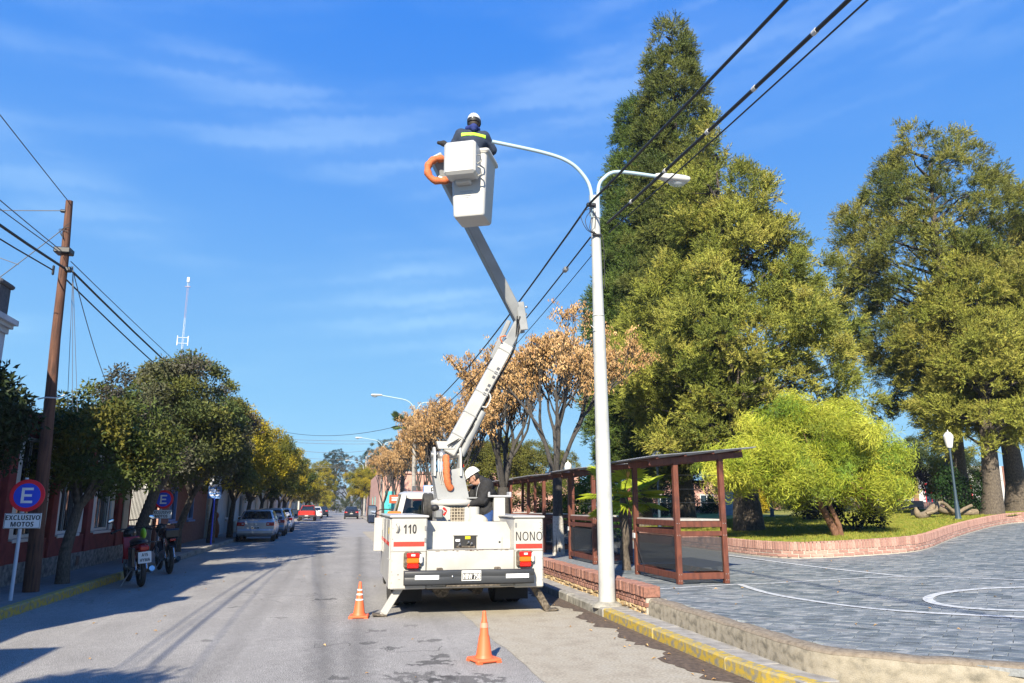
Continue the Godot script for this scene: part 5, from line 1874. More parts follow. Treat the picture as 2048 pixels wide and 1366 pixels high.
func build_left() -> void:
	R.seed = 330
	var X := -6.32
	# tall pale building with cornice at the edge of the view
	var t := thing("pale_cornice_building", "pale two-storey building with a dark topped parapet pillar at the frame edge", "building", Vector3(X, 0, 0))
	facade(t, -6.3, -15.3, 4.85, [[-8.5, .9, 1.1, 1.9], [-11.2, .9, 1.1, 1.9]], M.wall_bluewhite)
	window_in(t, -8.5, .9, 1.1, 1.9, M.frame_white)
	window_in(t, -11.2, .9, 1.1, 1.9, M.frame_white)
	for q in [[.05, 4.80, .10], [.12, 4.88, .07], [.20, 4.96, .10]]:
		box_part(t, "cornice", Vector3(q[0] / 2, q[1], -10.8), Vector3(q[0], q[2] - .002, 9.0), M.wall_bluewhite)
	box_part(t, "parapet", Vector3(-.2, 5.15, -10.8), Vector3(.28, .30, 9.0), M.wall_bluewhite)
	for z in [-14.85, -11.0, -6.9]:
		box_part(t, "parapet_pillar", Vector3(-.12, 5.28, z), Vector3(.40, .56, .48), M.stone_dark, .02)
		box_part(t, "pillar_cap", Vector3(-.12, 5.60, z), Vector3(.50, .09, .58), M.stone_dark, .03)
	# plain low building behind the camera's left
	t = thing("low_pale_building", "low pale building standing outside the view beside the camera", "building", Vector3(X, 0, 0))
	facade(t, -3.12, -6.28, 3.65, [], M.wall_cream)
	t = thing("plain_corner_building", "plain building standing outside the view behind the camera's left", "building", Vector3(X, 0, 0))
	facade(t, 20.0, -3.1, 4.97, [], M.wall_cream)
	# red building
	t = thing("red_building", "dark red single-storey building with white-framed windows on the shaded pavement", "building", Vector3(X, 0, 0))
	var ops := []
	for z in [-17.4, -19.75, -22.3]:
		ops.append([z, 1.0, 1.25, 2.0])
	facade(t, -15.32, -24.7, 3.4, ops, M.wall_red)
	for o in ops:
		window_in(t, o[0], o[1], o[2], o[3], M.frame_white, true)
		for s in [-1, 1]:
			box_part(t, "shutter", Vector3(.028, 2.0, o[0] + s * .80), Vector3(.05, 2.0, .26), M.frame_white, .006)
	for z in [-16.2, -18.6, -21.0, -23.6, -24.5]:
		box_part(t, "pilaster", Vector3(.06, 1.95, z), Vector3(.12, 2.82, .34), M.wall_red, .01)
	box_part(t, "plinth", Vector3(.05, .27, -20.01), Vector3(.10, .54, 9.36), M.wall_plinth)
	box_part(t, "dado", Vector3(.035, .75, -20.01), Vector3(.07, .42, 9.36), M.wall_red)
	box_part(t, "cornice", Vector3(.11, 3.38, -20.01), Vector3(.22, .16, 9.36), M.wall_red, .02)
	for z in [-17.9, -20.5]:
		box_part(t, "vent_grille", Vector3(.103, .35, z), Vector3(.012, .22, .24), M.iron_dark)
	t = thing("notice_board", "yellowish panel on the red wall behind the motorcycles", "panel", Vector3(X, 0, 0))
	box_part(t, "panel", Vector3(.15, 1.65, -24.05), Vector3(.04, 1.5, .5), M.wall_cream, .01)
	# white gate wall
	t = thing("white_gate_wall", "white wall with a barred iron gate between the red and brick facades", "gate", Vector3(X, 0, 0))
	box_part(t, "wall", Vector3(-2.4, 1.6, -26.55), Vector3(.2, 3.2, 3.7), M.wall_white)
	box_part(t, "side_wall", Vector3(-1.2, 1.6, -28.35), Vector3(2.2, 3.2, .2), M.wall_white)
	box_part(t, "floor", Vector3(-1.2, .08, -26.5), Vector3(2.2, .16, 3.5), M.slab)
	for k in 20:
		var b := MB.new()
		b.tube([Vector3(-.05, .16, -24.95 - k * .165), Vector3(-.05, 2.2, -24.95 - k * .165)], [.012], 6)
		part(t, "bar", b, M.iron_dark)
	for y in [.3, 1.2, 2.15]:
		box_part(t, "rail", Vector3(-.05, y, -26.52), Vector3(.03, .04, 3.3), M.iron_dark)
	# brick building
	t = thing("brick_building", "dull red brick building behind the sunlit tree trunk", "building", Vector3(X, 0, 0))
	facade(t, -28.5, -38.0, 3.9, [[-31.0, 1.05, 1.2, 1.5], [-34.4, 1.05, 1.2, 1.5]], M.wall_brick_red)
	window_in(t, -31.0, 1.05, 1.2, 1.5, M.sign_sky)
	window_in(t, -34.4, 1.05, 1.2, 1.5, M.sign_sky)
	box_part(t, "corner_quoin", Vector3(.03, 1.95, -28.6), Vector3(.06, 3.9, .2), M.wall_pink)
	# white building with columns
	t = thing("white_shop_building", "white shop building with a green door behind the parked silver sedan", "building", Vector3(X, 0, 0))
	facade(t, -38.4, -58.0, 4.2, [[-40.4, .14, 1.2, 2.3], [-45, .9, 1.6, 1.4], [-50, .9, 1.6, 1.4], [-55, .14, 1.2, 2.3]], M.wall_white)
	box_part(t, "door", Vector3(-.12, 1.29, -40.4), Vector3(.06, 2.3, 1.18), M.teal, .01)
	box_part(t, "door", Vector3(-.12, 1.29, -55), Vector3(.06, 2.3, 1.18), M.wall_brick_red, .01)
	window_in(t, -45, .9, 1.6, 1.4, M.frame_white)
	window_in(t, -50, .9, 1.6, 1.4, M.frame_white)
	box_part(t, "low_bench_wall", Vector3(.16, .45, -48), Vector3(.3, .62, 5.0), M.wall_cream, .02)
	for k in 12:
		box_part(t, "corner_stone", Vector3(.03, .28 + k * .3, -38.55), Vector3(.06, .27, .28 if k % 2 == 0 else .2), M.wall_cream, .01)
	t = thing("clay_figure", "small orange clay figure standing by the green door", "statue", Vector3(-6.0, .145, -38.9))
	var m := MB.new()
	m.lathe([Vector2(.16, 0), Vector2(.22, .25), Vector2(.2, .55), Vector2(.12, .78), Vector2(.09, .86), Vector2(.14, .95), Vector2(.15, 1.05), Vector2(.1, 1.15), Vector2(.001, 1.19)], 14)
	part(t, "body", m, M.hose_orange)
	t = thing("cream_corner_building", "cream corner building with a pink sign board behind the parked cars", "building", Vector3(X, 0, 0))
	facade(t, -58.3, -75.5, 3.7, [[-62, .9, 1.6, 1.4], [-67, .14, 1.2, 2.3], [-72, .9, 1.6, 1.4]], M.wall_cream)
	window_in(t, -62, .9, 1.6, 1.4, M.frame_white)
	window_in(t, -72, .9, 1.6, 1.4, M.frame_white)
	box_part(t, "door", Vector3(-.12, 1.29, -67), Vector3(.06, 2.3, 1.18), M.wall_brick_red, .01)
	box_part(t, "sign_board", Vector3(.25, 3.0, -74.2), Vector3(.5, .6, 2.2), M.wall_pink, .02)
	for q in [[-88.0, -112.0, 3.6, "white low building beyond the far crossing", M.wall_white], [-114.0, -150.0, 3.4, "cream low building far down the street", M.wall_cream]]:
		t = thing("far_building", q[3], "building", Vector3(-7.6, 0, 0), 0.0, "low buildings beyond the far crossing")
		facade(t, q[0], q[1], q[2], [[q[0] - 5, .9, 1.6, 1.4], [q[0] - 12, .9, 1.6, 1.4]], q[4])
		window_in(t, q[0] - 5, .9, 1.6, 1.4, M.frame_white)
		window_in(t, q[0] - 12, .9, 1.6, 1.4, M.frame_white)
		box_part(t, "red_band", Vector3(.02, .95, (q[0] + q[1]) / 2), Vector3(.03, .14, q[0] - q[1]), M.brick0)

func build_right() -> void:
	R.seed = 440
	var t := thing("pink_building", "pink corner building with a teal door at the far end of the square", "building", Vector3(3.15, 0, 0), PI)
	# facade() looks along +x; turned by PI it looks along -x and z runs the other way
	facade(t, 118.0, 74.0, 4.8, [[84.0, .9, 1.5, 1.7], [92.0, .9, 1.5, 1.7]], M.wall_pink, .3, 20.0)
	box_part(t, "door", Vector3(-1.05, 1.5, 73.96), Vector3(1.1, 2.9, .08), M.teal, .01)
	window_in(t, 84.0, .9, 1.5, 1.7, M.teal)
	window_in(t, 92.0, .9, 1.5, 1.7, M.teal)
	box_part(t, "cornice", Vector3(-9.9, 4.7, 73.9), Vector3(19.8, .2, .16), M.wall_pink, .02)
	t = thing("salmon_house", "low salmon house with white windows behind the stalls", "building", Vector3(0, 0, -66), -PI / 2)
	facade(t, -27.0, -40.0, 3.9, [[-29.0, 1.0, 1.4, 1.6], [-33.0, 1.0, 1.4, 1.6], [-37.0, .2, 1.2, 2.4]], M.wall_pink)
	window_in(t, -29, 1.0, 1.4, 1.6, M.frame_white)
	window_in(t, -33, 1.0, 1.4, 1.6, M.frame_white)
	box_part(t, "door", Vector3(-.12, 1.4, -37), Vector3(.06, 2.4, 1.18), M.frame_white, .01)
	t = thing("red_white_house", "house painted red and white behind the plum shrub", "building", Vector3(0, .9, -58), -PI / 2)
	facade(t, -41.0, -60.0, 4.2, [[-43.5, .9, 1.4, 1.7], [-47.0, .1, 1.2, 2.5], [-50.5, .9, 1.4, 1.7], [-54, .9, 1.4, 1.7]], M.wall_white)
	for z in [-43.5, -50.5, -54.0]:
		window_in(t, z, .9, 1.4, 1.7, M.sign_red)
	box_part(t, "door", Vector3(-.12, 1.35, -47), Vector3(.06, 2.5, 1.18), M.brick0, .01)
	for k in 8:
		box_part(t, "red_pilaster", Vector3(.05, 2.1, -41.6 - k * 2.4), Vector3(.10, 4.2, .5), M.brick0, .01)
	t = thing("white_house", "white house behind the dappled conifer trunk", "building", Vector3(0, .9, -50), -PI / 2)
	facade(t, -61.0, -80.0, 4.4, [[-63, .9, 1.4, 1.7], [-67, .9, 1.4, 1.7], [-71, .9, 1.4, 1.7]], M.wall_white)
	for z in [-63.0, -67.0, -71.0]:
		window_in(t, z, .9, 1.4, 1.7, M.iron_dark)
	# iron fence on the right edge
	t = thing("iron_fence", "black iron fence at the right edge of the square", "fence", Vector3(38, 1.14, -37))
	for k in 24:
		var b := MB.new()
		b.box(Vector3(k * .28, .75, -k * .02), Vector3(.05, 1.5, .05), .006)
		part(t, "picket", b, M.park_iron)
	for y in [.25, 1.35]:
		box_part(t, "rail", Vector3(3.2, y, -.25), Vector3(6.8, .05, .04), M.park_iron)
	# low pink wall behind lawn
	t = thing("pink_border_wall", "low pinkish border wall across the square behind the trees", "wall", Vector3(0, 0, 0))
	var m := MB.new()
	for k in 22:
		var x := 11.0 + k * 1.5
		m.box(Vector3(x + .75, ph(x) + .45, -44.0 + k * .1), Vector3(1.49, .5, .25), .02)
	part(t, "border", m, M.park_brick1)
	# monument
	t = thing("stone_monument", "pale grey stone monument with a dark bust among the trees", "monument", Vector3(19.9, 1.42, -37.0))
	m = MB.new()
	m.lathe([Vector2(.72, -.3), Vector2(.70, 0), Vector2(.58, .9), Vector2(.42, 1.55), Vector2(.30, 1.66)], 5)
	part(t, "pedestal", m, M.stone_grey)
	m = MB.new()
	m.ell(Vector3(0, 1.95, 0), Vector3(.22, .32, .18), Basis(), 12, 8)
	m.ell(Vector3(0, 2.4, 0), Vector3(.13, .18, .14), Basis(), 12, 8)
	part(t, "bust", m, M.statue)
	# brick planter
	t = thing("brick_planter", "square brick planter with a pale trunk beneath the plum shrub", "planter", Vector3(26.6, 1.2, -33.2))
	m = MB.new()
	m.box(Vector3(0, .3, 0), Vector3(1.9, .7, 1.9), .03)
	part(t, "box", m, M.park_brick1)
	m = MB.new()
	m.tube([Vector3(0, .5, 0), Vector3(.05, 1.0, 0), Vector3(-.1, 1.6, 0)], [.22, .2, .15], 10)
	part(t, "trunk", m, M.limewash)
	# carved log
	t = thing("carved_log", "pale twisted log lying on the lawn by the park lamp", "log", Vector3(21.0, 1.17, -24.2))
	m = MB.new()
	m.tube(arm_path([Vector3(-.95, .40, .3), Vector3(-.82, .12, .25), Vector3(-.35, .16, .1), Vector3(.1, .42, 0), Vector3(.5, .30, -.1), Vector3(1.2, .22, -.2), Vector3(2.0, .22, -.1)]), [.04, .06, .08, .10, .11, .12, .125, .13, .13, .13, .13, .13, .13, .13, .13, .13, .13, .12], 10)
	part(t, "main_stem", m, M.driftwood)
	m = MB.new()
	m.tube(arm_path([Vector3(-.5, .18, .25), Vector3(-.1, .30, .3), Vector3(.15, .56, .2), Vector3(.5, .5, .1), Vector3(.9, .2, .1), Vector3(1.3, .35, .1), Vector3(1.7, .46, 0)]), [.06, .065, .07, .07, .065, .06], 8)
	part(t, "curved_limb", m, M.driftwood)
	t = thing("park_bench", "small dark bench beyond the log between the trunks", "bench", Vector3(22.2, 1.15, -26.0))
	for k in 3:
		box_part(t, "slat", Vector3(0, .42, -.16 + k * .16), Vector3(1.1, .03, .13), M.iron_dark, .006)
	for s in [-1, 1]:
		box_part(t, "leg", Vector3(s * .45, .18, 0), Vector3(.06, .46, .4), M.iron_dark, .006)
	# white stakes and stumps near the stalls
	for k in 3:
		m = MB.new()
		m.tube([Vector3(0, -.05, 0), Vector3(.01, .95, 0)], [.025, .022], 7)
		solo("white_stake", m, M.pole_white, ["white stake behind the second stall", "white stake behind the third stall", "white stake behind the fourth stall"][k], "stake", [Vector3(8.3, .39, -23.5), Vector3(7.6, .36, -28.0), Vector3(7.3, .35, -33.0)][k])
	# a distant hill
	var hp := PackedVector3Array()
	for i in 2:
		for k in 61:
			var x := -900.0 + k * 30.0
			var y := 0.0 if i == 0 else 26.0 + 14.0 * sin(k * .33 + .4) + 6.0 * sin(k * .9) + 10.0 * exp(-pow((x - 15) / 60.0, 2))
			hp.append(Vector3(x, y, -1200.0 - i * 160.0))
	m = MB.new()
	m.grid(2, 61, hp, false, true)
	struct("hill", m, M.hill)

func wheel(parent: Node, at: Vector3, r: float, w: float, rim: Material, called := "wheel", seg := 26) -> MeshInstance3D:
	var x := Transform3D(Basis(Vector3(0, 0, 1), PI / 2), at)
	var m := MB.new()
	m.lathe([Vector2(r * .58, -w * .46), Vector2(r * .8, -w * .5), Vector2(r * .94, -w * .47), Vector2(r, -w * .36), Vector2(r, -w * .12), Vector2(r * .975, -w * .11), Vector2(r * .975, w * .11), Vector2(r, w * .12), Vector2(r, w * .36), Vector2(r * .94, w * .47), Vector2(r * .8, w * .5), Vector2(r * .58, w * .46)], seg, x)
	var t := part(parent, called, m, M.tyre)
	m = MB.new()
	m.lathe([Vector2(.001, -w * .30), Vector2(r * .2, -w * .32), Vector2(r * .34, -w * .16), Vector2(r * .55, -w * .30), Vector2(r * .6, -w * .45), Vector2(r * .6, w * .45), Vector2(r * .55, w * .30), Vector2(r * .34, w * .16), Vector2(r * .2, w * .32), Vector2(.001, w * .30)], 18, x)
	part(t, "rim", m, rim)
	return t

func rounded_box(c: Vector3, s: Vector3, bev: float, bs := Basis()) -> MB:
	var m := MB.new()
	m.box(c, s, bev, bs)
	return m

func plate_text(t: Node, text: String, c: Vector3, w: float, h: float, black: bool) -> void:
	var p := part(t, "licence_plate", rounded_box(c, Vector3(w, h, .008), .003), M.plate_white)
	if black:
		part(p, "black_field", rounded_box(c + Vector3(0, -h * .07, .0045), Vector3(w * .94, h * .66, .003), .001), M.letter_black)
		letters(p, text, h * .50, Transform3D(Basis(), c + Vector3(0, -h * .07, .0075)), M.plate_white, true, .62, .003)
	else:
		letters(p, text, h * .27, Transform3D(Basis(), c + Vector3(0, 0, .006)), M.letter_black, true, .8, .003)

func build_truck() -> void:
	R.seed = 550
	# origin: on the road under the middle of the tail; forward is -z
	var t := thing("bucket_truck", "white utility truck with raised bucket boom parked at the kerb", "truck", Vector3(1.91, 0, -11.95))
	var W := M.truck_white as Material
	var m: MB
	# ---- service body ----
	var body := MB.new()
	# left tower (tail face), right tower, lower panel
	body.box(Vector3(-.925, .93, -1.55), Vector3(.55, 1.06, 3.1), .018)
	body.box(Vector3(.965, .92, -1.55), Vector3(.47, 1.06, 3.1), .018)
	body.box(Vector3(0.04, .69, -.165), Vector3(1.376, .57, .33), .012)
	body.box(Vector3(.04, .80, -1.65), Vector3(1.376, .08, 2.9), .006)
	var b := part(t, "service_body", body, W)
	# top rails
	part(b, "top_rail", rounded_box(Vector3(-.925, 1.475, -1.55), Vector3(.60, .035, 3.16), .012), M.truck_clean)
	part(b, "top_rail", rounded_box(Vector3(.965, 1.465, -1.55), Vector3(.52, .035, 3.16), .012), M.truck_clean)
	# recessed tail gate, slanting at its right end
	m = MB.new()
	m.prism(PackedVector2Array([Vector2(-.648, .975), Vector2(.728, .975), Vector2(.728, 1.25), Vector2(.66, 1.385), Vector2(-.648, 1.40)]), .05, Transform3D(Basis(), Vector3(0, 0, -.335)))
	var tg := part(t, "tail_gate", m, W)
	m = MB.new()
	m.box(Vector3(-.01, 1.055, -0.300), Vector3(.36, .24, .012), .004)
	var cb := part(tg, "dark_control_panel", m, M.dark)  # flat dark plate, no real hollow: shade of the opening is its colour
	for q in [[Vector3(-.13, 1.10, -0.288), Vector3(.07, .035, .008), M.reflector], [Vector3(.03, 1.14, -0.288), Vector3(.085, .045, .008), M.sticker_yellow], [Vector3(.0, 1.0, -0.288), Vector3(.30, .03, .008), M.truck_grime]]:
		part(cb, "control_label", rounded_box(q[0], q[1], .002), q[2])
	for q in [Vector3(-.12, 1.02, -0.270), Vector3(.02, 1.05, -0.270), Vector3(.07, 1.03, -0.270)]:
		m = MB.new()
		m.tube([q, q + Vector3(.015, .03, .045)], [.010, .014], 7)
		part(cb, "control_lever", m, M.steel)
	part(tg, "control_frame", rounded_box(Vector3(-.01, 1.182, -0.295), Vector3(.39, .016, .03), .004), M.truck_clean)
	var dr := part(tg, "hatch_door", rounded_box(Vector3(.385, 1.045, -0.300), Vector3(.40, .225, .040), .005), M.truck_clean)
	m = MB.new()
	m.lathe([Vector2(.001, .0), Vector2(.018, 0), Vector2(.018, .008), Vector2(.001, .01)], 12, Transform3D(Basis(Vector3.RIGHT, PI / 2), Vector3(.545, 1.07, -0.281)))
	part(dr, "handle", m, M.iron_dark)
	# tower inner face of the left box shows as a step: stripes, number, name
	part(b, "red_stripe", rounded_box(Vector3(-.925, 1.065, .003), Vector3(.47, .07, .004), .001), M.truck_red)
	part(b, "red_stripe", rounded_box(Vector3(.965, 1.015, .003), Vector3(.43, .072, .004), .001), M.truck_red)
	letters(b, "110", .135, Transform3D(Basis(), Vector3(-.915, 1.285, .003)), M.letter_black, true, .68)
	letters(b, "NONO", .135, Transform3D(Basis(), Vector3(.965, 1.165, .003)), M.letter_black, false, .82)
	m = MB.new()
	m.tube([Vector3(-1.12, 1.36, .0), Vector3(-1.10, 1.35, .02), Vector3(-1.09, 1.30, .03), Vector3(-1.10, 1.25, .02), Vector3(-1.12, 1.24, .0)], [.014], 7)
	part(b, "grab_handle", m, M.steel)
	for s in [-1, 1]:
		m = MB.new()
		for k in 6:
			m.ell(Vector3(s * 1.175, .5 + k * .16, .001), Vector3(.006, .006, .004), Basis(), 6, 4)
		part(b, "rivets", m, M.truck_grime)
	# chipped paint by the right edge
	for k in 7:
		part(b, "paint_chip", rounded_box(Vector3(1.17 + rnd(-.02, .015), 1.20 + k * .03 + rnd(-.01, .01), .002), Vector3(rnd(.006, .018), rnd(.008, .02), .003), .001), M.truck_grime)
	# panel seams, hinges and latches
	for q in [[Vector3(-.925, .955, .001), Vector3(.54, .006, .004)], [Vector3(.965, .945, .001), Vector3(.46, .006, .004)], [Vector3(.04, .972, .001), Vector3(1.36, .008, .006)], [Vector3(-.655, .70, .001), Vector3(.006, .52, .004)], [Vector3(.722, .70, .001), Vector3(.006, .52, .004)], [Vector3(.04, .43, .001), Vector3(1.36, .008, .004)]]:
		part(b, "panel_seam", rounded_box(q[0], q[1], .001), M.truck_grime)
	for q in [Vector3(-.675, 1.30, .004), Vector3(-.675, 1.12, .004), Vector3(.755, 1.34, .004)]:
		part(b, "hinge", rounded_box(q, Vector3(.03, .07, .012), .004), M.steel)
	for k in 22:
		part(b, "dirt_fleck", rounded_box(Vector3(rnd(-1.18, 1.18), rnd(.42, .62), .0012), Vector3(rnd(.006, .05), rnd(.004, .016), .003), .001), M.truck_grime)
	for k in 12:
		part(b, "rust_mark", rounded_box(Vector3(rnd(-.62, .70), .962 + rnd(-.012, .006), .0016), Vector3(rnd(.02, .07), rnd(.004, .012), .003), .001), M.old_wood)
	# lamp clusters
	for s in [-.868, .885]:
		var bk := part(t, "lamp_bracket", rounded_box(Vector3(s, .83, .03), Vector3(.27, .25, .06), .03), M.truck_grime)
		var y := .90
		var names := ["light_red", "light_amber", "light_red"]
		for k in 3:
			part(bk, "tail_light", rounded_box(Vector3(s + .005, y - k * .078, .075), Vector3(.195 - k * .008, .076, .055), .014), M[names[k]])
		part(bk, "reversing_lens", rounded_box(Vector3(s + .005, .905, .105), Vector3(.06, .03, .006), .002), M.light_clear)
		part(bk, "side_lamp", rounded_box(Vector3(s + .125, .85, .065), Vector3(.05, .14, .05), .018), M.plate_white)
	# bumper: centre part pushed in, ends standing out
	m = MB.new()
	var sec := []
	for q in [[-1.0, .06], [-.985, .14], [-.42, .16], [-.26, .11], [.30, .11], [.46, .16], [1.0, .14], [1.015, .06]]:
		var ring := []
		for yz in [[.49, .0], [.47, .5], [.47, .9], [.50, 1.0], [.565, 1.0], [.58, .93], [.60, .93], [.615, 1.0], [.665, 1.0], [.685, .9], [.685, .4], [.67, .0]]:
			ring.append(Vector3(q[0], yz[0], .04 + q[1] * yz[1] + .02))
		sec.append(ring)
	m.loft(sec)
	var bp := part(t, "bumper", m, M.bumper_black)
	for s in [-.66, .73]:
		part(bp, "reflective_strip", rounded_box(Vector3(s, .588, .217), Vector3(.36, .062, .006), .002), M.reflector)
	plate_text(bp, "HBW 758", Vector3(.02, .60, .176), .30, .15, true)
	m = MB.new()
	m.ell(Vector3(-.27, .59, .17), Vector3(.018, .018, .02), Basis(), 10, 6)
	part(bp, "bolt", m, M.chrome)
	part(bp, "step_plate", rounded_box(Vector3(.05, .455, .12), Vector3(.82, .022, .14), .004), M.truck_grime)
	# left side doors and details seen along the flank
	for k in 3:
		var z: float = [-.55, -1.55, -2.6][k]
		var d := part(t, "side_door", rounded_box(Vector3(-1.206, 1.13 if k != 1 else 1.22, z), Vector3(.02, .60 if k != 1 else .40, .85), .006), W)
		part(d, "door_stripe", rounded_box(Vector3(-1.218, 1.06, z), Vector3(.004, .06, .83), .001), M.truck_red)
		part(d, "handle", rounded_box(Vector3(-1.222, 1.15, z + .3), Vector3(.02, .12, .04), .006), M.steel)
	part(t, "warning_label", rounded_box(Vector3(-1.219, 1.24, -.32), Vector3(.004, .13, .10), .001), M.sticker_yellow)
	part(t, "open_side_door", rounded_box(Vector3(-1.28, 1.12, -2.6), Vector3(.16, .60, .03), .008), W)
	part(t, "side_skirt", rounded_box(Vector3(-1.207, .62, -.35), Vector3(.02, .42, .62), .006), W)
	# chassis
	m = MB.new()
	for s in [-.45, .45]:
		m.box(Vector3(s, .62, -2.6), Vector3(.09, .18, 5.4), .01)
	for z in [-.6, -1.6, -3.0]:
		m.box(Vector3(0, .62, z), Vector3(.85, .1, .1), .01)
	m.box(Vector3(.0, .42, -1.0), Vector3(.5, .24, .4), .05)
	part(t, "chassis", m, M.truck_grime)
	for s in [-.895, .895]:
		m = MB.new()
		m.box(Vector3(s, .36, -.98), Vector3(.56, .50, .014), .003)
		part(t, "added_mud_flap", m, M.black_rubber)  # flaps added to deepen the shade beneath the truck
	m = MB.new()
	m.box(Vector3(.04, .40, -.46), Vector3(1.30, .10, .10), .01)
	m.tube([Vector3(.30, .30, -.9), Vector3(.32, .28, -2.4)], [.10, .10], 10)
	m.tube([Vector3(-.35, .34, -.5), Vector3(-.35, .34, -1.2)], [.13, .13], 12)
	part(t, "added_underbody", m, M.truck_grime)  # low cross-member and tubes added to darken the space under the body
	m = MB.new()
	m.tube([Vector3(-.85, .40, -1.55), Vector3(.85, .40, -1.55)], [.06], 10)
	m.ell(Vector3(.05, .40, -1.55), Vector3(.2, .2, .2), Basis(), 14, 10)
	part(t, "rear_axle", m, M.truck_grime)
	for s in [-1.03, -.76, .76, 1.03]:
		wheel(t, Vector3(s, .40, -1.55), .40, .22, M.truck_grey)
	for s in [-.92, .92]:
		wheel(t, Vector3(s, .40, -5.1), .40, .24, M.truck_grey)
	# spare wheel standing behind the cab
	wheel(t, Vector3(-.33, 1.62, -3.05), .26, .2, M.truck_grey, "spare_wheel").rotation.y = 0.0
	# outriggers
	for s in [-1, 1]:
		var x0: float = -.98 if s < 0 else 1.02
		m = MB.new()
		var dir := Vector3(s * .31, -.50, 0).normalized()
		m.box(Vector3(x0, .50, -.20) + dir * .26, Vector3(.11, .58, .11), .01, aim(dir))
		var o := part(t, "outrigger", m, W if s < 0 else M.truck_grime)
		m = MB.new()
		m.box(Vector3(x0, .50, -.20) + dir * .50, Vector3(.085, .24, .085), .008, aim(dir))
		part(o, "inner_leg", m, M.truck_clean if s < 0 else M.steel)
		m = MB.new()
		m.box(Vector3(x0 + s * .345, .025, -.20), Vector3(.22, .03, .18), .008, Basis(Vector3(0, 0, 1), s * .10))
		part(o, "foot", m, M.truck_grime)
	# ---- cab ----
	m = MB.new()
	var cs := []
	for q in [[-3.42, .86, 1.0, .90, 1.0], [-3.45, .90, 1.0, .92, 1.0], [-4.1, .93, 1.0, .95, 1.0], [-5.0, .93, 1.0, .95, 1.0], [-5.6, .90, .98, .93, 1.0], [-6.15, .82, .90, .86, 1.0]]:
		var ring := []
		var w: float = q[1]
		var top: float = 1.30 if q[0] > -4.9 else (1.22 if q[0] > -5.9 else 1.10)
		for p in [[-w, .50], [-w - .04, .75], [-w - .03, 1.10], [-w + .02, top - .04], [-w + .10, top], [w - .10, top], [w - .02, top - .04], [w + .03, 1.10], [w + .04, .75], [w, .50]]:
			ring.append(Vector3(p[0], p[1], q[0]))
		cs.append(ring)
	m.loft(cs)
	var cab := part(t, "cab", m, M.truck_clean)
	# roof and pillars
	m = MB.new()
	var rs := []
	for q in [[-3.50, .70, 1.84], [-3.56, .80, 1.885], [-4.2, .84, 1.91], [-4.55, .80, 1.88], [-4.66, .72, 1.845]]:
		var ring := []
		for p in [[-q[1], -.05], [-q[1] + .03, -.01], [-q[1] + .14, .02], [q[1] - .14, .02], [q[1] - .03, -.01], [q[1], -.05], [q[1] - .06, -.07], [-q[1] + .06, -.07]]:
			ring.append(Vector3(p[0], q[2] + p[1], q[0]))
		rs.append(ring)
	m.loft(rs)
	part(cab, "roof", m, M.truck_clean)
	m = MB.new()
	for s in [-1, 1]:
		m.hexa([Vector3(s * .90 - .05, 1.27, -3.44), Vector3(s * .90 + .05, 1.27, -3.44), Vector3(s * .90 + .05, 1.27, -3.30), Vector3(s * .90 - .05, 1.27, -3.30),
			Vector3(s * .76 - .05, 1.86, -3.62), Vector3(s * .76 + .05, 1.86, -3.62), Vector3(s * .76 + .05, 1.86, -3.48), Vector3(s * .76 - .05, 1.86, -3.48)])
		m.hexa([Vector3(s * .90 - .04, 1.27, -5.02), Vector3(s * .90 + .04, 1.27, -5.02), Vector3(s * .90 + .04, 1.27, -4.93), Vector3(s * .90 - .04, 1.27, -4.93),
			Vector3(s * .76 - .04, 1.86, -4.66), Vector3(s * .76 + .04, 1.86, -4.66), Vector3(s * .76 + .04, 1.86, -4.55), Vector3(s * .76 - .04, 1.86, -4.55)])
	m.box(Vector3(0, 1.30, -3.38), Vector3(1.78, .10, .10), .02)
	part(cab, "pillars", m, M.truck_clean)
	m = MB.new()
	m.quad(Vector3(-.84, 1.34, -3.385), Vector3(.84, 1.34, -3.385), Vector3(.72, 1.82, -3.53), Vector3(-.72, 1.82, -3.53))
	part(cab, "rear_window", m, M.truck_glass)
	m = MB.new()
	m.quad(Vector3(.86, 1.30, -4.97), Vector3(-.86, 1.30, -4.97), Vector3(-.72, 1.84, -4.62), Vector3(.72, 1.84, -4.62))
	part(cab, "windscreen", m, M.truck_glass)
	for s in [-1, 1]:
		m = MB.new()
		m.quad(Vector3(s * .92, 1.30, -4.9), Vector3(s * .92, 1.30, -3.5), Vector3(s * .79, 1.83, -3.6), Vector3(s * .79, 1.83, -4.58))
		part(cab, "side_window", m, M.truck_glass)
	m = MB.new()
	for s in [-.42, .42]:
		m.box(Vector3(s, 1.30, -3.9), Vector3(.55, .60, .16), .06)
		m.box(Vector3(s, 1.66, -3.9), Vector3(.26, .16, .10), .04)
	part(cab, "seats", m, M.dark)
	m = MB.new()
	m.tube(arm_path([Vector3(-.93, 1.30, -4.75), Vector3(-1.12, 1.42, -4.72), Vector3(-1.28, 1.45, -4.70)]), [.014], 6)
	m.tube(arm_path([Vector3(-.90, 1.55, -4.65), Vector3(-1.12, 1.56, -4.70), Vector3(-1.28, 1.50, -4.70)]), [.014], 6)
	var mi := part(cab, "mirror_arm", m, M.black_rubber)
	part(mi, "mirror_housing", rounded_box(Vector3(-1.34, 1.46, -4.70), Vector3(.20, .38, .09), .04), M.black_rubber)
	part(mi, "mirror_glass", rounded_box(Vector3(-1.34, 1.46, -4.652), Vector3(.16, .33, .006), .002), M.mirror)
	part(t, "amber_marker", rounded_box(Vector3(-.98, 1.505, -2.9), Vector3(.26, .06, .12), .02), M.amber_lamp)
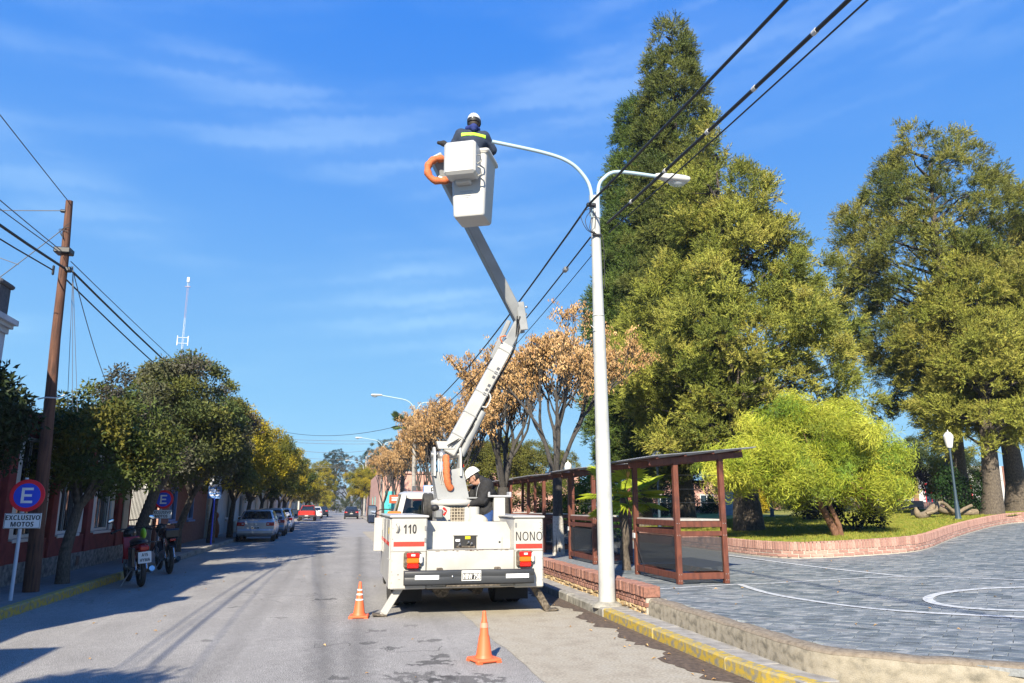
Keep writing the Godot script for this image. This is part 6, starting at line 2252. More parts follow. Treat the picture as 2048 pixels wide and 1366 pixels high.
	# deck fittings
	part(t, "deck_box", rounded_box(Vector3(.72, 1.10, -2.75), Vector3(.5, .62, .5), .02), M.truck_clean)
	var pe := part(t, "boom_rest", rounded_box(Vector3(.73, 1.58, -1.30), Vector3(.20, .42, .20), .01), M.truck_clean)
	m = MB.new()
	m.box(Vector3(.73, 1.80, -1.30), Vector3(.42, .035, .24), .01)
	m.box(Vector3(.54, 1.84, -1.30), Vector3(.04, .07, .24), .01)
	m.box(Vector3(.92, 1.84, -1.30), Vector3(.04, .07, .24), .01)
	part(pe, "rest_pad", m, M.stone_grey)
	m = MB.new()
	m.ell(Vector3(.24, 1.37, -.55), Vector3(.17, .13, .17), Basis(), 14, 10)
	part(t, "float_ball", m, M.wall_cream)
	var en := part(t, "small_engine", rounded_box(Vector3(-.36, 1.50, -1.05), Vector3(.16, .16, .2), .03), M.steel)
	m = MB.new()
	m.ell(Vector3(-.42, 1.60, -1.0), Vector3(.07, .06, .07), Basis(), 10, 8)
	part(en, "engine_cover", m, M.dark)
	m = MB.new()
	m.tube(arm_path([Vector3(-.28, 1.60, -1.0), Vector3(-.24, 1.55, -.95), Vector3(-.28, 1.48, -.95)]), [.02], 6)
	part(en, "engine_hose", m, M.light_red)
	m = MB.new()
	m.tube([Vector3(-.36, 1.62, -1.5), Vector3(-.24, 2.15, -1.5)], [.022], 8)
	part(t, "support_strut", m, M.truck_clean)
	# ---- turret ----
	m = MB.new()
	m.box(Vector3(-.05, 1.24, -1.60), Vector3(.62, .80, .60), .02)
	var pd := part(t, "pedestal", m, W)
	m = MB.new()
	m.box(Vector3(.0, 1.49, -1.292), Vector3(.24, .24, .01), .003)
	part(pd, "mesh_opening", m, M.truck_grime)
	for k in 5:
		part(pd, "mesh_bar", rounded_box(Vector3(-.10 + k * .05, 1.49, -1.284), Vector3(.008, .24, .006), .001), M.wall_cream)
		part(pd, "mesh_bar", rounded_box(Vector3(0, 1.39 + k * .05, -1.284), Vector3(.24, .008, .006), .001), M.wall_cream)
	m = MB.new()
	m.lathe([Vector2(.10, 1.2), Vector2(.10, 1.62)], 14, Transform3D(Basis(), Vector3(.30, 0, -1.34)))
	part(pd, "hydraulic_tank", m, M.truck_clean)
	m = MB.new()
	m.lathe([Vector2(.36, 1.64), Vector2(.40, 1.66), Vector2(.40, 1.72), Vector2(.33, 1.75), Vector2(.001, 1.75)], 24, Transform3D(Basis(), Vector3(-.03, 0, -1.60)))
	part(pd, "slew_ring", m, M.truck_clean)
	# turret column: wide foot leaning back, open towards the tail
	m = MB.new()
	m.hexa([Vector3(-.34, 1.74, -1.86), Vector3(.22, 1.74, -1.86), Vector3(.22, 1.74, -1.34), Vector3(-.34, 1.74, -1.34),
		Vector3(-.42, 2.20, -1.74), Vector3(.10, 2.30, -1.74), Vector3(.10, 2.30, -1.42), Vector3(-.42, 2.20, -1.42)])
	var tu := part(t, "turret", m, M.truck_grey)
	for s in [-.40, .06]:
		m = MB.new()
		m.prism(PackedVector2Array([Vector2(-.24, 2.15), Vector2(.22, 2.15), Vector2(.17, 2.58), Vector2(.06, 2.66), Vector2(-.08, 2.66), Vector2(-.17, 2.56)]), .035, Transform3D(Basis(Vector3.UP, PI / 2), Vector3(s, 0, -1.58)))
		part(tu, "turret_cheek", m, M.truck_clean)
	m = MB.new()
	m.tube([Vector3(-.45, 2.53, -1.58), Vector3(.11, 2.53, -1.58)], [.055], 12)
	part(tu, "pivot_pin", m, M.steel)
	m = MB.new()
	m.ell(Vector3(-.27, 2.50, -1.45), Vector3(.08, .10, .08), Basis(), 12, 8)
	part(tu, "pivot_drum", m, M.steel)
	m = MB.new()
	var hp := arm_path([Vector3(-.20, 2.50, -1.40), Vector3(-.20, 2.34, -1.34), Vector3(-.19, 2.15, -1.32), Vector3(-.16, 1.99, -1.33), Vector3(-.10, 1.93, -1.36)])
	var hr := []
	for i in hp.size():
		hr.append(.058 + .010 * (i % 2))
	m.tube(hp, hr, 10)
	part(tu, "hydraulic_sleeve", m, M.hose_orange)
	for k in 3:
		m = MB.new()
		m.tube(arm_path([Vector3(-.34 + k * .03, 2.45, -1.38), Vector3(-.33 + k * .03, 2.2, -1.34), Vector3(-.28 + k * .03, 2.0, -1.38)]), [.010], 6)
		part(tu, "hydraulic_line", m, M.truck_clean)
	part(tu, "red_label", rounded_box(Vector3(.121, 2.33, -1.52), Vector3(.006, .05, .2), .001), M.truck_red)
	part(tu, "grille_slot", rounded_box(Vector3(.172, 1.98, -1.50), Vector3(.02, .26, .05), .004), M.stone_dark)
	m = MB.new()
	m.box(Vector3(.33, 1.77, -1.40), Vector3(.32, .03, .16), .008)
	part(tu, "operator_bracket", m, M.truck_grey)
	# ---- boom ----
	var A := Vector3(-.13, 2.58, -1.58)
	var B := Vector3(1.15, 5.02, -1.38)
	var C := Vector3(-.58, 7.62, -.42)
	var dir := (B - A).normalized()
	var side := Vector3(0, 0, 1)
	side = (side - dir * side.dot(dir)).normalized()
	var bs := Basis(dir.cross(side), dir, side)
	m = MB.new()
	m.box(A.lerp(B, .40), Vector3(.24, A.distance_to(B) * .82, .24), .02, bs)
	var lb := part(t, "lower_boom", m, W)
	m = MB.new()
	m.box(A.lerp(B, .88), Vector3(.20, A.distance_to(B) * .24, .20), .02, bs)
	part(lb, "boom_tip", m, M.truck_grey)
	m = MB.new()
	m.box(A.lerp(B, .82) - bs.x * .16, Vector3(.09, .8, .10), .02, bs * Basis(Vector3(0, 0, 1), .08))
	part(lb, "cylinder_cover", m, M.truck_grey)
	m = MB.new()
	m.tube([A.lerp(B, .02) + bs.x * .22, A.lerp(B, .34) + bs.x * .19], [.07], 12)
	part(lb, "lift_cylinder", m, M.truck_grey)
	m = MB.new()
	m.tube([A.lerp(B, .30) + bs.x * .195, A.lerp(B, .40) + bs.x * .13], [.035], 10)
	part(lb, "cylinder_rod", m, M.chrome)
	m = MB.new()
	m.tube(arm_path([A.lerp(B, .36) + bs.x * .13 + side * .1, A.lerp(B, .37) + bs.x * .20 + side * .1, A.lerp(B, .44) + bs.x * .19 + side * .1, A.lerp(B, .46) + bs.x * .12 + side * .1]), [.016], 7)
	part(lb, "guard_loop", m, M.truck_clean)
	var tx := Transform3D(Basis(-bs.y * -1.0, -bs.x * -1.0, Vector3.ZERO), Vector3.ZERO)
	# maker's lettering along the side of the boom, kept as the worn grey marks seen in the photograph
	for k in 7:
		if k == 3:
			continue
		m = MB.new()
		m.box(A.lerp(B, .44 + k * .032) + side * .1215 + bs.x * .055, Vector3(.055, .055, .003), .001, bs)
		part(lb, "worn_letter", m, M.stone_dark)
	m = MB.new()
	for q in [[-.09, .05], [.09, .05]]:
		m.box(A + dir * -.02 + Vector3(q[0], .20, .05), Vector3(.09, .06, .12), .02)
	part(lb, "rubber_bumper", m, M.black_rubber)
	m = MB.new()
	m.hexa([A + Vector3(-.20, .05, -.02), A + Vector3(.08, .05, -.02), A + Vector3(.08, .05, .14), A + Vector3(-.20, .05, .14), A + Vector3(-.24, .18, -.02), A + Vector3(.14, .18, -.02), A + Vector3(.14, .18, .14), A + Vector3(-.24, .18, .14)])
	part(lb, "boom_foot", m, M.truck_clean)
	for k in 2:
		m = MB.new()
		m.tube(arm_path([A + Vector3(-.05 + k * .06, .1, .18), A.lerp(B, .2) + side * .06 + bs.x * (.135 + k * .025), A.lerp(B, .5) + side * .03 + bs.x * (.135 + k * .022), A.lerp(B, .8) + side * .05 + bs.x * (.13 + k * .022), B + Vector3(-.1 + k * .05, .05, .19)]), [.011], 6)
		part(lb, "hydraulic_hose", m, M.black_rubber)
	for k in 5:
		m = MB.new()
		m.box(A.lerp(B, .12 + k * .16), Vector3(.252, .022, .252), .004, bs)
		part(lb, "boom_band", m, M.truck_grey)
	# elbow
	for s in [-.14, .14]:
		m = MB.new()
		var d2 := (C - B).normalized()
		m.box(B + d2 * .08 + dir * .0 + Vector3(.04, 0, s), Vector3(.15, .54, .025), .01, Basis(Vector3(0, 0, 1), .16))
		var el := part(t, "elbow_plate", m, M.truck_grey)
		for k in 4:
			m = MB.new()
			m.lathe([Vector2(.001, 0), Vector2(.026, 0), Vector2(.026, .015), Vector2(.001, .016)], 10, Transform3D(Basis(Vector3.RIGHT, PI / 2), B + Vector3(.05 + .01 * k, -.18 + k * .14, s + .012)))
			part(el, "pin", m, M.steel)
	m = MB.new()
	m.box(B + Vector3(-.02, .02, .02), Vector3(.16, .16, .20), .02)
	part(t, "elbow_block", m, M.dark)
	m = MB.new()
	m.tube(arm_path([A.lerp(B, .80) - bs.x * .12 + side * .14, A.lerp(B, .82) - bs.x * .20 + side * .17, A.lerp(B, .85) - bs.x * .12 + side * .14]), [.014], 6)
	part(lb, "hose_clip", m, M.hose_orange)
	# upper boom
	var du := (C - B).normalized()
	var su := Vector3(0, 0, 1)
	su = (su - du * su.dot(du)).normalized()
	var bu := Basis(du.cross(su), du, su)
	m = MB.new()
	m.box(B.lerp(C, .50), Vector3(.20, B.distance_to(C) * 1.02, .20), .018, bu)
	var ub := part(t, "upper_boom", m, M.truck_grey)
	m = MB.new()
	m.box(B.lerp(C, .66) + bu.x * .102, Vector3(.004, .52, .08), .001, bu)
	part(ub, "warning_decal", m, M.letter_black)
	for k in 3:
		m = MB.new()
		m.box(B.lerp(C, .60 + k * .05) + bu.x * .105, Vector3(.003, .05, .05), .001, bu * Basis(Vector3.RIGHT, .6))
		part(ub, "yellow_mark", m, M.sticker_yellow)
	m = MB.new()
	m.box(C + du * .05, Vector3(.23, .14, .23), .02, bu)
	part(ub, "boom_end", m, M.truck_clean)
	m = MB.new()
	var hz := arm_path([C + Vector3(.08, .0, .14), C + Vector3(-.06, -.04, .18), C + Vector3(-.17, -.16, .2), C + Vector3(-.18, -.32, .2), C + Vector3(-.08, -.44, .2), C + Vector3(.10, -.44, .2), C + Vector3(.22, -.36, .2)])
	hr = []
	for i in hz.size():
		hr.append(.062 + .010 * sin(i * 1.9))
	m.tube(hz, hr, 12)
	part(ub, "orange_hose_cover", m, M.hose_orange)
	m = MB.new()
	m.tube(arm_path([C + Vector3(.10, .05, .16), C + Vector3(.14, .1, .2), C + Vector3(.10, -.04, .24), C + Vector3(.12, -.16, .2)]), [.008], 6)
	part(ub, "hose_strap", m, M.black_cable)
	# ---- bucket ----
	var yaw := -0.44
	var bx := Transform3D(Basis(Vector3.UP, yaw), Vector3(-.02, 6.33, .14))
	var open := MB.new()
	var w0 := .27
	var w1 := .33
	var H := 1.14
	# outer shell, rim, inner shell
	var ringf := func(w: float, y: float, rr: float) -> Array:
		var o := []
		for k in 4:
			var a := PI / 2 * k
			for j in 5:
				var b2 := a + PI / 2 * j / 4
				o.append(bx * Vector3((w - rr) * signf(cos(a + PI / 4)) + rr * cos(b2), y, (w - rr) * signf(sin(a + PI / 4)) + rr * sin(b2)))
		return o
	open.loft([ringf.call(w0 - .02, 0.0, .05), ringf.call(w0, .03, .06), ringf.call(w1 - .01, H - .06, .06), ringf.call(w1 + .03, H - .05, .06), ringf.call(w1 + .03, H, .06), ringf.call(w1 - .02, H, .05), ringf.call(w0 - .02, .08, .05)], false)
	var f0: Array = ringf.call(w0 - .02, 0.0, .05)
	for j in f0.size():
		open.tri(bx.origin, f0[j], f0[(j + 1) % f0.size()])
	var f1: Array = ringf.call(w0 - .02, .08, .05)
	for j in f1.size():
		open.tri(bx * Vector3(0, .08, 0), f1[(j + 1) % f1.size()], f1[j])
	var bk := part(t, "bucket", open, M.fiberglass)
	m = MB.new()
	m.box(bx * Vector3(-.05, .87, .50), Vector3(.54, .58, .34), .045, bx.basis)
	var tb := part(bk, "tool_box", m, M.fiberglass)
	m = MB.new()
	m.tube(arm_path([bx * Vector3(0.22, 0.96, 0.49), bx * Vector3(0.28, 0.93, 0.51), bx * Vector3(0.28, 0.83, 0.51), bx * Vector3(0.22, 0.79, 0.51)]), [.012], 6)
	part(tb, "latch", m, M.steel)
	m = MB.new()
	m.tube(arm_path([bx * Vector3(0.22, 0.75, 0.49), bx * Vector3(0.28, 0.71, 0.51), bx * Vector3(0.28, 0.61, 0.49), bx * Vector3(0.22, 0.59, 0.47)]), [.012], 6)
	part(tb, "latch", m, M.truck_clean)
	m = MB.new()
	m.box(bx * Vector3(-.06, .58, .36), Vector3(.26, .12, .14), .018, bx.basis)
	part(bk, "step", m, M.truck_clean)
	for k in 4:
		m = MB.new()
		m.box(bx * Vector3(-.03, .42 - k * .035, .297 - k * .0026), Vector3([.22, .17, .15, .08][k], .010, .003), 0.0, bx.basis)
		part(bk, "faded_print", m, M.car_silver)
	m = MB.new()
	m.tube([C + Vector3(.05, -.3, -.02), bx * Vector3(-.2, .75, -.28)], [.07], 10)
	part(bk, "mount_bracket", m, M.steel)

# ---- people: tapered capsules blended into one surface ----
func nets(bones: Array, cell: float, k: float, cut = null) -> MB:
	var lo := Vector3(1e9, 1e9, 1e9)
	var hi := -lo
	for b in bones:
		var r := maxf(b[2], b[3]) + k + cell * 2
		for p in [b[0], b[1]]:
			lo = lo.min(p - Vector3.ONE * r)
			hi = hi.max(p + Vector3.ONE * r)
	var nx := int((hi.x - lo.x) / cell) + 2
	var ny := int((hi.y - lo.y) / cell) + 2
	var nz := int((hi.z - lo.z) / cell) + 2
	var f := PackedFloat32Array()
	f.resize(nx * ny * nz)
	f.fill(1.0)
	for b in bones:
		var a: Vector3 = b[0]
		var ab: Vector3 = b[1] - a
		var l2 := maxf(ab.length_squared(), 1e-9)
		var r := maxf(b[2], b[3]) + k * 1.5 + cell * 2
		var l: Vector3 = ((a.min(b[1]) - Vector3.ONE * r - lo) / cell).max(Vector3.ZERO)
		var h: Vector3 = (a.max(b[1]) + Vector3.ONE * r - lo) / cell
		for z in range(int(l.z), mini(int(h.z) + 1, nz)):
			for y in range(int(l.y), mini(int(h.y) + 1, ny)):
				var base := (z * ny + y) * nx
				for x in range(int(l.x), mini(int(h.x) + 1, nx)):
					var p := lo + Vector3(x, y, z) * cell - a
					var t := clampf(p.dot(ab) / l2, 0.0, 1.0)
					var d := (p - ab * t).length() - lerpf(b[2], b[3], t)
					var o := f[base + x]
					var q := maxf(k - absf(o - d), 0.0) / k
					f[base + x] = minf(o, d) - q * q * k * 0.25
	if cut != null:
		for z in nz:
			for y in ny:
				for x in nx:
					var i := (z * ny + y) * nx + x
					f[i] = cut.call(f[i], lo + Vector3(x, y, z) * cell)
	var m := MB.new()
	var id := PackedInt32Array()
	id.resize(nx * ny * nz)
	id.fill(-1)
	var nrm := PackedVector3Array()
	var offs := [0, 1, nx, nx + 1, nx * ny, nx * ny + 1, nx * ny + nx, nx * ny + nx + 1]
	for z in nz - 1:
		for y in ny - 1:
			for x in nx - 1:
				var i := (z * ny + y) * nx + x
				var s0 := f[i] < 0
				var any := false
				for c in 8:
					if (f[i + offs[c]] < 0) != s0:
						any = true
						break
				if not any:
					continue
				var sum := Vector3.ZERO
				var cnt := 0
				for e in 12:
					var c0: int = [0, 2, 4, 6, 0, 1, 4, 5, 0, 1, 2, 3][e]
					var c1: int = [1, 3, 5, 7, 2, 3, 6, 7, 4, 5, 6, 7][e]
					var g0 := f[i + offs[c0]]
					var g1 := f[i + offs[c1]]
					if (g0 < 0) != (g1 < 0):
						var t := g0 / (g0 - g1)
						var q0 := Vector3(c0 & 1, (c0 >> 1) & 1, (c0 >> 2) & 1)
						var q1 := Vector3(c1 & 1, (c1 >> 1) & 1, (c1 >> 2) & 1)
						sum += q0.lerp(q1, t)
						cnt += 1
				id[i] = m.v.size()
				m.v.append(lo + (Vector3(x, y, z) + sum / cnt) * cell)
				var g := Vector3(f[i + 1] - f[i], f[i + nx] - f[i], f[i + nx * ny] - f[i])
				g += Vector3(f[i + offs[7]] - f[i + offs[6]], f[i + offs[7]] - f[i + offs[5]], f[i + offs[7]] - f[i + offs[3]])
				m.n.append(g.normalized() if g.length_squared() > 1e-12 else Vector3.UP)
				m.c.append(Color.WHITE)
				m.t.append(Vector2.ZERO)
	for z in range(1, nz - 1):
		for y in range(1, ny - 1):
			for x in range(1, nx - 1):
				var i := (z * ny + y) * nx + x
				var s0 := f[i] < 0
				for ax in 3:
					var st: int = [1, nx, nx * ny][ax]
					if (f[i + st] < 0) == s0:
						continue
					var u: int = [nx, nx * ny, 1][ax]
					var w: int = [nx * ny, 1, nx][ax]
					var a := id[i]
					var b := id[i - u]
					var c := id[i - u - w]
					var d := id[i - w]
					if a < 0 or b < 0 or c < 0 or d < 0:
						continue
					if s0:
						m.ix.append_array([a, c, b, a, d, c])
					else:
						m.ix.append_array([a, b, c, a, c, d])
	return m

func finger_bones(base: Vector3, dir: Vector3, curl: Vector3, l: float, r: float) -> Array:
	var a := base + dir * l * .45
	var b := a + (dir + curl * .8).normalized() * l * .32
	var c := b + (dir * .5 + curl * 1.2).normalized() * l * .26
	return [[base, a, r, r * .95], [a, b, r * .95, r * .85], [b, c, r * .85, r * .7]]

func hand_bones(wrist: Vector3, dir: Vector3, across: Vector3, curl: Vector3) -> Array:
	var o := []
	var palm := wrist + dir * .075
	for k in 4:
		var s := (k - 1.5) * .021
		o.append([wrist + across * s * .6, palm + across * s, .015, .0125])
		o.append_array(finger_bones(palm + across * s, (dir + across * s * 3).normalized(), curl, [.070, .080, .075, .058][k], .0088))
	o.append_array(finger_bones(wrist + dir * .02 - across * .032, (dir * .7 - across * .8).normalized(), curl * .6 + across * .3, .062, .0105))
	return o

func helmet_on(t: Node, c: Vector3, bs: Basis) -> void:
	var m := MB.new()
	var prof := []
	for i in 9:
		var a := PI / 2 * i / 8.0
		prof.append(Vector2(maxf(cos(a), .001), sin(a)))
	m.lathe(prof, 24, Transform3D(bs * Basis.from_scale(Vector3(.118, .135, .142)), c))
	m.lathe([Vector2(.98, -.02), Vector2(1.03, -.04), Vector2(1.05, -.02), Vector2(1.0, .03)], 24, Transform3D(bs * Basis.from_scale(Vector3(.118, .2, .142)), c))
	# peak, towards -z of the head
	var p := []
	for k in 9:
		var a := PI + PI * (k + 1.0) / 10.0
		p.append([Vector3(cos(a) * .118, -.002, sin(a) * .142), Vector3(cos(a) * .124, -.014, sin(a) * .142 - .055 * sin(PI * (k + 1.0) / 10.0))])
	for k in 8:
		m.quad(c + bs * p[k][0], c + bs * p[k][1], c + bs * p[k + 1][1], c + bs * p[k + 1][0])
	for s in [-1, 0, 1]:
		m.ell(c + bs * Vector3(s * .032, .050, .0), Vector3(.010, .090 - absf(s) * .006, .128), bs, 10, 10)
	part(t, "helmet", m, M.helmet)

func head_bones(c: Vector3, bs: Basis) -> Array:
	# c: centre of the skull, face towards -z
	var o := []
	o.append([c + bs * Vector3(0, .02, .02), c + bs * Vector3(0, .03, -.02), .088, .085])
	o.append([c + bs * Vector3(0, -.03, -.03), c + bs * Vector3(0, -.09, -.045), .066, .045])
	o.append([c + bs * Vector3(0, -.012, -.095), c + bs * Vector3(0, -.045, -.112), .010, .015])
	for s in [-1, 1]:
		o.append([c + bs * Vector3(s * .084, -.005, .005), c + bs * Vector3(s * .086, -.045, .0), .017, .012])
		o.append([c + bs * Vector3(s * .032, -.045, -.075), c + bs * Vector3(s * .045, -.04, -.055), .022, .022])
		o.append([c + bs * Vector3(s * .02, .018, -.090), c + bs * Vector3(s * .048, .014, -.075), .012, .011])
	o.append([c + bs * Vector3(-.018, -.078, -.086), c + bs * Vector3(.018, -.078, -.086), .011, .011])
	o.append([c + bs * Vector3(0, -.04, .03), c + bs * Vector3(0, -.18, .05), .055, .06])
	return o

func face_parts(t: Node, c: Vector3, bs: Basis) -> void:
	for s in [-1, 1]:
		var m := MB.new()
		m.ell(c + bs * Vector3(s * .033, -.004, -.089), Vector3(.012, .007, .006), bs, 8, 6)
		part(t, "eye", m, M.dark)
		m = MB.new()
		m.tube([c + bs * Vector3(s * .018, .020, -.102), c + bs * Vector3(s * .05, .018, -.088)], [.006, .004], 5)
		part(t, "eyebrow", m, M.hair)
	var m := MB.new()
	m.tube([c + bs * Vector3(-.02, -.078, -.0965), c + bs * Vector3(0, -.079, -.0985), c + bs * Vector3(.02, -.078, -.0965)], [.004], 5)
	part(t, "mouth", m, M.brick0)

func build_people() -> void:
	# worker in the bucket, back to the camera, reaching for the lamp arm
	var t := thing("person", "person in navy jacket with lime band and white helmet, standing in the bucket", "person", Vector3(1.87, 6.46, -11.80))
	# shoulders at 1.46 above the feet
	var chest := Vector3(0, 1.30, -.02)
	var hip := Vector3(0, .95, .0)
	var sl := Vector3(-.20, 1.44, -.02)
	var sr := Vector3(.20, 1.44, -.02)
	var el := Vector3(-.33, 1.22, -.12)
	var er := Vector3(.36, 1.26, -.12)
	var wl := Vector3(-.40, 1.36, -.30)
	var wr := Vector3(.34, 1.22, -.36)
	var hc := Vector3(.03, 1.71, -.06)
	var hb := Basis(Vector3.UP, -.35) * Basis(Vector3.RIGHT, -.12)
	var torso := [[hip + Vector3(-.09, 0, 0), hip + Vector3(.09, 0, 0), .13, .13], [hip, chest, .15, .15], [chest + Vector3(-.10, .03, 0), chest + Vector3(.10, .03, 0), .135, .135], [sl, sr, .075, .075], [chest + Vector3(0, .12, .0), chest + Vector3(0, .24, -.01), .09, .06]]
	var arms := [[sl, el, .066, .052], [el, wl, .052, .040], [sr, er, .066, .052], [er, wr, .052, .040]]
	var legs := [[Vector3(-.10, .92, 0), Vector3(-.11, .5, -.03), .095, .06], [Vector3(-.11, .5, -.03), Vector3(-.11, .10, .02), .06, .04], [Vector3(-.11, .06, .03), Vector3(-.11, .045, -.14), .045, .035],
		[Vector3(.10, .92, 0), Vector3(.11, .5, -.03), .095, .06], [Vector3(.11, .5, -.03), Vector3(.11, .10, .02), .06, .04], [Vector3(.11, .06, .03), Vector3(.11, .045, -.14), .045, .035]]
	var lean := Basis(Vector3(0, 1, 0), -.05)
	var body: Array = torso + arms + legs
	var bm := nets(body, .016, .05)
	var hm := nets(head_bones(hc, hb) + [[chest + Vector3(0, .16, 0), hc + Vector3(0, -.12, .02), .055, .052]], .006, .022)
	var hands := nets(hand_bones(wl, Vector3(-.2, .55, -.8).normalized(), Vector3(-.8, .3, .2).normalized(), Vector3(.5, -.6, -.3)) + [[el.lerp(wl, .8), wl, .036, .026]], .0045, .010)
	var hands2 := nets(hand_bones(wr, Vector3(.05, .1, -1).normalized(), Vector3(1, 0, 0), Vector3(0, -1, 0)) + [[er.lerp(wr, .8), wr, .036, .026]], .0045, .010)
	for q in [hm, hands, hands2]:
		var s := bm.v.size()
		bm.v.append_array(q.v); bm.n.append_array(q.n); bm.c.append_array(q.c); bm.t.append_array(q.t)
		for i in q.ix:
			bm.ix.append(i + s)
	part(t, "body", bm, M.skin)
	face_parts(t, hc, hb)
	var jk := []
	for q in torso + arms:
		jk.append([q[0], q[1], q[2] + .022, q[3] + (.022 if q[1] != wl and q[1] != wr else .012)])
	jk.append([sl, el, .088, .07])
	jk.append([sr, er, .088, .07])
	var folds := func(d: float, p: Vector3) -> float: return d + .007 * sin(p.y * 46.0 + 5.0 * sin(p.x * 17.0 + p.z * 9.0)) * (0.4 + 0.6 * sin(p.x * 13.0 + 1.0) * sin(p.y * 9.0))
	var jacket := nets(jk, .013, .05, folds)
	part(t, "jacket", jacket, M.navy_cloth)
	var bandm := nets(jk, .014, .05, func(d: float, p: Vector3) -> float: return maxf(maxf(d - .012, absf(p.y - 1.375 - .02 * cos(p.x * 6.0)) - .036), absf(p.x) - .215))
	part(t, "reflective_band", bandm, M.hi_vis)
	m_hood(t, Vector3(.0, 1.585, .03))
	var tr := []
	for q in legs:
		tr.append([q[0], q[1], q[2] + .018, q[3] + .018])
	tr.append([hip + Vector3(-.09, 0, 0), hip + Vector3(.09, 0, 0), .14, .14])
	part(t, "trousers", nets(tr, .02, .04), M.navy_cloth)
	var hair := MB.new()
	hair.ell(hc + hb * Vector3(0, -.025, .036), Vector3(.097, .118, .082), hb, 16, 10)
	part(t, "hair", hair, M.hair)
	helmet_on(t, hc + hb * Vector3(0, .045, .0), hb)
	var m := MB.new()
	m.lathe([Vector2(.118, -.055), Vector2(.121, -.02), Vector2(.119, .02)], 20, Transform3D(hb * Basis.from_scale(Vector3(1, 1, 1.18)), hc + hb * Vector3(0, .03, 0)))
	part(t, "helmet_band", m, M.dark)
	m = MB.new()
	m.ell(hc + hb * Vector3(0, .02, .145), Vector3(.018, .018, .01), hb, 10, 6)
	part(t, "helmet_knob", m, M.steel)
	# glove held up at left
	var gl := nets([[wl, wl + Vector3(-.06, .05, -.04), .045, .05], [wl + Vector3(-.06, .05, -.04), wl + Vector3(-.15, .065, -.06), .045, .03]], .01, .03)
	part(t, "glove", gl, M.black_cloth)
	m = MB.new()
	m.tube([el.lerp(wl, .55), el.lerp(wl, .80)], [.066, .060], 12)
	part(t, "cuff_band", m, M.hi_vis)
	# worker on the truck deck, bending forward to the left
	t = thing("person", "person in black jacket, jeans and white helmet, bending beside the turret", "person", Vector3(2.40, .845, -13.42))
	hip = Vector3(.04, .70, 0)
	chest = Vector3(.02, 1.02, .02)
	sl = Vector3(-.02, 1.17, -.16)
	sr = Vector3(.03, 1.16, .18)
	el = Vector3(-.22, .93, -.18)
	er = Vector3(-.06, .88, .22)
	wl = Vector3(-.34, .84, -.04)
	wr = Vector3(-.25, .82, .14)
	hc = Vector3(-.18, 1.29, .04)
	hb = Basis(Vector3.UP, 1.35) * Basis(Vector3.RIGHT, -.55)
	torso = [[hip + Vector3(0, 0, -.08), hip + Vector3(0, 0, .08), .13, .13], [hip, chest, .14, .155], [chest + Vector3(0, .03, -.10), chest + Vector3(0, .03, .10), .135, .135], [sl, sr, .078, .078], [chest + Vector3(-.02, .14, .0), chest + Vector3(-.08, .22, .02), .09, .06]]
	arms = [[sl, el, .068, .054], [el, wl, .052, .040], [sr, er, .068, .054], [er, wr, .052, .040]]
	legs = [[Vector3(.05, .68, -.10), Vector3(-.03, .36, -.12), .098, .065], [Vector3(-.03, .36, -.12), Vector3(.06, .10, -.12), .062, .042], [Vector3(.06, .06, -.12), Vector3(-.10, .045, -.12), .045, .035],
		[Vector3(.06, .68, .10), Vector3(.02, .36, .13), .098, .065], [Vector3(.02, .36, .13), Vector3(.10, .10, .13), .062, .042], [Vector3(.10, .06, .13), Vector3(-.06, .045, .13), .045, .035]]
	body = torso + arms + legs
	bm = nets(body, .016, .05)
	hm = nets(head_bones(hc, hb) + [[chest + Vector3(-.03, .18, .01), hc + Vector3(.07, -.10, 0), .058, .054]], .006, .022)
	hands = nets(hand_bones(wl, Vector3(-.9, -.15, .2).normalized(), Vector3(.1, .1, 1).normalized(), Vector3(0, -1, 0)) + [[el.lerp(wl, .8), wl, .036, .026]], .0045, .010)
	hands2 = nets(hand_bones(wr, Vector3(-.9, -.1, -.1).normalized(), Vector3(0, .1, -1).normalized(), Vector3(0, -1, 0)) + [[er.lerp(wr, .8), wr, .036, .026]], .0045, .010)
	for q in [hm, hands, hands2]:
		var s := bm.v.size()
		bm.v.append_array(q.v); bm.n.append_array(q.n); bm.c.append_array(q.c); bm.t.append_array(q.t)
		for i in q.ix:
			bm.ix.append(i + s)
	part(t, "body", bm, M.skin)
	face_parts(t, hc, hb)
	jk = []
	for q in torso + arms:
		jk.append([q[0], q[1], q[2] + .022, q[3] + (.022 if q[1] != wl and q[1] != wr else .012)])
	part(t, "jacket", nets(jk, .013, .05, folds), M.black_cloth)
	m = MB.new()
	m.tube(arm_path([Vector3(-.09, 1.20, .16), Vector3(-.135, 1.08, .14), Vector3(-.15, .95, .12)]), [.006], 5)
	part(t, "zip", m, M.grey_zip)
	tr = []
	for q in legs:
		tr.append([q[0], q[1], q[2] + .018, q[3] + .018])
	tr.append([hip + Vector3(0, 0, -.08), hip + Vector3(0, 0, .08), .145, .145])
	part(t, "jeans", nets(tr, .016, .04, folds), M.denim)
	hair = MB.new()
	hair.ell(hc + hb * Vector3(0, .005, .028), Vector3(.094, .095, .082), hb, 16, 10)
	part(t, "hair", hair, M.hair)
	helmet_on(t, hc + hb * Vector3(0, .05, .0), hb)

func m_hood(t: Node, c: Vector3) -> void:
	part(t, "hood", nets([[c + Vector3(-.09, -.02, -.03), c + Vector3(0, -.04, .07), .045, .05], [c + Vector3(0, -.04, .07), c + Vector3(.09, -.02, -.03), .05, .045], [c + Vector3(0, -.05, .08), c + Vector3(0, -.09, .09), .055, .04]], .011, .04), M.navy_hood)

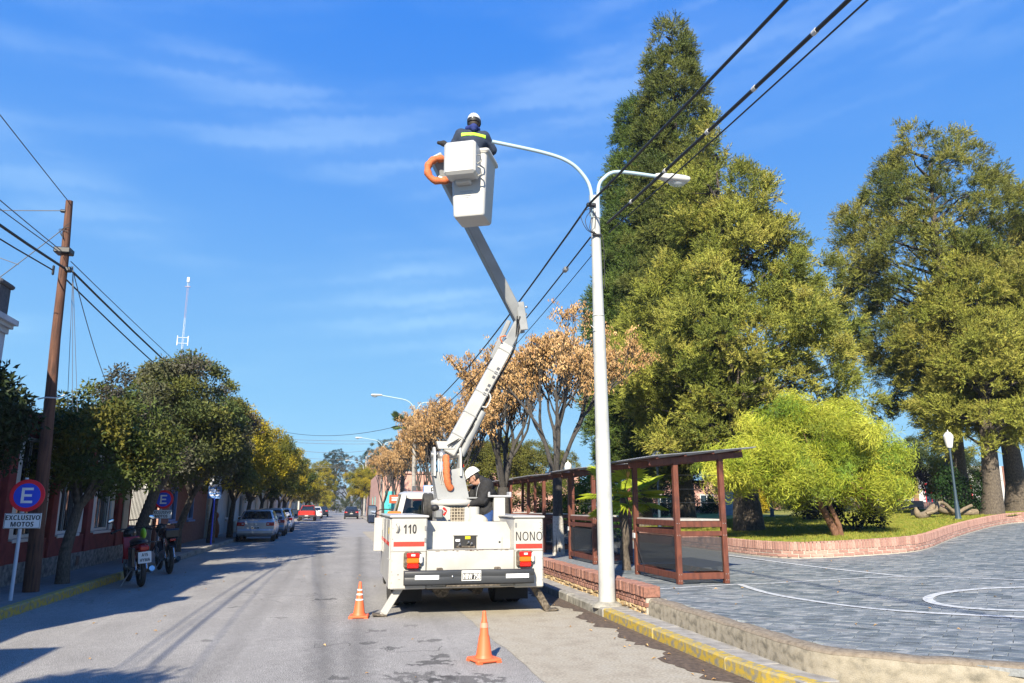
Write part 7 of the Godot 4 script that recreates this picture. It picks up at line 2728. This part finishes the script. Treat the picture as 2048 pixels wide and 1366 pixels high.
func ring_section(z: float, w: float, y0: float, y1: float, tuck: float, crown: float) -> Array:
	var o := []
	for p in [[-w * .86, y0], [-w * .97, y0 + .10], [-w, lerpf(y0, y1, .42)], [-w * .99, lerpf(y0, y1, .72)], [-w * tuck, y1 - .03], [-w * tuck * .86, y1 + crown * .4], [-w * .4, y1 + crown], [w * .4, y1 + crown], [w * tuck * .86, y1 + crown * .4], [w * tuck, y1 - .03], [w * .99, lerpf(y0, y1, .72)], [w, lerpf(y0, y1, .42)], [w * .97, y0 + .10], [w * .86, y0]]:
		o.append(Vector3(p[0], p[1], z))
	return o

# a car whose tail is at z = 0 and whose nose is at z = -len
func car(label: String, at: Vector3, turn: float, paint: Material, kind: String, plate := "") -> Node3D:
	var t := thing("parked_car" if kind != "pickup" else "pickup_truck", label, "car" if kind != "pickup" else "pickup", at, turn)
	var L := 4.35 if kind != "pickup" else 4.9
	var w := .86
	var m := MB.new()
	var secs := []
	var st := []
	if kind == "sedan":
		st = [[0.0, .80, .42, .86], [-.06, .84, .30, .94], [-.25, .86, .24, .99], [-.75, .87, .22, 1.01], [-1.3, .87, .22, .98], [-2.9, .87, .22, .94], [-3.3, .86, .22, .90], [-4.0, .84, .24, .78], [-4.25, .80, .28, .68], [-4.35, .72, .36, .58]]
	elif kind == "hatch":
		L = 3.9
		st = [[0.0, .78, .42, .88], [-.06, .82, .30, .96], [-.3, .84, .24, 1.0], [-.8, .85, .22, 1.0], [-2.5, .85, .22, .96], [-2.9, .84, .22, .92], [-3.5, .82, .24, .80], [-3.8, .77, .28, .68], [-3.9, .70, .36, .58]]
	else:
		st = [[0.0, .82, .48, 1.0], [-.04, .85, .42, 1.04], [-.4, .87, .40, 1.06], [-1.6, .87, .38, 1.06], [-1.75, .87, .38, 1.04], [-3.3, .87, .38, 1.04], [-3.6, .86, .38, 1.0], [-4.5, .84, .40, .94], [-4.8, .80, .42, .82], [-4.9, .74, .46, .72]]
	for s in st:
		secs.append(ring_section(s[0], s[1], s[2], s[3], .94, .015))
	m.loft(secs)
	var body := part(t, "body", m, paint)
	# cabin
	m = MB.new()
	var cb := []
	var base_y := .95 if kind != "pickup" else 1.02
	var zs := [[-.62, .60, .0], [-1.25, .60, .44], [-1.75, .61, .47], [-2.35, .60, .44], [-3.15, .62, .0]] if kind == "sedan" else ([[-.10, .64, .05], [-.55, .62, .46], [-1.3, .62, .50], [-1.95, .61, .46], [-2.8, .62, .0]] if kind == "hatch" else [[-1.78, .66, .0], [-1.95, .63, .56], [-2.4, .63, .60], [-2.75, .62, .56], [-3.5, .64, .0]])
	for q in zs:
		var ring := []
		var bw: float = .80
		var tw: float = lerpf(.80, q[1], clampf(q[2] / .45, 0, 1))
		var y: float = base_y + q[2] + .02
		for p in [[-bw, base_y - .06], [-lerpf(bw, tw, .6), lerpf(base_y, y, .6)], [-tw, y - .03], [-tw * .8, y], [tw * .8, y], [tw, y - .03], [lerpf(bw, tw, .6), lerpf(base_y, y, .6)], [bw, base_y - .06]]:
			ring.append(Vector3(p[0], p[1], q[0]))
		cb.append(ring)
	m.loft(cb)
	part(body, "cabin", m, paint)
	# glass: rear, front, sides slightly proud
	var z0: float = zs[0][0]
	var z1: float = zs[1][0]
	var h1: float = zs[1][2]
	var a0 := Vector3(0, lerpf(base_y, base_y + h1, .14), lerpf(z0, z1, .12))
	var a1 := Vector3(0, lerpf(base_y, base_y + h1, .90), lerpf(z0, z1, .88))
	m = MB.new()
	var pr := Vector3(0, .015, .022)
	m.quad(a0 + pr + Vector3(-.68, 0, 0), a0 + pr + Vector3(.68, 0, 0), a1 + pr + Vector3(.55, 0, 0), a1 + pr + Vector3(-.55, 0, 0))
	part(t, "rear_window", m, M.car_glass)
	var zf: float = zs[-1][0]
	var zg: float = zs[-2][0]
	var h2: float = zs[-2][2]
	m = MB.new()
	var c0 := Vector3(0, lerpf(base_y, base_y + h2, .12), lerpf(zf, zg, .1)) + Vector3(0, .015, -.02)
	var c1 := Vector3(0, lerpf(base_y, base_y + h2, .92), lerpf(zf, zg, .9)) + Vector3(0, .015, -.02)
	m.quad(c0 + Vector3(.68, 0, 0), c0 + Vector3(-.68, 0, 0), c1 + Vector3(-.55, 0, 0), c1 + Vector3(.55, 0, 0))
	part(t, "windscreen", m, M.car_glass)
	for s in [-1, 1]:
		var k0: float = lerpf(z0, z1, .75)
		var k1: float = lerpf(zf, zg, .6)
		var mid := (k0 + k1) / 2
		for seg in [[k0, mid + .03], [mid - .03, k1]]:
			m = MB.new()
			var q0 := Vector3(s * .812, base_y + .05, seg[0])
			var q1 := Vector3(s * .812, base_y + .05, seg[1])
			var u := Vector3(-s * .155, .36, 0)
			m.quad(q0, q1, q1 + u + Vector3(0, 0, .12 if seg[1] == k1 else 0.0), q0 + u - Vector3(0, 0, .12 if seg[0] == k0 else 0.0))
			part(t, "side_window", m, M.car_glass)
		part(t, "mirror", rounded_box(Vector3(s * .95, base_y + .07, zf + .45), Vector3(.18, .12, .10), .03), M.bumper_black)
	# lights, plate, bumper
	for s in [-1, 1]:
		if kind == "pickup":
			part(t, "tail_light", rounded_box(Vector3(s * .76, .86, .0), Vector3(.12, .28, .04), .01), M.light_red)
		else:
			part(t, "tail_light", rounded_box(Vector3(s * .64, .80, -.015), Vector3(.34, .16, .07), .02), M.light_red)
			part(t, "reversing_light", rounded_box(Vector3(s * .55, .80, .022), Vector3(.08, .05, .008), .002), M.light_clear)
		part(t, "headlight", rounded_box(Vector3(s * .60, .62, -L + .06), Vector3(.30, .14, .08), .02), M.light_clear)
	var by := .46 if kind != "pickup" else .52
	part(t, "bumper", rounded_box(Vector3(0, by, .03), Vector3(1.62, .22, .14), .05), paint if kind != "pickup" else M.bumper_black)
	if plate != "":
		plate_text(t, plate, Vector3(0, .64 if kind != "pickup" else .55, .055 if kind != "pickup" else .108), .34, .12, true)
	if kind == "pickup":
		part(t, "load_bed", rounded_box(Vector3(0, 1.075, -.85), Vector3(1.45, .03, 1.5), .01), M.dark)
		m = MB.new()
		m.tube(arm_path([Vector3(-.68, 1.0, -1.68), Vector3(-.62, 1.5, -1.68), Vector3(0, 1.62, -1.68), Vector3(.62, 1.5, -1.68), Vector3(.68, 1.0, -1.68)]), [.03], 8)
		part(t, "roll_bar", m, M.moto_black)
	else:
		part(t, "badge", rounded_box(Vector3(0, .82, .012), Vector3(.09, .09, .012), .004), M.chrome)
	var wr := .31 if kind != "pickup" else .36
	for s in [-.76, .76]:
		for z in [-.80, -L + .85]:
			wheel(t, Vector3(s, wr, z), wr, .20, M.galv, "wheel", 20)
	return t

func moto(label: String, at: Vector3, turn: float, lean: float, scooter: bool) -> void:
	var t := thing("motorcycle", label, "motorcycle", at, turn, "motorcycles parked at the shaded kerb")
	t.rotation = Vector3(0, turn, lean)
	t.scale = Vector3.ONE * 1.13
	# forward is -z; rear wheel at z=.0, front at -1.25
	var r := .28 if scooter else .31
	for z in [0.0, -1.24]:
		var x := Transform3D(Basis(Vector3(0, 0, 1), PI / 2), Vector3(0, r, z))
		var m := MB.new()
		m.lathe([Vector2(r * .74, -.035), Vector2(r * .9, -.045), Vector2(r, -.02), Vector2(r, .02), Vector2(r * .9, .045), Vector2(r * .74, .035), Vector2(r * .70, 0), Vector2(r * .74, -.035)], 26, x)
		var wl := part(t, "wheel", m, M.tyre)
		m = MB.new()
		m.lathe([Vector2(.001, -.05), Vector2(.05, -.05), Vector2(.05, .05), Vector2(.001, .05)], 12, x)
		for k in 10:
			var a := TAU * k / 10
			m.tube([Vector3(0, r, z), Vector3(0, r + cos(a) * r * .74, z + sin(a) * r * .74)], [.006], 4, false)
		part(wl, "spokes", m, M.steel)
	var m := MB.new()
	m.tube(arm_path([Vector3(0, .9, -.98), Vector3(0, .62, -.8), Vector3(0, .45, -.6), Vector3(0, .42, -.35), Vector3(0, .62, -.1), Vector3(0, .70, .1)]), [.03], 8)
	m.tube([Vector3(.06, r, 0), Vector3(.06, .36, -.45)], [.02], 6)
	m.tube([Vector3(-.06, r, 0), Vector3(-.06, .36, -.45)], [.02], 6)
	part(t, "frame", m, M.moto_black)
	m = MB.new()
	for s in [-.07, .07]:
		m.tube([Vector3(s, r, -1.24), Vector3(s, .95, -1.0)], [.022], 8)
	part(t, "front_fork", m, M.chrome)
	for s in [-.09, .09]:
		m = MB.new()
		m.tube([Vector3(s, r + .02, .02), Vector3(s * .95, .66, -.14)], [.026], 8)
		part(t, "rear_shock", m, M.chrome)
	part(t, "engine", rounded_box(Vector3(0, .36, -.52), Vector3(.22, .22, .30), .05), M.steel)
	m = MB.new()
	m.tube(arm_path([Vector3(.10, .30, -.6), Vector3(.14, .22, -.4), Vector3(.15, .26, 0), Vector3(.15, .32, .2)]), [.03, .035, .045, .05], 10)
	part(t, "exhaust", m, M.chrome if scooter else M.moto_black)
	m = MB.new()
	m.ell(Vector3(0, .80, -.20), Vector3(.14, .07, .40), Basis(), 14, 8)
	part(t, "seat", m, M.moto_black)
	m = MB.new()
	m.tube(arm_path([Vector3(-.36, .98, -.82), Vector3(-.14, 1.02, -.95), Vector3(0, 1.0, -.98), Vector3(.14, 1.02, -.95), Vector3(.36, .98, -.82)]), [.014], 6)
	var hb := part(t, "handlebar", m, M.moto_black)
	for s in [-1, 1]:
		m = MB.new()
		m.tube([Vector3(s * .26, 1.0, -.88), Vector3(s * .36, .97, -.81)], [.022], 8)
		part(hb, "grip", m, M.black_rubber)
		if scooter:
			m = MB.new()
			m.tube([Vector3(s * .26, 1.0, -.88), Vector3(s * .34, 1.18, -.88)], [.008], 5)
			var st := part(t, "mirror", m, M.moto_black)
			m = MB.new()
			m.ell(Vector3(s * .36, 1.20, -.88), Vector3(.065, .042, .014), Basis(Vector3(0, 0, 1), -.5 * s), 14, 8)
			part(st, "mirror_housing", m, M.moto_black)
			m = MB.new()
			m.ell(Vector3(s * .36, 1.20, -.870), Vector3(.056, .035, .010), Basis(Vector3(0, 0, 1), -.5 * s), 14, 8)
			part(st, "mirror_glass", m, M.mirror)
	m = MB.new()
	m.ell(Vector3(0, .92, -1.06), Vector3(.12, .13, .10), Basis(), 12, 8)
	part(t, "headlamp_cowl", m, M.moto_black)
	for z in [-1.24]:
		m = MB.new()
		var p := PackedVector3Array()
		for k in 9:
			var a := PI * .05 + PI * .9 * k / 8
			for x in [-.05, 0.0, .05]:
				p.append(Vector3(x, r + sin(a) * (r + .045 - absf(x) * .3), z + cos(a) * (r + .045)))
		m.grid(9, 3, p, false)
		part(t, "front_mudguard", m, M.moto_red if scooter else M.moto_black)
	if scooter:
		m = MB.new()
		var s0 := []
		for q in [[.30, .68, .05, .05], [.15, .70, .11, .09], [-.15, .68, .13, .10], [-.45, .58, .12, .08]]:
			var ring := []
			for k in 10:
				var a := TAU * k / 10
				ring.append(Vector3(cos(a) * q[2], q[1] + sin(a) * q[3], q[0]))
			s0.append(ring)
		m.loft(s0)
		part(t, "rear_fairing", m, M.moto_red)
		part(t, "leg_shield", rounded_box(Vector3(0, .66, -.88), Vector3(.30, .42, .05), .02, Basis(Vector3.RIGHT, -.25)), M.moto_red)
		part(t, "tail_light", rounded_box(Vector3(0, .70, .31), Vector3(.16, .09, .06), .02), M.light_red)
		m = MB.new()
		m.ell(Vector3(.13, .92, -.45), Vector3(.05, .11, .13), Basis(), 12, 8)
		part(t, "lime_pad", m, M.lime)
		m = MB.new()
		m.tube(arm_path([Vector3(-.16, .60, .1), Vector3(-.19, .78, .34), Vector3(0, .80, .42), Vector3(.19, .78, .34), Vector3(.16, .60, .1)]), [.012], 6)
		part(t, "grab_rail", m, M.moto_black)
		part(t, "side_crate", rounded_box(Vector3(-.18, .55, .15), Vector3(.06, .34, .30), .01), M.moto_black)
		plate_text(t, "A15\nHYMA", Vector3(0, .54, .36), .22, .20, false)
	else:
		m = MB.new()
		m.ell(Vector3(0, .84, -.62), Vector3(.14, .12, .24), Basis(), 14, 8)
		part(t, "fuel_tank", m, M.moto_black)
		part(t, "tail_case", rounded_box(Vector3(0, .86, .22), Vector3(.30, .20, .22), .03), M.moto_black)
		part(t, "rear_mudguard", rounded_box(Vector3(0, .66, .24), Vector3(.14, .04, .44), .01, Basis(Vector3.RIGHT, .35)), M.moto_black)
		part(t, "tail_light", rounded_box(Vector3(0, .73, .36), Vector3(.12, .05, .04), .01), M.light_red)
	m = MB.new()
	m.tube([Vector3(-.08, .32, -.35), Vector3(-.30, .02, -.25)], [.012], 6)
	part(t, "side_stand", m, M.steel)

func build_vehicles() -> void:
	R.seed = 660
	car("silver sedan with clear red tail lights, first of the cars parked under the trees", Vector3(-3.95, 0, -36.9), .03, M.car_silver, "sedan", "DSK 412")
	car("pale grey hatchback parked right in front of the silver sedan", Vector3(-3.95, 0, -43.2), .03, M.car_grey, "hatch")
	car("white hatchback, third of the cars parked under the trees", Vector3(-3.95, 0, -49.4), .03, M.car_white, "hatch")
	car("red pickup parked past the far crossing", Vector3(-3.85, 0, -82.5), .0, M.car_red, "pickup", "GRT 306")
	car("white sedan parked beyond the red pickup", Vector3(-3.6, 0, -98.0), .0, M.car_white, "sedan")
	car("dark sedan parked farthest down the street", Vector3(-3.2, 0, -114.0), .0, M.car_dark, "sedan")
	car("dark hatchback driving away in the far lane", Vector3(.80, 0, -94.0), .0, M.car_dark, "hatch", "JXB 190")
	moto("red scooter-style motorcycle with round mirrors and a pale plate", Vector3(-4.05, 0, -17.5), .42, .10, true)
	moto("black off-road motorcycle parked beyond the red one", Vector3(-4.15, 0, -20.6), .38, .08, false)

func _ready() -> void:
	R.seed = 1
	setup_view()
	materials()
	build_ground()
	build_plaza()
	build_walls()
	build_left()
	build_right()
	build_trees()
	for k in 5:
		R.seed = 700 + k
		kiosk(["nearest dark wooden stall with a tin roof on the slate paving", "second wooden stall, partly hidden by the white lamp post", "third wooden stall, behind the limewashed trunk", "fourth wooden stall, beyond the limewashed trunk", "farthest wooden stall of the row"][k], Vector3(5.58, .34, -12.33 - k * 4.5), k < 2)
	build_lamps()
	build_cables()
	build_signs()
	build_truck()
	build_people()
	build_vehicles()
	cone("plain orange traffic cone nearest the camera", Vector3(1.54, .005, -8.5), .3, false)
	cone("orange traffic cone with pale bands beside the truck's outrigger", Vector3(.28, 0, -12.1), -.1, true)
